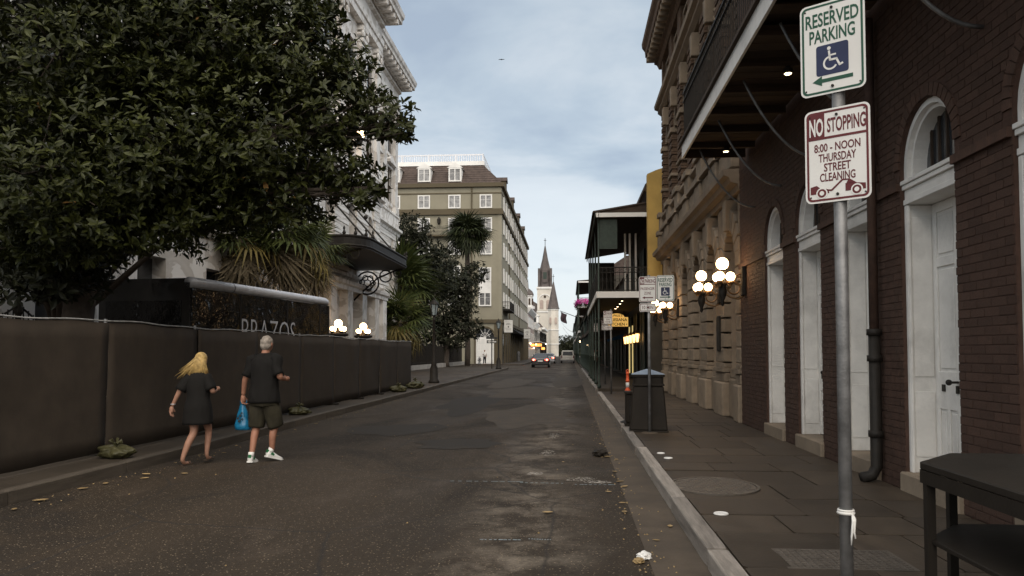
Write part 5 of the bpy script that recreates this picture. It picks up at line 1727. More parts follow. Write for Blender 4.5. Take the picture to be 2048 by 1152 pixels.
# near magnolia that overhangs the road
blobs = [pb(120, 90, 10.5, 1.7, 1.5, 1.2), pb(60, 330, 10.2, 1.5, 1.4, 1.1), pb(330, 60, 11.0, 1.7, 1.5, 1.2), pb(300, 270, 11.0, 1.6, 1.5, 1.1),
         pb(480, 70, 11.4, 1.4, 1.4, 1.1), pb(520, 260, 11.2, 1.3, 1.3, 1.0), pb(600, 110, 11.2, 0.85, 1.1, 0.85), pb(670, 210, 11.0, 0.75, 0.9, 0.6),
         pb(765, 225, 10.8, 0.42, 0.5, 0.42), pb(800, 250, 10.7, 0.2, 0.3, 0.25), pb(690, 330, 11.2, 0.55, 0.7, 0.42), pb(560, 380, 11.6, 1.0, 1.0, 0.55), pb(720, 385, 11.0, 0.34, 0.45, 0.24), pb(755, 375, 10.9, 0.18, 0.3, 0.15),
         pb(430, 390, 11.8, 1.1, 1.2, 0.6), pb(180, 440, 11.0, 1.3, 1.2, 0.65), pb(250, -120, 11.5, 2.4, 2.0, 1.2), pb(560, -70, 11.8, 0.9, 1.2, 0.7),
         pb(640, 20, 11.2, 0.28, 0.4, 0.3), pb(210, 400, 11.6, 1.2, 1.0, 0.75), pb(340, 350, 11.6, 1.2, 1.0, 0.8), pb(90, 480, 11.5, 1.0, 0.9, 0.5), pb(330, 420, 11.5, 0.9, 1.0, 0.7), pb(700, 130, 11.2, 0.4, 0.5, 0.4)]
limb_tree('magnolia_tree', 'big glossy magnolia tree overhanging the road above the black coach', (-8.95, 13.2, 0.13), blobs, 9500, 'leaf', 8, 0.26, rt, indiv=280, brown=60, forkk=1.25)
# darker magnolia behind it, towards the courthouse
blobs = [pb(30, 470, 12.5, 1.5, 1.2, 0.9), pb(150, 500, 14.5, 0.9, 1.2, 0.8), pb(90, 300, 14, 2.4, 1.8, 1.6), pb(420, 200, 16, 2.6, 1.8, 2.0), pb(350, 400, 17.0, 1.7, 1.5, 0.8),
         pb(250, 60, 15, 2.6, 1.8, 1.8), pb(560, 330, 16, 1.4, 1.2, 1.2), pb(0, 100, 13, 2, 2, 2), pb(20, 560, 11.8, 0.9, 0.8, 0.45), pb(120, 550, 12.0, 0.7, 0.8, 0.45), pb(175, 500, 12.2, 0.6, 0.7, 0.5)]
limb_tree('magnolia_tree', 'dark second magnolia behind the first, in front of the marble wall', (-10.2, 14.6, 0.13), blobs, 5200, 'leaf_dark', 7, 0.24, rt, leafscale=1.35)

# garden trees past the courthouse
def far_blob(px, py, Y, r):
    return (tuple(on_y(px, py, Y)), (r, r * 0.8, r * 0.85))


limb_tree('garden_tree', 'dense dark evergreen tree between the courthouse and the olive hotel', (-14.0, 66, 0.13),
          [far_blob(822, 465, 66, 1.9), far_blob(840, 520, 66, 2.2), far_blob(812, 530, 67, 1.8), far_blob(862, 560, 67, 2.2), far_blob(830, 600, 68, 2.2)], 2600, 'leaf_dark', 5, 0.28, rt, leafscale=2.6)
limb_tree('garden_tree', 'broad dark evergreen tree in front of the hotel arched garage door', (-12.6, 78, 0.13),
          [far_blob(900, 560, 79, 2.2), far_blob(880, 620, 78, 2.4), far_blob(925, 620, 79, 1.5), far_blob(905, 665, 78, 2.0), far_blob(860, 660, 78, 1.9), far_blob(940, 655, 80, 1.4), far_blob(925, 580, 80, 1.9), far_blob(948, 545, 82, 1.5), far_blob(880, 520, 79, 2.0)], 2600, 'leaf_dark', 5, 0.3, rt, leafscale=2.8)


def frond_mesh(name, mt, droop, rr, nb=15, length=1.0):
    """fan leaf on a stalk: thin folded blades"""
    mb = MB()
    mb.tube([(0, 0, 0), (0.45, 0, 0.04), (0.62, 0, 0.0)], [0.018, 0.012, 0.01], 4)
    hub = Vector((0.62, 0, 0))
    for k in range(nb):
        a = rad(-105 + 210 * k / (nb - 1))
        l = length * (0.62 + 0.25 * math.cos(a)) * rr.uniform(0.85, 1.1)
        d = Vector((math.cos(a), math.sin(a), 0))
        s = Vector((-math.sin(a), math.cos(a), 0)) * 0.036
        m1 = hub + d * l * 0.55 + Vector((0, 0, 0.05 - droop * 0.25))
        e = hub + d * l + Vector((0, 0, -droop * l * rr.uniform(0.7, 1.2)))
        mb.add([hub, m1 + s, m1 - s, e], [(0, 2, 1), (1, 2, 3)])
    me = mb.mesh(name, recalc=False); me.materials.append(M[mt])
    return me


FR = [frond_mesh('frond', 'palm', 0.25, rt), frond_mesh('frond', 'palm', 0.5, rt)]
FY_ = [frond_mesh('frond', 'palm_yellow', 0.55, rt)]
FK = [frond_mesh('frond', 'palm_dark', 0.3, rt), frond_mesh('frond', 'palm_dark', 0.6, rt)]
FD = [frond_mesh('dead_frond', 'palm_dead', 0.9, rt), frond_mesh('dead_frond', 'palm_dead', 1.2, rt)]


def fan_palm(label, base, top, size, ngreen, nyel, ndead, rr, trunk=0.17, dark=False):
    t = thing('fan_palm', label, 'palm', base, 0, 'fan palms in the courthouse garden')
    base = Vector(base); top = Vector(top)
    tr = MB()
    n = 12
    pts = [base.lerp(top, i / n) + Vector((0.05 * math.sin(i), 0.04 * math.cos(i), -0.05 if i == 0 else 0)) for i in range(n + 1)]
    tr.tube(pts, [trunk * (1.25 - 0.25 * i / n + (0.08 if i % 2 else 0)) for i in range(n + 1)], 9)
    tr.build('trunk', 'bark', t, smooth=True)
    def put(me, el):
        az = rr.uniform(0, 6.283); s = size * rr.uniform(0.8, 1.15)
        o = bpy.data.objects.new('frond', me); COL.objects.link(o); o.parent = t
        o.location = top - base + Vector((0, 0, rr.uniform(-0.25, 0.15)))
        o.rotation_euler = (rr.uniform(-.4, .4), -el, az); o.scale = (s, s, s)
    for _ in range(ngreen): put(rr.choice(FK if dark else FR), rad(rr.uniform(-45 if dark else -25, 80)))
    for _ in range(nyel): put(FY_[0], rad(rr.uniform(-55, -15)))
    for _ in range(ndead): put(rr.choice(FD), rad(rr.uniform(-85, -48)))


p = on_y(480, 478, 26); fan_palm('shaggy fan palm with dead skirt rising behind the black coach, left of the taller one', (p.x, 26, 0.13), p, 1.25, 46, 6, 26, rt)
p = on_y(575, 462, 27); fan_palm('tallest shaggy fan palm with hanging tan skirt behind the black coach', (p.x, 27, 0.13), p, 1.3, 50, 6, 34, rt)
p = on_y(628, 500, 30); fan_palm('fan palm with a tan skirt beside the iron entrance canopy', (p.x, 30, 0.13), p, 1.1, 30, 3, 22, rt)
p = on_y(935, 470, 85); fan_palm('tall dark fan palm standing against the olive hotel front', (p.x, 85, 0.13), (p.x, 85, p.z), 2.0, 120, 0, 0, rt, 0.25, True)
p = on_y(800, 572, 60.5); fan_palm('leafy fan palm right beside the marble courthouse corner', (p.x, 60.5, 0.13), (p.x, 60.5, p.z), 2.5, 60, 4, 4, rt)
p = on_y(800, 640, 56); fan_palm('low fan palm with yellow lower fronds behind the end of the screen fence', (p.x, 56, 0.13), (p.x, 56, p.z), 2.0, 50, 12, 4, rt)


# ------------------------------------------------------------------ far left buildings
def row_house(label, y0, y1, top, wallm, cornm, floors, balc=None, mans=0, X=-8.7):
    t = thing('row_house', label, 'building', (X, y0, 0.13))
    MB().box(X - 14, X, y0, y1, 0.1, top).build('wall', wallm, t)
    MB().prism([(X - 1, top - 0.9), (X + 0.1, top - 0.9), (X + 0.5, top - 0.3), (X + 0.7, top), (X + 0.7, top + 0.25), (X - 1, top + 0.35)], 'y', y0 - 0.4, y1).build('cornice', cornm, t)
    fh = (top - 1.0) / floors
    n = max(2, int((y1 - y0) / 3.4)); st = (y1 - y0) / n
    for f in range(floors):
        for i in range(n):
            y = y0 + (i + 0.5) * st; z = 0.5 + f * fh
            w = MB(); w.box(X + 0.001, X + 0.1, y - 0.7, y + 0.7, z, z + fh * 0.68); wo = w.build('window', 'white_trim', t)
            MB().box(X + 0.101, X + 0.12, y - 0.55, y + 0.55, z + 0.1, z + fh * 0.68 - 0.12).build('pane', 'glass', wo)
    if balc:
        for z in balc:
            MB().box(X, X + 1.6, y0 + 0.3, y1, z - 0.15, z).build('balcony', 'white_trim', t)
            r = MB(); r.box(X + 1.52, X + 1.56, y0 + 0.3, y1, z + 0.9, z + 0.96)
            for k in range(int((y1 - y0) / 0.5)): r.box(X + 1.52, X + 1.56, y0 + 0.3 + k * 0.5, y0 + 0.36 + k * 0.5, z, z + 0.9)
            for k in range(4): r.box(X + 0.1 + k * 0.45, X + 0.16 + k * 0.45, y0 + 0.3, y0 + 0.34, z, z + 0.95)
            r.build('railing', 'iron', t)
            for k in range(n + 1):
                MB().tube([(X + 1.5, y0 + 0.35 + k * (y1 - y0 - 0.4) / n, 0.13), (X + 1.5, y0 + 0.35 + k * (y1 - y0 - 0.4) / n, z + 2.6)], 0.07, 6).build('post', 'iron', t)
        aw = MB()
        z = balc[-1] + 2.7
        aw.prism([(X, z + 0.5), (X + 1.9, z), (X + 1.9, z - 0.06), (X, z + 0.4)], 'y', y0 + 0.2, y1)
        for k in range(10): aw.prism([(X + 0.19 * k, z - 0.05 + 0.5 - 0.05 * k), (X + 0.19 * k + 0.17, z + 0.45 - 0.05 * k), (X + 0.19 * k + 0.085, z + 0.05 - 0.05 * k)], 'y', y0 + 0.15, y0 + 0.19)
        aw.build('scalloped_awning', 'white_trim', t)
    if mans:
        MB().prism([(X - 14, top + 0.3), (X + 0.3, top + 0.3), (X - 1.5, top + mans * 0.7), (X - 6, top + mans), (X - 14, top + mans)], 'y', y0, y1).build('roof', 'roof', t)
    return t


row_house('pale house with a heavy white bracketed cornice just past the olive hotel', 160, 186, 10.6, 'pinkish', 'white_trim', 3)
row_house('low cream house with lit shop signs past the pale corniced house', 187, 208, 8.6, 'cream', 'white_trim', 2, [4.2])
row_house('cream balcony house with a scalloped white awning before the mansard museum', 209, 236, 7.0, 'cream', 'white_trim', 2, [4.3])
t = thing('mansard_museum', 'large building with brown mansard roof, white dormer and cupola by the cathedral', 'building', (-9.0, 245, 0.13))
MB().box(-40, -9.0, 245, 285, 0.1, 9.5).build('wall', 'cream', t)
mm = MB()
mm.add([(-40, 245, 9.5), (-8.6, 245, 9.5), (-8.6, 285, 9.5), (-40, 285, 9.5), (-36, 252, 16.4), (-14.5, 252, 16.4), (-14.5, 280, 16.4), (-36, 280, 16.4)], [(0, 1, 5, 4), (1, 2, 6, 5), (2, 3, 7, 6), (3, 0, 4, 7), (4, 5, 6, 7)])
mm.build('mansard_roof', 'roof', t)
d = MB(); d.box(-12.6, -10.0, 246.5, 251, 10.5, 13.2); do = d.build('dormer', 'white_trim', t)
MB().prism([(-13.0, 13.201), (-9.6, 13.201), (-11.3, 14.4)], 'y', 246.3, 251.2).build('dormer_roof', 'white_trim', do)
MB().box(-11.9, -10.7, 246.44, 246.499, 11.0, 12.8).build('pane', 'glass', do)
MB().box(-9.2, -8.0, 245, 285, 8.9, 9.49).build('cornice', 'white_trim', t)
cu = MB(); cu.lathe([(2.3, 16.3), (2.3, 17.2), (1.7, 17.3), (1.7, 20.4), (2.0, 20.5), (2.0, 20.8)], (-14.2, 262, 0), 8); cuo = cu.build('cupola', 'white_trim', t)
MB().lathe([(2.0, 20.81), (1.95, 21.4), (1.5, 22.3), (0.7, 23.0), (0.25, 23.3), (0.2, 24.6), (0.05, 26.5)], (-14.2, 262, 0), 12).build('cupola_dome', 'spire', cuo)
for k in range(8):
    a = rad(45 * k + 22.5)
    MB().box(-14.2 + 1.62 * math.cos(a) - 0.3, -14.2 + 1.62 * math.cos(a) + 0.3, 262 + 1.62 * math.sin(a) - 0.3, 262 + 1.62 * math.sin(a) + 0.3, 17.6, 19.8).build('louvre', 'dark_wood', cuo)

# cathedral
CY = 300.0
ct = thing('cathedral', 'white cathedral with a tall slate spire and a smaller side spire', 'church', (-9.6, CY, 0.13))
MB().box(-26, -7.4, CY, CY + 40, 0.1, 17.0).build('nave', 'cream', ct)
MB().prism([(-26, 17.0), (-7.4, 17.0), (-16.5, 23)], 'y', CY + 0.5, CY + 40).build('roof', 'spire', ct)
MB().box(-12.6, -6.7, CY - 1, CY + 5, 0.1, 26.2).build('tower', 'cream', ct)
MB().box(-12.9, -6.4, CY - 1.3, CY + 5.3, 26.2, 26.9).build('tower_cornice', 'white_trim', ct)
MB().box(-12.8, -6.5, CY - 1.2, CY + 5.2, 17.0, 17.6).build('tower_band', 'white_trim', ct)
for x in (-10.9, -8.4):
    MB().prism([(x - 0.7, 18.4), (x + 0.7, 18.4), (x + 0.7, 21.2)] + arc(x, 21.2, 0.7, 0, 180, 8) + [(x - 0.7, 21.2)], 'y', CY - 1.12, CY - 1.001).build('window', 'pinkish', ct)
MB().ring(arc(-9.65, 21.4, 2.75, 0, 180, 14) + [(-12.4, 18), (-6.9, 18)], arc(-9.65, 21.4, 2.45, 0, 180, 14) + [(-12.1, 18.01), (-7.2, 18.01)], 'y', CY - 1.2, CY - 1.001).build('arch_mould', 'white_trim', ct)
MB().lathe([(0.5, -0.1), (0.5, 0.1)], (0, 0, 0), 10)
ro = MB(); ro.tube([(-9.65, CY - 1.15, 23.1), (-9.65, CY - 1.0, 23.1)], 0.5, 12); ro.build('round_window', 'dark_wood', ct)


def spire(cx, cy, prof, n=8, name='spire', parent=None, mt='spire'):
    mb = MB()
    vs = []
    for (r, z) in prof:
        for j in range(n):
            a = 2 * math.pi * (j + 0.5) / n
            vs.append((cx + r * math.cos(a), cy + r * math.sin(a), z))
    fs = []
    for i in range(len(prof) - 1):
        for j in range(n):
            j2 = (j + 1) % n
            fs.append((i * n + j, i * n + j2, (i + 1) * n + j2, (i + 1) * n + j))
    fs.append(tuple(range(n))[::-1]); fs.append(tuple(range((len(prof) - 1) * n, len(prof) * n)))
    return mb.add(vs, fs).build(name, mt, parent)


sp = spire(-9.6, CY + 2, [(3.25, 26.9), (2.9, 28), (2.45, 33.0), (1.2, 38.0), (0.25, 43.0), (0.05, 43.6)], 8, parent=ct)
for s in (-1, 1):
    MB().box(-9.6 + s * 2.3 - 0.45, -9.6 + s * 2.3 + 0.45, CY - 0.6, CY + 0.3, 26.9, 34.2).build('pinnacle', 'spire', sp)
MB().box(-10.3, -8.9, CY - 1.05, CY - 0.6, 30.0, 32.6).build('belfry_louvre', 'green_iron', sp)
MB().box(-10.6, -8.6, CY - 1.0, CY + 0.4, 28.6, 33.4).build('belfry_dormer', 'spire', sp)
cr = MB(); cr.tube([(-9.6, CY + 2, 43.4), (-9.6, CY + 2, 46.2)], 0.12, 5); cr.tube([(-10.1, CY + 2, 45.4), (-9.1, CY + 2, 45.4)], 0.1, 5); cr.build('cross', 'iron', sp)
SY = 290.0
st_ = MB().prism([(-6.15 + 2.05 * math.cos(rad(22.5 + 45 * k)), SY + 2.05 * math.sin(rad(22.5 + 45 * k))) for k in range(8)], 'z', 0.1, 17.8).build('side_tower', 'cream', ct)
for z in (17.4, 9.8, 4.5):
    MB().prism([(-6.15 + 2.25 * math.cos(rad(22.5 + 45 * k)), SY + 2.25 * math.sin(rad(22.5 + 45 * k))) for k in range(8)], 'z', z, z + 0.35).build('tower_band', 'white_trim', st_)
for x in (-7.3, -5.2):
    MB().prism([(x - 0.4, 12.2), (x + 0.4, 12.2), (x + 0.4, 14.2)] + arc(x, 14.2, 0.4, 0, 180, 6) + [(x - 0.4, 14.2)], 'y', SY - 2.2, SY - 1.7).build('window', 'pinkish', st_)
spire(-6.15, SY, [(2.5, 17.9), (2.2, 18.4), (0.3, 27.6), (0.05, 28.4)], 8, 'side_spire', ct)
cr = MB(); cr.tube([(-6.15, SY, 28.2), (-6.15, SY, 30.8)], 0.09, 5); cr.tube([(-6.6, SY, 30), (-5.7, SY, 30)], 0.08, 5); cr.build('cross', 'iron', ct)

# distant trees closing the street, and the banner-like flag, wires, lit shop signs
for i, (px, py, Y, r) in enumerate([(1126, 690, 330, 5.0), (1140, 694, 335, 4.5), (1150, 686, 325, 5.0), (1118, 700, 322, 3.2), (1163, 690, 330, 4.0)]):
    c = on_y(px, py, Y)
    limb_tree('street_end_tree', 'dark round tree in the square at the far end of the street', (c.x, Y, 0.0), [(tuple(c), (r * 0.9, r * 0.7, r * 0.7)), ((c.x + 1.5, Y, c.z + r * 0.3), (r * 0.6, r * 0.5, r * 0.5))], 320, 'leaf_dark', 5, 0.3, rt, 'trees at the end of the street', leafscale=6.0)
struct(MB().box(-60, 60, 352, 353, -0.02, 5.0).build('far_hedge_bank', 'leaf_dark'))

t = thing('flag', 'dark flag hanging from an angled pole over the street', 'flag', (0.9, 118.5, 7.0))
MB().tube([(0, 0, 0), (-2.4, 0, 0.9)], 0.05, 5).build('pole', 'iron', t, local=True)
vs = []; fs = []
for a in range(9):
    for b in range(9):
        vs.append((-2.3 + 0.11 * a + 0.06 * math.sin(b * 0.9 + a), 0.08 * math.sin(a * 1.3 + b * 0.4), 0.75 - 0.18 * b - 0.05 * a))
for a in range(8):
    for b in range(8): fs.append((a * 9 + b, a * 9 + b + 9, a * 9 + b + 10, a * 9 + b + 1))
MB().add(vs, fs).build('cloth', 'flag', t, local=True, recalc=False)
for (a, b, lab) in (((on_y(1123, 645, 150)), on_y(1156, 668, 96), 'upper of two thin cables slung across the street near the flag'), (on_y(1126, 655, 150), on_y(1156, 680, 96), 'lower of two thin cables slung across the street near the flag')):
    pts = [a.lerp(b, k / 10) - Vector((0, 0, 0.4 * math.sin(math.pi * k / 10))) for k in range(11)]
    tag(MB().tube(pts, 0.022, 4).build('overhead_cable', 'iron'), lab, 'cable')

for i, (px, py, Y, w, h, lab) in enumerate([(1064, 690, 172, 1.2, 0.55, 'orange neon shop sign glowing past the olive hotel'), (1077, 690, 190, 1.6, 0.7, 'largest glowing orange shop sign past the olive hotel'), (1085, 697, 196, 1.2, 0.6, 'small yellow lit sign under the awning house')]):
    c = on_y(px, py, Y)
    t = thing('lit_shop_sign', lab, 'sign', (c.x, Y, c.z - h / 2))
    MB().prism(rrect(w, h, 0.15, 3, 0, h / 2), 'y', -0.08, 0.08).build('panel', 'neon', t, local=True)
    MB().tube([(-w / 2 - 0.8, 0, h + 0.1), (w / 2, 0, h + 0.1)], 0.05, 5).build('arm', 'iron', t, local=True)
for i, (px, py, Y) in enumerate([(1057, 686, 165), (1061, 687, 168), (1092, 688, 205), (1072, 689, 186), (1068, 696, 180)]):
    c = on_y(px, py, Y)
    t = thing('shop_lamp', 'small warm lamp glowing among the shopfronts past the olive hotel', 'lamp', (c.x, Y, c.z), 0, 'warm lamps on the shopfronts past the hotel')
    MB().sphere((0, 0, 0), 0.16, 8, 6).build('bulb', 'bulb', t, local=True)
    MB().tube([(0, 0, 0.14), (0, 0, 0.4), (-0.8, 0, 0.5)], 0.03, 4).build('arm', 'iron', t, local=True)
for i, (px, py, Y) in enumerate([(1182, 588, 97.0), (1183, 593, 96.5), (1170, 633, 100), (1174, 637, 97), (1162, 675, 128), (1168, 676, 122), (1160, 683, 130), (1174, 690, 96)]):
    c = on_y(px, py, Y)
    if c.x < 1.1: c.x = 1.1
    t = thing('gallery_lamp', 'small warm lamp glowing among the galleries beyond the lantern gallery', 'lamp', (c.x, Y, c.z), 0, 'warm lamps on the further galleries')
    MB().sphere((0, 0, 0), 0.12, 8, 6).build('bulb', 'bulb', t, local=True)
    MB().tube([(0, 0, 0.1), (0, 0, 0.4)], 0.03, 4).build('stem', 'iron', t, local=True)


# ------------------------------------------------------------------ cars, seen from behind
def car(label, x, y, w, l, h, paint, lit, suv=False, name='parked_car'):
    t = thing(name, label, 'car', (x, y, 0))
    hw = w / 2
    def sec(yy, zb, zs, zt, wb, ws, wt):
        return [(-wb, yy, zb), (wb, yy, zb), (ws, yy, zs), (wt, yy, zt), (-wt, yy, zt), (-ws, yy, zs)]
    if suv:
        secs = [sec(0, .45, 1.0, 1.05, hw * .92, hw * .95, hw * .93), sec(0.12, .32, 0.95, 1.10, hw * .98, hw, hw * .97), sec(l * .6, .30, .95, 1.12, hw, hw, hw * .97), sec(l * .95, .35, .85, .98, hw, hw * .98, hw * .93), sec(l, .45, .8, .88, hw * .85, hw * .9, hw * .8)]
        cab = [sec(0.06, 1.06, 1.5, h - 0.05, hw * .93, hw * .88, hw * .80), sec(0.3, 1.06, 1.5, h, hw * .95, hw * .88, hw * .80), sec(l * .45, 1.06, 1.5, h, hw * .95, hw * .88, hw * .8), sec(l * .66, 1.06, 1.2, 1.22, hw * .93, hw * .9, hw * .85)]
    else:
        secs = [sec(0, .42, .72, .92, hw * .86, hw * .93, hw * .84), sec(0.2, .28, .75, .98, hw * .97, hw, hw * .88), sec(l * .25, .22, .72, .95, hw, hw, hw * .92), sec(l * .68, .22, .72, .92, hw, hw, hw * .92), sec(l * .94, .3, .65, .78, hw * .97, hw * .96, hw * .85), sec(l, .4, .6, .66, hw * .82, hw * .85, hw * .75)]
        cab = [sec(l * .12, .93, .97, .99, hw * .88, hw * .86, hw * .8), sec(l * .30, .93, 1.2, h - 0.02, hw * .9, hw * .82, hw * .66), sec(l * .5, .93, 1.2, h, hw * .9, hw * .82, hw * .66), sec(l * .72, .9, .95, .97, hw * .88, hw * .86, hw * .8)]
    def skin(ss):
        mb = MB(); vs = [v for s in ss for v in s]; fs = []
        for i in range(len(ss) - 1):
            for j in range(6):
                j2 = (j + 1) % 6; fs.append((i * 6 + j, i * 6 + j2, i * 6 + 6 + j2, i * 6 + 6 + j))
        fs += [(5, 4, 3, 2, 1, 0), tuple(range(len(vs) - 6, len(vs)))]
        return mb.add(vs, fs)
    b = skin(secs).build('body', paint, t, local=True, smooth=False, bevel=0.06)
    c = skin(cab).build('cabin', paint, t, local=True, bevel=0.05)
    # rear window and side glass set onto the cabin
    if suv:
        g = MB().prism([(-hw * .72, 1.15), (hw * .72, 1.15), (hw * .66, h - 0.18), (-hw * .66, h - 0.18)], 'y', 0.0, 0.05)
    else:
        g = MB().add([(-hw * .76, l * .135, 1.01), (hw * .76, l * .135, 1.01), (hw * .62, l * .285, h - 0.07), (-hw * .62, l * .285, h - 0.07),
                      (-hw * .76, l * .135 - .03, 1.02), (hw * .76, l * .135 - .03, 1.02), (hw * .62, l * .285 - .03, h - 0.06), (-hw * .62, l * .285 - .03, h - 0.06)],
                     [(4, 5, 6, 7), (0, 3, 2, 1), (0, 1, 5, 4), (2, 3, 7, 6), (1, 2, 6, 5), (3, 0, 4, 7)])
    g.build('rear_window', 'glass', c, local=True)
    for s in (-1, 1):
        q = MB()
        if suv: q.prism([(0.4, 1.15), (l * .6, 1.15), (l * .5, h - .15), (0.45, h - .15)], 'x', s * hw * .87 - .04, s * hw * .87 + .03)
        else: q.prism([(l * .2, 1.0), (l * .66, 1.0), (l * .5, h - .1), (l * .32, h - .1)], 'x', s * hw * .80 - .06, s * hw * .80 + .04)
        q.build('side_window', 'glass', c, local=True)
        m_ = MB(); m_.box(s * (hw + .02) - .09, s * (hw + .02) + .09, l * .62, l * .62 + .08, 1.0, 1.12); m_.build('mirror', paint, b, local=True)
        tl = MB()
        if suv: tl.prism(rrect(0.14, 0.42, 0.04, 2, s * hw * .86, 0.92), 'y', -0.03, 0.06)
        else: tl.prism(rrect(0.36, 0.17, 0.06, 2, s * hw * .70, 0.80), 'y', -0.03, 0.12)
        tl.build('tail_light', 'tail' if lit else 'sign_red', t, local=True)
        if lit:
            k = MB(); k.sphere((s * hw * .74, -0.035, 0.80), 0.10, 10, 6, (1, 0.3, 0.8)); k.build('brake_light', 'tail_core', t, local=True)
        for yy in (l * .19, l * .80):
            r = 0.33 if not suv else 0.37
            wh = MB(); wh.tube([(s * hw * .80, yy, r), (s * hw * 1.0, yy, r)], r, 18); wo = wh.build('wheel', 'tyre', t, local=True)
            wh = MB(); wh.tube([(s * hw * 1.0, yy, r), (s * hw * 1.012, yy, r)], r * .62, 14); wh.build('rim', 'silver', wo, local=True)
    MB().box(-0.26, 0.26, -0.02, 0.0, 0.62 if not suv else 0.6, 0.76 if not suv else 0.74).build('number_plate', 'sign_white', t, local=True)
    bp = MB(); bp.prism(rrect(w * .94, 0.2, 0.06, 2, 0, 0.42), 'y', -0.05, 0.15); bp.build('bumper', paint if not suv else 'galv', t, local=True)
    MB().box(-hw * .7, hw * .7, -0.035, -0.02, 0.86, 0.885).build('trim_strip', 'silver', t, local=True)
    if lit: MB().box(-0.2, 0.2, l * .29 - .06, l * .29 - .02, h - .12, h - .075).build('third_brake_light', 'tail', c, local=True)
    return t


car('dark saloon car with glowing red brake lights driving away', -3.05, 79.5, 1.85, 4.7, 1.47, 'car_dark', True, name='saloon_car')
car('silver saloon car with lit tail lights ahead of the dark one', -3.0, 108, 1.8, 4.6, 1.45, 'car_silver', True, name='saloon_car')
car('off-white sport utility vehicle in the street below the flag', -0.35, 113, 2.0, 4.8, 1.85, 'car_white', False, True, name='utility_car')


# ------------------------------------------------------------------ parking signs
def plate(parent, w, h, cx, cz, y, border, r=0.03, thick=0.003):
    p = MB().prism(rrect(w, h, r, 5, cx, cz), 'y', y, y + thick).build('sign_plate', 'sign_white', parent, local=True)
    bw = 0.010
    MB().ring(rrect(w - 0.018, h - 0.018, r * 0.8, 5, cx, cz), rrect(w - 0.018 - 2 * bw, h - 0.018 - 2 * bw, r * 0.6, 5, cx, cz), 'y', y - 0.0012, y - 0.0002).build('border', border, p, local=True)
    bo = MB()
    for (bx_, bz) in ((cx, cz + h / 2 - 0.035), (cx, cz - h / 2 + 0.035)):
        bo.tube([(bx_, y - 0.006, bz), (bx_, y - 0.0003, bz)], 0.007, 8)
    for sx in (-1, 1):
        for sz in (-1, 1): bo.tube([(cx + sx * (w / 2 - .026), y - 0.0018, cz + sz * (h / 2 - .03)), (cx + sx * (w / 2 - .026), y - 0.0003, cz + sz * (h / 2 - .03))], 0.0045, 6)
    bo.build('bolt', 'iron', p, local=True)
    return p


def arrow(mb, cx, cz, l, y, left, t=0.018, hd=0.045):
    s = -1 if left else 1
    mb.prism([(cx - s * l / 2, cz - t / 2), (cx + s * (l / 2 - hd), cz - t / 2), (cx + s * (l / 2 - hd), cz - t * 1.35), (cx + s * l / 2, cz), (cx + s * (l / 2 - hd), cz + t * 1.35), (cx + s * (l / 2 - hd), cz + t / 2), (cx - s * l / 2, cz + t / 2)], 'y', y - 0.0014, y - 0.0004)


def wheelchair(mb, cx, cz, s, y):
    """access symbol drawn as a round wheel, a seated figure and a head"""
    ya, yb = y - 0.0024, y - 0.0014
    def stroke(pts, t):
        for a, b in zip(pts[:-1], pts[1:]):
            d = Vector((b[0] - a[0], b[1] - a[1])); n = Vector((-d.y, d.x)).normalized() * t / 2; e = d.normalized() * t * 0.3
            mb.prism([(cx + s * (a[0] - e.x + n.x), cz + s * (a[1] - e.y + n.y)), (cx + s * (a[0] - e.x - n.x), cz + s * (a[1] - e.y - n.y)), (cx + s * (b[0] + e.x - n.x), cz + s * (b[1] + e.y - n.y)), (cx + s * (b[0] + e.x + n.x), cz + s * (b[1] + e.y + n.y))], 'y', ya, yb)
    o = arc(-0.06, -0.14, 0.24, 95, 330, 18); i_ = arc(-0.06, -0.14, 0.18, 95, 330, 18)
    for k in range(18):
        mb.prism([(cx + s * q[0], cz + s * q[1]) for q in (o[k], o[k + 1], i_[k + 1], i_[k])], 'y', ya, yb)
    stroke([(-0.10, 0.26), (-0.07, -0.04), (0.14, -0.04), (0.24, -0.27), (0.33, -0.23)], 0.065)
    stroke([(-0.085, 0.12), (0.11, 0.12)], 0.055)
    mb.prism([(cx + s * p[0], cz + s * p[1]) for p in arc(-0.10, 0.36, 0.06, 0, 342, 12)], 'y', ya, yb)


def reserved_sign(t, cx, cz, y, left, w=0.305, h=0.457):
    p = plate(t, w, h, cx, cz, y, 'sign_green')
    mb = MB()
    put_text(mb, 'RESERVED', 0.070, cx, cz + 0.145, y - 0.001, 0.250, 0.022); put_text(mb, 'PARKING', 0.068, cx, cz + 0.064, y - 0.001, 0.215, 0.022)
    mb.build('lettering', 'sign_green', p, local=True, recalc=False)
    mb = MB(); arrow(mb, cx, cz - 0.160, 0.19, y, left); mb.build('arrow', 'sign_green', p, local=True)
    MB().prism(rrect(0.152, 0.150, 0.012, 3, cx, cz - 0.060), 'y', y - 0.0012, y - 0.0003).build('blue_panel', 'sign_blue', p, local=True)
    mb = MB(); wheelchair(mb, cx, cz - 0.058, 0.145, y); mb.build('wheelchair_symbol', 'sign_white', p, local=True)


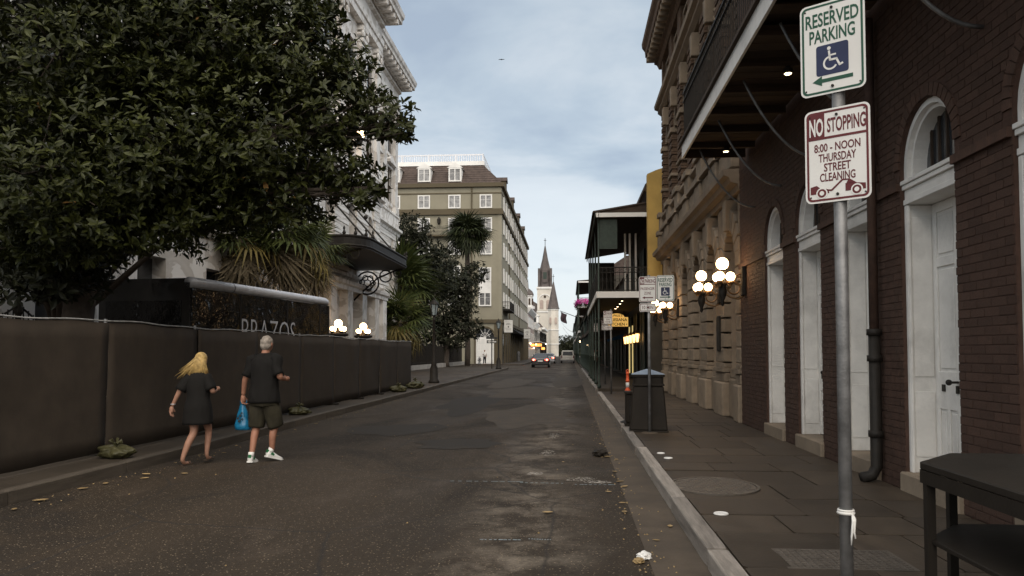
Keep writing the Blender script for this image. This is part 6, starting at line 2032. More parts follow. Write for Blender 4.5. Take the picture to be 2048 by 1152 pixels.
def red_header(p, cx, cz, y, w, h, word):
    mb = MB(); mb.prism([(cx - w / 2 + 0.018, cz + h / 2 - 0.135), (cx - w / 2 + 0.095, cz + h / 2 - 0.135), (cx - w / 2 + 0.095, cz + h / 2 - 0.018), (cx - w / 2 + 0.018, cz + h / 2 - 0.018)], 'y', y - 0.0011, y - 0.0003)
    mb.box(cx - w / 2 + 0.018, cx + w / 2 - 0.018, y - 0.0013, y - 0.0003, cz + h / 2 - 0.147, cz + h / 2 - 0.135)
    put_text(mb, word, 0.072, cx + 0.044, cz + h / 2 - 0.082, y - 0.001, 0.178, 0.024)
    mb.build('red_header', 'sign_red', p, local=True, recalc=False)
    mb = MB(); put_text(mb, 'NO', 0.088, cx - w / 2 + 0.056, cz + h / 2 - 0.085, y - 0.0016, 0.066, 0.026); mb.build('header_word', 'sign_white', p, local=True, recalc=False)


def stopping_sign(t, cx, cz, y, w=0.305, h=0.457):
    p = plate(t, w, h, cx, cz, y, 'sign_red')
    red_header(p, cx, cz, y, w, h, 'STOPPING')
    mb = MB()
    for s, z, ww in (('8:00 - NOON', 0.040, 0.215), ('THURSDAY', -0.010, 0.175), ('STREET', -0.058, 0.125), ('CLEANING', -0.106, 0.165)):
        put_text(mb, s, 0.041, cx, cz + z, y - 0.001, ww, 0.02)
    mb.build('lettering', 'sign_red', p, local=True, recalc=False)
    # tow truck lifting a car
    b = cz - 0.198
    def pr(mb_, pts): mb_.prism([(cx + a, b + c) for a, c in pts], 'y', y - 0.0013, y - 0.0004)
    q = MB()
    pr(q, [(-0.128, 0.016), (-0.128, 0.05), (-0.110, 0.054), (-0.098, 0.056), (-0.078, 0.038), (-0.052, 0.036), (-0.040, 0.020), (-0.040, 0.014), (-0.128, 0.014)])
    pr(q, [(-0.052, 0.034), (-0.030, 0.030), (0.020, 0.074), (0.052, 0.072), (0.052, 0.066), (0.024, 0.066), (-0.026, 0.022), (-0.05, 0.024)])
    pr(q, [(0.036, 0.014), (0.036, 0.05), (0.060, 0.054), (0.084, 0.048), (0.128, 0.042), (0.128, 0.014)])
    pr(q, [(0.04, 0.05), (0.052, 0.074), (0.088, 0.048)])
    po = q.build('tow_truck_symbol', 'sign_red', p, local=True)
    wh = MB(); wr = MB()
    for cxx in (-0.074, 0.088):
        for (r, mm_, d) in ((0.027, wr, .0020), (0.021, wh, .0026), (0.011, wr, .0032)):
            mm_.prism([(cx + cxx + a, b + 0.016 + c) for a, c in arc(0, 0, r, 0, 345, 16)], 'y', y - d, y - 0.0006)
    wh.build('wheel_symbol', 'sign_red', po, local=True); wr.build('wheel_ring', 'sign_white', po, local=True)


def zone_sign(t, cx, cz, y, left, w=0.305, h=0.457):
    p = plate(t, w, h, cx, cz, y, 'sign_red')
    red_header(p, cx, cz, y, w, h, 'PARKING')
    mb = MB()
    put_text(mb, 'PASSENGER', 0.05, cx, cz + 0.01, y - 0.001, 0.245, 0.01); put_text(mb, 'ZONE', 0.05, cx, cz - 0.07, y - 0.001, 0.12, 0.01)
    mb.build('lettering', 'sign_red', p, local=True, recalc=False)
    mb = MB(); arrow(mb, cx, cz - 0.15, 0.19, y, left); mb.build('arrow', 'sign_red', p, local=True)


def minute_sign(t, cx, cz, y):
    p = plate(t, 0.29, 0.15, cx, cz, y, 'sign_red', 0.025)
    mb = MB(); put_text(mb, '10 MIN', 0.062, cx, cz, y - 0.001, 0.19, 0.012); mb.build('lettering', 'sign_red', p, local=True, recalc=False)


# nearest post: turned 36 degrees, right edge towards the camera
t = thing('sign_post', 'galvanised post with reserved parking and no stopping signs and a tied white rag', 'sign', (1.285, 3.80, 0.13), rad(-36))
MB().tube([(0, 0.035, -0.02), (0, 0.035, 3.16)], 0.030, 16).build('pole', 'galv', t, local=True, smooth=True)
reserved_sign(t, -0.015, 2.905, 0.0, True)
stopping_sign(t, 0.0, 2.375, 0.0)
rag = MB(); rag.torus((0, 0.035, 0.66), 0.034, 0.009, 'z', 16, 5); rag.torus((0, 0.035, 0.672), 0.034, 0.006, 'z', 16, 5)
rag.tube([(0.034, 0.02, 0.66), (0.05, 0.0, 0.64), (0.046, 0.0, 0.58), (0.052, 0.0, 0.55)], [0.006, 0.007, 0.006, 0.004], 5)
rag.tube([(0.034, 0.02, 0.665), (0.045, -0.01, 0.63), (0.038, -0.01, 0.56), (0.036, -0.01, 0.52)], [0.006, 0.006, 0.005, 0.003], 5)
rag.build('rag', 'sign_white', t, local=True, smooth=True)

t = thing('sign_post', 'grey post with passenger zone, reserved parking and ten minute signs before the black bin', 'sign', (1.40, 13.9, 0.13), rad(-8))
MB().tube([(0, 0.035, -0.02), (0, 0.035, 2.8)], 0.028, 10).build('pole', 'galv', t, local=True, smooth=True)
MB().lathe([(0.16, 0), (0.14, 0.012), (0.05, 0.02)], (0, 0.035, -0.003), 14).build('base_collar', 'gutter', t, local=True)
MB().box(-0.16, 0.42, 0.005, 0.012, 2.46, 2.50).build('cross_bar', 'galv', t, local=True)
zone_sign(t, -0.02, 2.545, 0.0, True); reserved_sign(t, 0.29, 2.56, 0.0, False); minute_sign(t, -0.02, 2.22, 0.0)

t = thing('sign_post', 'post with only a passenger zone sign and small ten minute plate before the gallery', 'sign', (1.40, 26.8, 0.13), rad(-10))
MB().tube([(0, 0.035, -0.02), (0, 0.035, 2.9)], 0.03, 8).build('pole', 'galv', t, local=True, smooth=True)
zone_sign(t, -0.10, 2.62, 0.0, False); minute_sign(t, -0.10, 2.27, 0.0)
t = thing('sign_post', 'dim post with a red and white sign behind the passenger zone post', 'sign', (1.55, 34.8, 0.13), rad(-10))
MB().tube([(0, 0.035, -0.02), (0, 0.035, 2.9)], 0.03, 8).build('pole', 'galv', t, local=True, smooth=True)
zone_sign(t, 0.0, 2.65, 0.0, False)
t = thing('sign_post', 'post with a narrow red sign under the gallery edge by the lit yellow sign', 'sign', (1.36, 41.5, 0.13), rad(-35))
MB().tube([(0, 0.035, -0.02), (0, 0.035, 3.0)], 0.03, 8).build('pole', 'galv', t, local=True, smooth=True)
zone_sign(t, 0.0, 2.75, 0.0, False)

# ------------------------------------------------------------------ bins, bollard, table, covers
t = thing('litter_bin', 'square black litter bin with a grey pyramid hood beside the post', 'bin', (1.42, 14.35, 0.125), rad(-4))
b = MB()
b.add([(-.335, -.30, .03), (.335, -.30, .03), (.335, .30, .03), (-.335, .30, .03), (-.27, -.25, .82), (.27, -.25, .82), (.27, .25, .82), (-.27, .25, .82)], [(0, 3, 2, 1), (4, 5, 6, 7), (0, 1, 5, 4), (1, 2, 6, 5), (2, 3, 7, 6), (3, 0, 4, 7)])
b.build('body', 'black_plastic', t, local=True, bevel=0.02)
MB().box(-.35, .35, -.315, .315, 0.0, .03).build('base', 'black_plastic', t, local=True, bevel=0.008)
MB().box(-.285, .285, -.265, .265, .822, .86).build('rim', 'black_plastic', t, local=True, bevel=0.008)
for sx in (-1, 1):
    for sy in (-1, 1): MB().box(sx * .245 - .02, sx * .245 + .02, sy * .225 - .02, sy * .225 + .02, .86, .985).build('hood_post', 'black_plastic', t, local=True)
MB().box(-.265, .265, -.245, .245, .861, .985).build('upper_panel', 'black_plastic', t, local=True)
MB().box(-.29, .29, -.27, .27, .986, 1.03).build('hood_rim', 'black_plastic', t, local=True, bevel=0.006)
MB().add([(-.30, -.28, 1.031), (.30, -.28, 1.031), (.30, .28, 1.031), (-.30, .28, 1.031), (-.03, -.03, 1.125), (.03, -.03, 1.125), (.03, .03, 1.125), (-.03, .03, 1.125)], [(0, 3, 2, 1), (4, 5, 6, 7), (0, 1, 5, 4), (1, 2, 6, 5), (2, 3, 7, 6), (3, 0, 4, 7)]).build('hood', 'hood', t, local=True)

t = thing('newspaper_box', 'low black box standing right behind the litter bin at the kerb', 'box', (1.28, 15.35, 0.125))
MB().box(-.20, .20, -.2, .2, .06, .62).build('body', 'black_plastic', t, local=True, bevel=0.02)
MB().box(-.22, .22, -.22, .22, .62, .67).build('lid', 'black_plastic', t, local=True, bevel=0.01)
MB().box(-.22, .22, -.22, .22, 0, .06).build('base', 'black_plastic', t, local=True)
MB().box(-.15, .15, -.215, -.2, .2, .5).build('door', 'iron', t, local=True)

t = thing('delineator_post', 'orange plastic delineator post with a white reflective band by the litter bin', 'bollard', (1.16, 15.85, 0.125))
MB().lathe([(0.16, 0), (0.16, 0.03), (0.07, 0.06)], (0, 0, 0), 12).build('base', 'tyre', t, local=True)
MB().lathe([(0.055, 0.05), (0.055, 0.62), (0.06, 0.63), (0.06, 0.66), (0.035, 0.70), (0.035, 0.84), (0.045, 0.845), (0.045, 0.86), (0.03, 0.87), (0.03, 0.99), (0.038, 1.0), (0.02, 1.03)], (0, 0, 0), 12).build('post', 'orange', t, local=True, smooth=True)
MB().lathe([(0.0375, 0.72), (0.0375, 0.82)], (0, 0, 0), 12).build('reflective_band', 'sign_white', t, local=True, smooth=True)
MB().torus((0, 0, 1.05), 0.025, 0.012, 'y', 10, 5).build('loop', 'orange', t, local=True)

t = thing('metal_table', 'black metal table with a lower shelf standing by the brick wall', 'table', (2.05, 3.72, 0.128), rad(0))
ta = [(-0.19, 0.60), (0.14, 0.98), (0.75, 0.98), (0.75, -1.3), (-0.19, -1.3)]
MB().prism([(x, y) for x, y in ta], 'z', 0.80, 0.84).build('top', 'black_plastic', t, local=True, bevel=0.006)
MB().ring([(x * 1.0, y) for x, y in ta], [(x * 0.96, y * 0.98) for x, y in ta], 'z', 0.73, 0.799).build('apron', 'black_plastic', t, local=True)
for (x, y) in ((-0.165, 0.55), (0.70, 0.93), (0.70, -1.25), (-0.165, -1.25), (0.12, 0.92)):
    MB().box(x - 0.022, x + 0.022, y - 0.022, y + 0.022, 0, 0.73).build('leg', 'black_plastic', t, local=True)
MB().prism([(x * 0.93 + .01, y * 0.95) for x, y in ta], 'z', 0.42, 0.445).build('shelf', 'black_plastic', t, local=True, bevel=0.004)

t = thing('manhole_cover', 'round cast iron cover set in the slate pavement before the doors', 'manhole cover', (1.53, 8.5, 0.1285))
MB().ring([(0.47 * math.cos(rad(a)), 0.56 * math.sin(rad(a))) for a in range(0, 360, 10)], [(0.44 * math.cos(rad(a)), 0.525 * math.sin(rad(a))) for a in range(0, 360, 10)], 'z', -0.02, 0.006).build('frame', 'cast', t, local=True)
MB().prism([(0.43 * math.cos(rad(a)), 0.515 * math.sin(rad(a))) for a in range(0, 360, 10)], 'z', -0.02, 0.001).build('cover', 'cast', t, local=True)
mb = MB()
for i in range(-5, 6):
    for j in range(-6, 7):
        x, y = i * 0.076 + (0.038 if j % 2 else 0), j * 0.076
        if (x / 0.41) ** 2 + (y / 0.49) ** 2 < 0.95: mb.box(x - 0.028, x + 0.028, y - 0.022, y + 0.022, 0.0012, 0.007)
tag(mb.build('cast_pattern', 'cast', t, local=True), kind='stuff')
t = thing('drain_cover', 'rectangular cast utility cover in the pavement near the galvanised sign post', 'utility cover', (1.85, 5.55, 0.128))
MB().box(-0.42, 0.42, -0.26, 0.26, -0.02, 0.003).build('cover', 'cast', t, local=True)
mb = MB()
for i in range(-8, 9):
    for j in range(-5, 6): mb.box(i * .047 - .016, i * .047 + .016, j * .044 - .013, j * .044 + .013, 0.0035, 0.008)
tag(mb.build('cast_pattern', 'cast', t, local=True), kind='stuff')

# ------------------------------------------------------------------ street lamps and street sign on the left
def street_lamp(x, y, h, label):
    t = thing('street_lamp', label, 'street lamp', (x, y, 0.126), 0, 'black iron street lamps')
    MB().lathe([(0.26, 0), (0.26, 0.1), (0.2, 0.16), (0.18, 0.7), (0.12, 0.85), (0.14, 0.9), (0.075, 1.0), (0.055, h - 1.0), (0.09, h - 0.95), (0.05, h - 0.9), (0.06, h - 0.78)], (0, 0, 0), 12).build('post', 'iron', t, local=True, smooth=True)
    f = MB(); f.lathe([(0.06, h - 0.78), (0.13, h - 0.74)], (0, 0, 0), 6)
    for k in range(6):
        a = rad(60 * k); f.tube([(0.12 * math.cos(a), 0.12 * math.sin(a), h - 0.75), (0.21 * math.cos(a), 0.21 * math.sin(a), h - 0.22)], 0.014, 4)
    f.lathe([(0.25, h - 0.22), (0.22, h - 0.18), (0.08, h - 0.04), (0.03, h), (0.04, h + 0.04), (0.01, h + 0.12)], (0, 0, 0), 8)
    f.build('lantern_frame', 'iron', t, local=True)
    MB().lathe([(0.10, h - 0.74), (0.19, h - 0.24)], (0, 0, 0), 6).build('lantern_glass', 'lantern_pane', t, local=True)


M['lantern_pane'] = mat('pale_lantern_glass', (0.30, 0.36, 0.38), 0.25, 0.1, 3, 0, spec=0.6)
street_lamp(-6.33, 35.8, 3.9, 'black iron street lamp just past the end of the screen fence')
street_lamp(-6.15, 66.6, 4.25, 'black iron street lamp at the corner before the olive hotel')
t = thing('street_name_post', 'dark post with one-way and street name blades beside the corner street lamp', 'sign', (-6.9, 68.3, 0.126))
MB().tube([(0, 0, 0), (0, 0, 3.4)], 0.05, 8).build('pole', 'iron', t, local=True)
MB().box(-0.45, 0.45, -0.03, -0.02, 2.25, 2.5).build('one_way_blade', 'sign_black', t, local=True)
mb = MB(); arrow(mb, 0, 2.375, 0.78, -0.031, True, 0.10, 0.2); put_text(mb, 'ONE WAY', 0.09, 0.06, 2.375, -0.036, 0.42); mb.build('arrow_mark', 'sign_white', t, local=True, recalc=False)
MB().box(-0.03, 0.03, -0.4, 0.4, 2.85, 3.02).build('street_blade', 'sign_black', t, local=True)
MB().box(-0.5, 0.5, -0.05, -0.04, 2.62, 2.78).build('name_blade', 'sign_black', t, local=True)

t = thing('fire_hydrant', 'small pale fire hydrant beside the person at the garage door', 'hydrant', (-11.0, 93.9, 0.13))
MB().lathe([(0.2, 0), (0.2, 0.08), (0.13, 0.12), (0.13, 0.6), (0.18, 0.64), (0.14, 0.75), (0.05, 0.86), (0.05, 0.92)], (0, 0, 0), 12).build('barrel', 'galv', t, local=True, smooth=True)
for s in (-1, 1): MB().tube([(0, 0, 0.48), (s * 0.22, 0, 0.48)], 0.07, 8).build('outlet', 'galv', t, local=True)
t = thing('utility_box', 'pale standpipe against the hotel arcade past the corner', 'utility box', (-7.9, 119, 0.13))
MB().lathe([(0.25, 0), (0.25, 1.3), (0.18, 1.5), (0.1, 1.6)], (0, 0, 0), 10).build('body', 'galv', t, local=True)
MB().box(-0.3, 0.3, -0.3, 0.3, 0, 0.06).build('base', 'gutter', t, local=True)

# ------------------------------------------------------------------ litter
rl_ = random.Random(3)


def dry_leaf(x, y, z, s, az, label='dry curled leaf lying in the gutter litter', group='dry leaves on the ground'):
    mb = MB(); n = 8; vs = []; fs = []
    for i in range(n + 1):
        f = i / n; w = 0.28 * math.sin(math.pi * min(1, f * 1.02)) ** 0.8 * s
        xx = (f - 0.5) * s; zz = 0.06 * s * (2 * f - 1) ** 2 + 0.004
        vs += [(xx, -w, zz + 0.22 * w), (xx, 0, zz), (xx, w, zz + 0.28 * w)]
    for i in range(n):
        q = i * 3; fs += [(q, q + 3, q + 4, q + 1), (q + 1, q + 4, q + 5, q + 2)]
    o = mb.add(vs, fs).build('fallen_leaf', 'dry_leaf', None, recalc=False)
    o.location = (x, y, z); o.rotation_euler = (0, 0, az)
    sd = o.modifiers.new('thickness', 'SOLIDIFY'); sd.thickness = 0.002
    tag(o, label, 'leaf', group)


for (x, y, s) in [(0.52, 7.62, .12), (-0.22, 7.54, .13), (0.57, 10.16, .12), (0.59, 9.39, .13), (0.62, 9.05, .12), (0.53, 8.07, .10), (0.55, 11.6, .14), (0.66, 11.3, .12), (0.5, 13.2, .10), (0.88, 7.03, .10), (0.42, 8.7, .09), (0.7, 6.5, .08), (-0.1, 11.0, .08)]:
    dry_leaf(x, y, 0.008, s * 0.8, rl_.uniform(0, 6), 'dry tan leaf lying on the asphalt by the gutter on the brick house side', 'dry leaves along the gutter')
for (x, y, s) in [(-5.35, 9.5, .18), (-5.2, 9.2, .14), (-5.5, 8.45, .16), (-5.5, 7.75, .2), (-5.45, 8.8, .14), (-4.9, 9.6, .12), (-5.5, 12.5, .1), (-5.4, 14, .12), (-5.5, 16.5, .12), (-5.45, 18.2, .1), (-5.3, 11.6, .1), (-5.5, 20.5, .12), (-5.2, 10.9, .09), (-5.45, 7.3, .12), (-5.5, 13.2, .1), (-5.48, 15.2, .1)]:
    dry_leaf(x, y, 0.008, s * 0.75, rl_.uniform(0, 6), 'dry brown leaf lying on the asphalt below the screen fence', 'dry leaves below the screen fence')


def lid(x, y, r, label):
    t = thing('paper_lid', label, 'litter', (x, y, 0.1305))
    MB().lathe([(r, 0), (r, 0.006), (r * 0.92, 0.012), (r * 0.85, 0.007), (r * 0.1, 0.007)], (0, 0, 0), 18).build('disc', 'paper', t, local=True)
    MB().lathe([(r * 0.12, 0.0072), (r * 0.1, 0.011)], (0, 0, 0), 8).build('centre', 'paper', t, local=True)


lid(1.32, 7.0, 0.065, 'round white cup lid on the slates before the manhole cover')
lid(1.31, 10.6, 0.06, 'white cup lid on the slates past the manhole cover')
lid(1.27, 11.1, 0.055, 'flattened pale lid on the slates beside the kerb, past the other lids')


def crumple(x, y, z, s, mt, label, seed, cat='litter'):
    b = bmesh.new(); bmesh.ops.create_icosphere(b, subdivisions=3, radius=s)
    for v in b.verts:
        k = 1 + 0.5 * noise.noise(v.co * (2.5 / s) + Vector((seed, 0, 0))) + 0.2 * noise.noise(v.co * (7 / s))
        v.co *= k; v.co.z = max(-s * 0.3, v.co.z * 0.55)
    me = bpy.data.meshes.new('crumpled_wrapper'); b.to_mesh(me); b.free(); me.materials.append(M[mt])
    o = bpy.data.objects.new('crumpled_wrapper', me); COL.objects.link(o); o.location = (x, y, z + s * 0.3)
    tag(o, label, cat)


crumple(0.55, 5.95, 0.005, 0.055, 'paper', 'crumpled white paper wrapper lying at the gutter edge', 2)
crumple(0.50, 5.83, 0.005, 0.04, 'dry_leaf', 'small brown crumpled scrap beside the white paper wrapper', 5)
crumple(0.45, 11.75, 0.005, 0.11, 'black_plastic', 'dark crumpled bag on the asphalt among the gutter leaves', 8)
rs_ = random.Random(77)
deb = MB()
for _ in range(420):
    side = rs_.random()
    if side < 0.45: x = 0.60 + rs_.gauss(0, 0.10); y = 5.2 + 19 * rs_.random() ** 1.4
    elif side < 0.92: x = -5.6 + abs(rs_.gauss(0, 0.16)); y = rs_.uniform(7, 32)
    else: x = rs_.uniform(-5, 0.5); y = rs_.uniform(5.5, 18)
    s = rs_.uniform(0.004, 0.013); a = rs_.uniform(0, 3)
    c, d = math.cos(a) * s, math.sin(a) * s
    deb.add([(x - c, y - d, 0.006), (x + d, y - c, 0.006), (x + c, y + d, 0.012), (x - d, y + c, 0.007), (x, y, 0.006 + s)], [(0, 1, 4), (1, 2, 4), (2, 3, 4), (3, 0, 4), (3, 2, 1, 0)])
tag(deb.build('road_grit', 'dry_leaf', None), 'scattered small grit and leaf crumbs on the asphalt', 'grit', kind='stuff')


# ------------------------------------------------------------------ people
def skin_mesh(J, edges, root, sub=2):
    """continuous body surface grown over a joint skeleton; J: name -> (x, y, z, rx, ry)"""
    names = list(J); idx = {n: i for i, n in enumerate(names)}
    me = bpy.data.meshes.new('skeleton')
    me.from_pydata([J[n][:3] for n in names], [(idx[a], idx[b]) for a, b in edges], [])
    ob = bpy.data.objects.new('skeleton', me); COL.objects.link(ob)
    md = ob.modifiers.new('skin', 'SKIN'); md.use_smooth_shade = True
    sv = me.skin_vertices[0].data
    for n in names:
        r = J[n][3:]; sv[idx[n]].radius = (r[0], r[1] if len(r) > 1 else r[0])
        sv[idx[n]].use_root = (n == root)
    sb = ob.modifiers.new('sub', 'SUBSURF'); sb.levels = sub; sb.render_levels = sub
    dg = bpy.context.evaluated_depsgraph_get(); dg.update()
    out = bpy.data.meshes.new_from_object(ob.evaluated_get(dg))
    bpy.data.objects.remove(ob); bpy.data.meshes.remove(me)
    return out


def hand(mb, wrist, d, side, curl, s=1.0, palm_n=None):
    """palm and five unequal bent fingers; d = direction the hand points, side = towards the thumb"""
    w = Vector(wrist); d = Vector(d).normalized(); th = Vector(side).normalized(); th = (th - d * th.dot(d)).normalized()
    nrm = d.cross(th)
    if palm_n is not None and nrm.dot(Vector(palm_n)) < 0: nrm = -nrm
    pc = w + d * 0.045 * s
    mb.tube([w - d * 0.01 * s, w + d * 0.025 * s, w + d * 0.07 * s, w + d * 0.09 * s], [0.024 * s, 0.033 * s, 0.036 * s, 0.028 * s], 10)
    for k, (off, l) in enumerate(((0.030, 0.070), (0.010, 0.078), (-0.011, 0.072), (-0.030, 0.056))):
        b = w + d * 0.085 * s + th * off * s
        a1 = curl * 0.5; a2 = curl * 1.1
        d1 = d * math.cos(a1) + nrm * math.sin(a1); d2 = d * math.cos(a2) + nrm * math.sin(a2)
        m1 = b + d1 * l * 0.5 * s; e = m1 + d2 * l * 0.5 * s
        mb.tube([b - d * 0.02 * s, m1, e], [0.010 * s, 0.009 * s, 0.006 * s], 6)
    b = w + d * 0.03 * s + th * 0.03 * s
    m1 = b + (d * 0.6 + th * 0.6 + nrm * 0.3).normalized() * 0.035 * s
    mb.tube([b, m1, m1 + (d * 0.9 + nrm * 0.5).normalized() * 0.03 * s], [0.013 * s, 0.011 * s, 0.007 * s], 6)


def add_mb_to_mesh(me, mb):
    b = bmesh.new(); b.from_mesh(me)
    vs = [b.verts.new(v) for v in mb.v]
    for f in mb.f:
        try: q = b.faces.new([vs[i] for i in f]); q.smooth = True
        except ValueError: pass
    bmesh.ops.recalc_face_normals(b, faces=b.faces)
    for f in b.faces: f.smooth = True
    b.to_mesh(me); b.free()


def head_parts(mb, c, s, fwd=(0, 1, 0)):
    """skull, jaw, nose, ears, brow; looking along fwd"""
    c = Vector(c); f = Vector(fwd).normalized(); r = Vector((f.y, -f.x, 0)).normalized(); u = r.cross(f)
    n, mm = 16, 12
    vs = []; fs = []
    for i in range(mm + 1):
        t = math.pi * i / mm
        for j in range(n):
            a = 2 * math.pi * j / n
            z = -math.cos(t); q = math.sin(t)
            x = math.cos(a) * q; y = math.sin(a) * q
            jaw = 1 - 0.22 * max(0, -z) - 0.05 * (1 - y) * max(0, -z)
            p = c + r * (0.078 * s * x * jaw) + f * (0.098 * s * y * (1 - 0.12 * max(0, -z)) + (0.012 * s * max(0, -z))) + u * (0.118 * s * z)
            vs.append(p)
    for i in range(mm):
        for j in range(n):
            j2 = (j + 1) % n; fs.append((i * n + j, i * n + j2, (i + 1) * n + j2, (i + 1) * n + j))
    mb.add(vs, fs)
    mb.tube([c + f * 0.09 * s + u * 0.012 * s, c + f * 0.118 * s - u * 0.022 * s, c + f * 0.095 * s - u * 0.03 * s], [0.008 * s, 0.014 * s, 0.010 * s], 6)
    for sg in (-1, 1):
        e = c + r * sg * 0.078 * s - f * 0.005 * s
        mb.sphere(e, 0.026 * s, 8, 6, (0.35, 0.7, 1.15))
        mb.sphere(c + f * 0.085 * s + r * sg * 0.032 * s + u * 0.005 * s, 0.013 * s, 8, 6)
    mb.tube([c + f * 0.092 * s - r * 0.022 * s - u * 0.055 * s, c + f * 0.099 * s - u * 0.053 * s, c + f * 0.092 * s + r * 0.022 * s - u * 0.055 * s], 0.006 * s, 5)


def finish(me, name, m, parent):
    me.materials.clear(); me.materials.append(M[m])
    o = bpy.data.objects.new(name, me); COL.objects.link(o); o.parent = parent
    return o


def cloth(mb, name, m, parent, amp=0.008, freq=14):
    """clothing surface with small folds"""
    me = mb.mesh(name)
    b = bmesh.new(); b.from_mesh(me)
    bmesh.ops.subdivide_edges(b, edges=b.edges[:], cuts=2, use_grid_fill=True)
    for v in b.verts:
        k = (noise.noise(Vector((v.co.x * freq, v.co.y * freq, v.co.z * freq * 0.35))) + 0.5 * noise.noise(Vector((v.co.x * freq * 2.7, v.co.z * freq * 2.2, v.co.y * freq * 2.7)))) * amp
        v.co += v.normal * k
    b.to_mesh(me); b.free()
    me.materials.append(M[m]); me.shade_smooth()
    o = bpy.data.objects.new(name, me); COL.objects.link(o); o.parent = parent
    return o


def sneaker(parent, ankle, az, pitch, side):
    """white trainer with a green heel tab; built pointing +y then turned"""
    rot = Matrix.Translation(Vector(ankle)) @ Matrix.Rotation(az, 4, 'Z') @ Matrix.Rotation(pitch, 4, 'X')
    prof = [(-0.075, 0.032, 0.02, 0.075), (-0.06, 0.038, 0.0, 0.09), (-0.02, 0.040, 0.0, 0.095), (0.04, 0.040, 0.0, 0.075), (0.10, 0.046, 0.0, 0.052), (0.15, 0.045, 0.004, 0.040), (0.19, 0.030, 0.012, 0.028)]
    n = 10; vs = []; fs = []
    for (y, w, z0, h) in prof:
        for j in range(n):
            a = 2 * math.pi * j / n
            z = z0 + (h - z0) * (0.5 + 0.5 * math.sin(a)); ww = w * (1.0 if math.sin(a) < 0.2 else 0.78)
            vs.append((ww * math.cos(a), y, z - 0.085))
    for i in range(len(prof) - 1):
        for j in range(n):
            j2 = (j + 1) % n; fs.append((i * n + j, i * n + j2, (i + 1) * n + j2, (i + 1) * n + j))
    fs += [tuple(range(n))[::-1], tuple(range((len(prof) - 1) * n, len(prof) * n))]
    mb = MB().add([rot @ Vector(v) for v in vs], fs)
    sh = mb.build('shoe', 'shoe_white', parent, local=True, smooth=True)
    so = MB(); pts = [(-0.082, 0.028), (-0.07, 0.042), (0.04, 0.044), (0.11, 0.051), (0.16, 0.048), (0.20, 0.028)]
    outl = [(x, y) for y, x in pts] + [(-x, y) for y, x in pts[::-1]]
    so.prism(outl, 'z', -0.095, -0.072)
    so.v = [tuple(rot @ Vector(v)) for v in so.v]; so.build('sole', 'shoe_white', sh, local=True)
    g = MB(); g.prism([(-0.022, -0.03), (0.022, -0.03), (0.020, 0.012), (-0.020, 0.012)], 'y', -0.082, -0.062)
    for s in (-1, 1): g.prism([(-0.035, -0.045), (0.02, -0.055), (0.03, -0.03), (-0.02, -0.012)], 'x', s * 0.0405 - 0.003, s * 0.0405 + 0.003)
    g.v = [tuple(rot @ Vector(v)) for v in g.v]; g.build('heel_tab', 'shoe_green', sh, local=True)
    sc = MB(); sc.tube([rot @ Vector((0, -0.02, -0.02)), rot @ Vector((0, -0.02, 0.05))], [0.042, 0.040], 12); sc.build('sock', 'shoe_white', sh, local=True, smooth=True)


# ---- man, walking away, blue bag in his left hand
man = thing('person', 'person with short grey hair, black t-shirt, dark olive shorts and white sneakers walking away', 'person', (-4.36, 10.8, 0.0), rad(-6))
LA = (-0.105, -0.13, 0.100); RA = (0.085, 0.10, 0.135)
J = dict(pelvis=(0, 0, 0.96, .135, .10), waist=(0, 0.01, 1.10, .135, .10), chest=(0, 0.02, 1.32, .16, .11), neckb=(0, 0.02, 1.50, .075, .07), neck=(0.005, 0.035, 1.57, .058, .058), headb=(0.008, 0.05, 1.63, .06, .06),
         lsh=(-.175, .02, 1.45, .062), lel=(-.285, -.02, 1.165, .043), lwr=(-.335, .03, .93, .030),
         rsh=(.175, .02, 1.45, .062), rel=(.275, -.06, 1.19, .044), rwr=(.245, .16, 1.17, .031),
         lhip=(-.095, 0, .90, .095), lkn=(-.115, .02, .50, .058), lca=(-.112, -.05, .36, .056), lan=(*LA, .036),
         rhip=(.095, 0, .90, .095), rkn=(.115, .13, .51, .058), rca=(.105, .07, .37, .056), ran=(*RA, .036))
E_ = [('pelvis', 'waist'), ('waist', 'chest'), ('chest', 'neckb'), ('neckb', 'neck'), ('neck', 'headb'), ('chest', 'lsh'), ('lsh', 'lel'), ('lel', 'lwr'), ('chest', 'rsh'), ('rsh', 'rel'), ('rel', 'rwr'),
      ('pelvis', 'lhip'), ('lhip', 'lkn'), ('lkn', 'lca'), ('lca', 'lan'), ('pelvis', 'rhip'), ('rhip', 'rkn'), ('rkn', 'rca'), ('rca', 'ran')]
me = skin_mesh(J, E_, 'pelvis')
hm = MB(); head_parts(hm, (0.01, 0.06, 1.665), 1.0, (0.1, 1, -0.05))
hand(hm, (-.338, .035, .93), (-0.05, 0.05, -1), (0.3, 1, 0), 1.5, 1.05, (1, 0, 0))
hand(hm, (.245, .17, 1.17), (-0.05, 1, 0.05), (-0.6, 0, 1), 1.1, 1.0, (-1, 0, 0))
add_mb_to_mesh(me, hm)
finish(me, 'body', 'skin', man)
sh = MB()
sh.loft([(0, 0.005, .84, .228, .175), (0, 0.005, .92, .222, .17), (0, 0.01, 1.08, .205, .152), (0, 0.015, 1.22, .205, .145), (0, 0.02, 1.36, .215, .145), (0, 0.02, 1.45, .20, .125), (0, 0.02, 1.505, .13, .095), (0, 0.028, 1.545, .078, .075)], 20)
for s, el in ((-1, J['lel']), (1, J['rel'])):
    a = Vector((s * .13, .02, 1.46)); b = Vector(el[:3]); 
    sh.tube([a, Vector((s * .19, .02, 1.445)), a.lerp(b, 0.5), a.lerp(b, 0.86)], [.085, .088, .082, .080], 12)
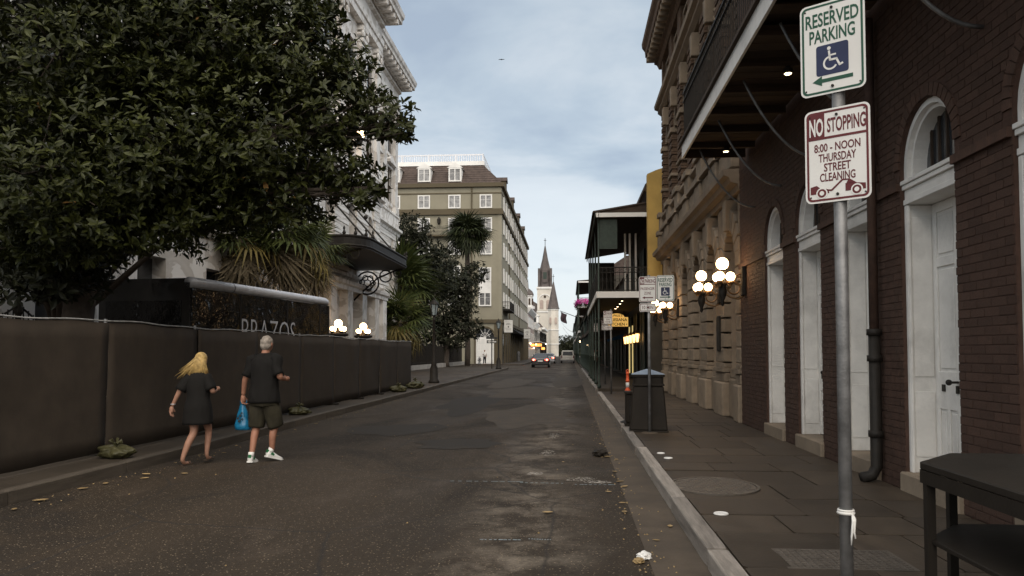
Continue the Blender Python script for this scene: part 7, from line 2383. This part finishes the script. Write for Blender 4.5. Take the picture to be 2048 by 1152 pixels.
cloth(sh, 'shirt', 'black_cloth', man, 0.018, 8)
so = MB()
so.loft([(0, 0, .80, .192, .145), (0, 0, .90, .178, .132), (0, 0, .96, .160, .118)], 18)
for s, h, k in ((-1, J['lhip'], J['lkn']), (1, J['rhip'], J['rkn'])):
    a = Vector((s * .085, 0, .86)); b = Vector(k[:3])
    so.tube([a, a.lerp(b, .35), a.lerp(b, .75), a.lerp(b, 1.03)], [.108, .122, .122, .118], 14)
cloth(so, 'shorts', 'olive_cloth', man, 0.016, 10)
hr = MB(); hr.sphere((0.008, 0.048, 1.695), 0.1, 16, 10, (0.84, 1.0, 0.98)); hr.sphere((0.008, 0.02, 1.65), 0.085, 14, 8, (0.92, 0.85, 0.9))
cloth(hr, 'hair', 'grey_hair', man, 0.010, 55)
sneaker(man, LA, rad(10), rad(-6), -1); sneaker(man, RA, rad(-32), rad(-16), 1)

# ---- blue carrier bag hanging from his hand
bg = thing('plastic_bag', 'crumpled bright blue plastic carrier bag hanging from the hand of the person in shorts', 'bag', (-4.36 - .345, 10.8 + .09, 0.44))
n, mm = 22, 12; vs = []; fs = []
for i in range(mm + 1):
    f = i / mm
    r = 0.125 * (1 - 0.72 * f ** 1.3) * (0.85 + 0.15 * math.sin(math.pi * min(1, f * 3)))
    for j in range(n):
        a = 2 * math.pi * j / n
        k = 1 + 0.22 * noise.noise(Vector((math.cos(a) * 2.5, math.sin(a) * 2.5, f * 4))) + 0.12 * math.sin(5 * a + f * 3) * f
        vs.append((r * 1.05 * k * math.cos(a), r * 0.7 * k * math.sin(a), 0.38 * f * (1 + 0.03 * math.sin(3 * a))))
for i in range(mm):
    for j in range(n):
        j2 = (j + 1) % n; fs.append((i * n + j, i * n + j2, (i + 1) * n + j2, (i + 1) * n + j))
fs.append(tuple(range(n))[::-1])
MB().add(vs, fs).build('sack', 'blue_bag', bg, local=True, smooth=True)
hd = MB()
for s in (-1, 1): hd.tube([(s * 0.03, 0, .37), (s * 0.028, -0.01, .42), (0.0, -0.005, .455)], [.014, .009, .008], 5)
hd.tube([(0.03, 0.01, .36), (0.06, 0.0, .40), (0.05, 0.0, .43)], [.012, .006, .004], 5)
hd.build('handle', 'blue_bag', bg, local=True, smooth=True)
pm = MB()
for (x, z, w) in ((-.03, .16, .02), (.0, .20, .018), (.03, .15, .015), (-.01, .12, .02), (.025, .24, .012)):
    pm.prism([(x - w, z), (x + w * .6, z - w * .5), (x + w, z + w * 1.6), (x - w * .4, z + w * 1.2)], 'y', -0.10, -0.088)
pm.build('print_mark', 'sign_black', bg, local=True)

# ---- woman, long blond hair, black dress
wo = thing('person', 'person with long blond hair and a short black dress walking barelegged in sandals', 'person', (-5.18, 10.45, 0.0), rad(4))
J = dict(pelvis=(0.02, 0, .82, .125, .10), waist=(0.02, 0.01, .95, .11, .09), chest=(0.01, 0.035, 1.13, .13, .10), neckb=(0.01, .05, 1.27, .062, .058), neck=(0.012, .07, 1.33, .047, .047), headb=(0.015, .09, 1.38, .05, .05),
         lsh=(-.145, .035, 1.225, .05), lel=(-.235, -.04, .985, .036), lwr=(-.325, -.03, .80, .025),
         rsh=(.165, .035, 1.225, .05), rel=(.235, -.03, 1.0, .036), rwr=(.215, .17, 1.03, .025),
         lhip=(-.05, 0, .76, .088), lkn=(-.01, -.03, .45, .055), lca=(-.06, -.10, .31, .050), lan=(-.125, -.14, .085, .030), lft=(-.12, -.09, .03, .026), ltoe=(-.09, .04, .024, .022),
         rhip=(.10, 0, .76, .088), rkn=(.10, .20, .46, .052), rca=(.09, .20, .32, .047), ran=(.085, .17, .12, .029), rft=(.085, .22, .06, .025), rtoe=(.09, .32, .06, .02))
E_ = [('pelvis', 'waist'), ('waist', 'chest'), ('chest', 'neckb'), ('neckb', 'neck'), ('neck', 'headb'), ('chest', 'lsh'), ('lsh', 'lel'), ('lel', 'lwr'), ('chest', 'rsh'), ('rsh', 'rel'), ('rel', 'rwr'),
      ('pelvis', 'lhip'), ('lhip', 'lkn'), ('lkn', 'lca'), ('lca', 'lan'), ('lan', 'lft'), ('lft', 'ltoe'), ('pelvis', 'rhip'), ('rhip', 'rkn'), ('rkn', 'rca'), ('rca', 'ran'), ('ran', 'rft'), ('rft', 'rtoe')]
me = skin_mesh(J, E_, 'pelvis')
hm = MB(); head_parts(hm, (0.02, 0.10, 1.435), 0.93, (0.15, 1, -0.12))
hand(hm, (-.328, -.028, .795), (-0.12, 0.05, -1), (0.2, 1, 0), 0.7, 0.9, (1, 0, 0))
hand(hm, (.215, .175, 1.03), (-0.1, 1, 0.2), (-0.6, 0, 1), 0.9, 0.88, (-1, 0, 0))
add_mb_to_mesh(me, hm)
finish(me, 'body', 'skin_pale', wo)
dr = MB()
dr.loft([(0.02, 0.0, .56, .205, .175), (0.02, 0.0, .66, .195, .160), (0.02, 0, .80, .180, .145), (0.02, .01, .94, .155, .125), (0.012, .03, 1.08, .165, .13), (0.01, .04, 1.19, .165, .115), (0.01, .045, 1.25, .12, .09), (0.01, .055, 1.285, .075, .07)], 20)
for s, el in ((-1, J['lel']), (1, J['rel'])):
    a = Vector((s * .11 + .01, .035, 1.22)); b = Vector(el[:3])
    dr.tube([a, a.lerp(b, 0.4), a.lerp(b, 0.85)], [.07, .075, .078], 12)
cloth(dr, 'dress', 'black_cloth', wo, 0.012, 10)
# hair: a cap and long locks swinging to the left
hr = MB(); hr.sphere((0.02, 0.085, 1.468), 0.093, 16, 10, (0.9, 1.0, 0.98))
rh = random.Random(9)
for k in range(520):
    a = rh.uniform(-1.45, 1.45)
    st0 = Vector((0.02 + 0.074 * math.sin(a), 0.085 - 0.078 * math.cos(a), 1.515 - 0.055 * abs(math.sin(a)) + rh.uniform(-.04, .018)))
    sw = rh.uniform(0.0, 0.07) + (rh.uniform(0.05, 0.22) if rh.random() < 0.18 else 0) - (0.06 if a > 0.6 else 0)
    l = rh.uniform(0.17, 0.30)
    hr.tube([st0, st0 + Vector((-sw * .25, -0.03, -l * .35)), st0 + Vector((-sw * .6, -0.035, -l * .7)), st0 + Vector((-sw, -0.02, -l))], [.0065, .006, .0045, .0012], 3)
hr.build('hair', 'blond', wo, local=True, smooth=True)
for (a, t_, h) in (((-.12, -.09), (-.08, .05), .010), ((.085, .20), (.092, .33), .045)):
    s = MB(); d = Vector((t_[0] - a[0], t_[1] - a[1])); nn_ = Vector((-d.y, d.x)).normalized()
    a0 = Vector(a) - d.normalized() * .06
    pl = [a0 + nn_ * .028, Vector(t_) + nn_ * .04, Vector(t_) + d.normalized() * .04, Vector(t_) - nn_ * .038, a0 - nn_ * .028]
    s.prism([(p.x, p.y) for p in pl], 'z', h - 0.009, h + 0.004)
    so_ = s.build('sandal', 'dark_wood', wo, local=True)
    st_b = MB(); mid = Vector(a).lerp(Vector(t_), .6)
    st_b.tube([(mid.x + nn_.x * .04, mid.y + nn_.y * .04, h), (mid.x, mid.y, h + .045), (mid.x - nn_.x * .04, mid.y - nn_.y * .04, h)], .006, 5); st_b.build('strap', 'dark_wood', so_, local=True)
MB().torus((-.31, -.03, .835), .031, .005, 'z', 14, 5).build('bracelet', 'silver', wo, local=True)


# ---- small figures further off
def stander(label, x, y, rz, shirt, trousers, h=1.74, group=None):
    t = thing('person', label, 'person', (x, y, 0.13), rz, group)
    k = h / 1.78
    J = dict(pelvis=(0, 0, .96, .13, .10), chest=(0, 0, 1.32, .15, .11), neck=(0, .01, 1.56, .055), headb=(0, .02, 1.62, .06), lsh=(-.175, 0, 1.45, .06), lel=(-.24, -.02, 1.15, .043), lwr=(-.22, .1, .92, .03),
             rsh=(.175, 0, 1.45, .06), rel=(.26, -.03, 1.16, .043), rwr=(.12, .16, 1.2, .03), lhip=(-.09, 0, .9, .09), lkn=(-.10, .03, .5, .057), lan=(-.1, 0, .09, .036), lt=(-.1, .12, .04, .03), rhip=(.09, 0, .9, .09), rkn=(.12, .02, .5, .057), ran=(.14, -.03, .09, .036), rt=(.15, .1, .04, .03))
    J = {n: tuple(q * k for q in v) for n, v in J.items()}
    Ed = [('pelvis', 'chest'), ('chest', 'neck'), ('neck', 'headb'), ('chest', 'lsh'), ('lsh', 'lel'), ('lel', 'lwr'), ('chest', 'rsh'), ('rsh', 'rel'), ('rel', 'rwr'), ('pelvis', 'lhip'), ('lhip', 'lkn'), ('lkn', 'lan'), ('lan', 'lt'), ('pelvis', 'rhip'), ('rhip', 'rkn'), ('rkn', 'ran'), ('ran', 'rt')]
    me = skin_mesh(J, Ed, 'pelvis', 1)
    hm = MB(); head_parts(hm, (0, .03 * k, 1.665 * k), k)
    hand(hm, J['lwr'][:3], (0, .3, -1), (0, 1, 0), .6, k); hand(hm, J['rwr'][:3], (-.6, .6, .2), (0, 0, 1), .8, k)
    add_mb_to_mesh(me, hm); finish(me, 'body', 'skin', t)
    s = MB(); s.loft([(0, 0, .92 * k, .18 * k, .14 * k), (0, 0, 1.15 * k, .18 * k, .14 * k), (0, 0, 1.38 * k, .2 * k, .14 * k), (0, 0, 1.5 * k, .12 * k, .09 * k), (0, .01, 1.54 * k, .07 * k, .07 * k)], 14)
    for n, sg in (('lel', -1), ('rel', 1)): s.tube([Vector((sg * .13 * k, 0, 1.45 * k)), Vector(J[n][:3])], [.075 * k, .06 * k], 10)
    s.build('shirt', shirt, t, local=True, smooth=True)
    s = MB(); s.loft([(0, 0, .82 * k, .17 * k, .13 * k), (0, 0, .95 * k, .165 * k, .13 * k), (0, 0, 1.0 * k, .15 * k, .12 * k)], 14)
    for a, b, c in (('lhip', 'lkn', 'lan'), ('rhip', 'rkn', 'ran')): s.tube([Vector(J[a][:3]), Vector(J[b][:3]), Vector(J[c][:3]) + Vector((0, 0, .02))], [.11 * k, .08 * k, .065 * k], 10)
    s.build('trousers', trousers, t, local=True, smooth=True)
    s = MB(); s.sphere((0, .015 * k, 1.70 * k), .1 * k, 12, 8, (.85, 1, .9)); s.build('hair', 'dark_wood', t, local=True, smooth=True)
    return t


stander('person in a white shirt and dark trousers standing at the hotel garage door', -10.35, 93.8, rad(170), 'sign_white', 'denim', 1.72)
stander('person in dark clothes under the galleries beyond the lit yellow sign', 2.1, 60, 0, 'black_cloth', 'denim', 1.75)
stander('person in a pale top walking under the gallery beside a dark clad figure', 1.75, 57, rad(180), 'cream', 'black_cloth', 1.65)
stander('person in a grey shirt standing on the pavement below the flower gallery', 1.7, 76, rad(20), 'galv', 'denim', 1.75)

# ---- a bird in the sky
p = on_y(1003, 119, 60)
bd = thing('bird', 'tiny dark bird gliding in the cloudy sky', 'bird', p)
MB().loft([(0, 0, -.02, .01, .06), (0, 0, 0, .035, .16), (0, 0.02, .03, .025, .10)], 10).build('body', 'iron', bd, local=True)
for s in (-1, 1): MB().prism([(0, -.04), (s * .12, -.06), (s * .26, .02), (s * .12, .06), (0, .06)], 'z', 0.0, 0.012).build('wing', 'iron', bd, local=True)

bpy.context.view_layer.update()
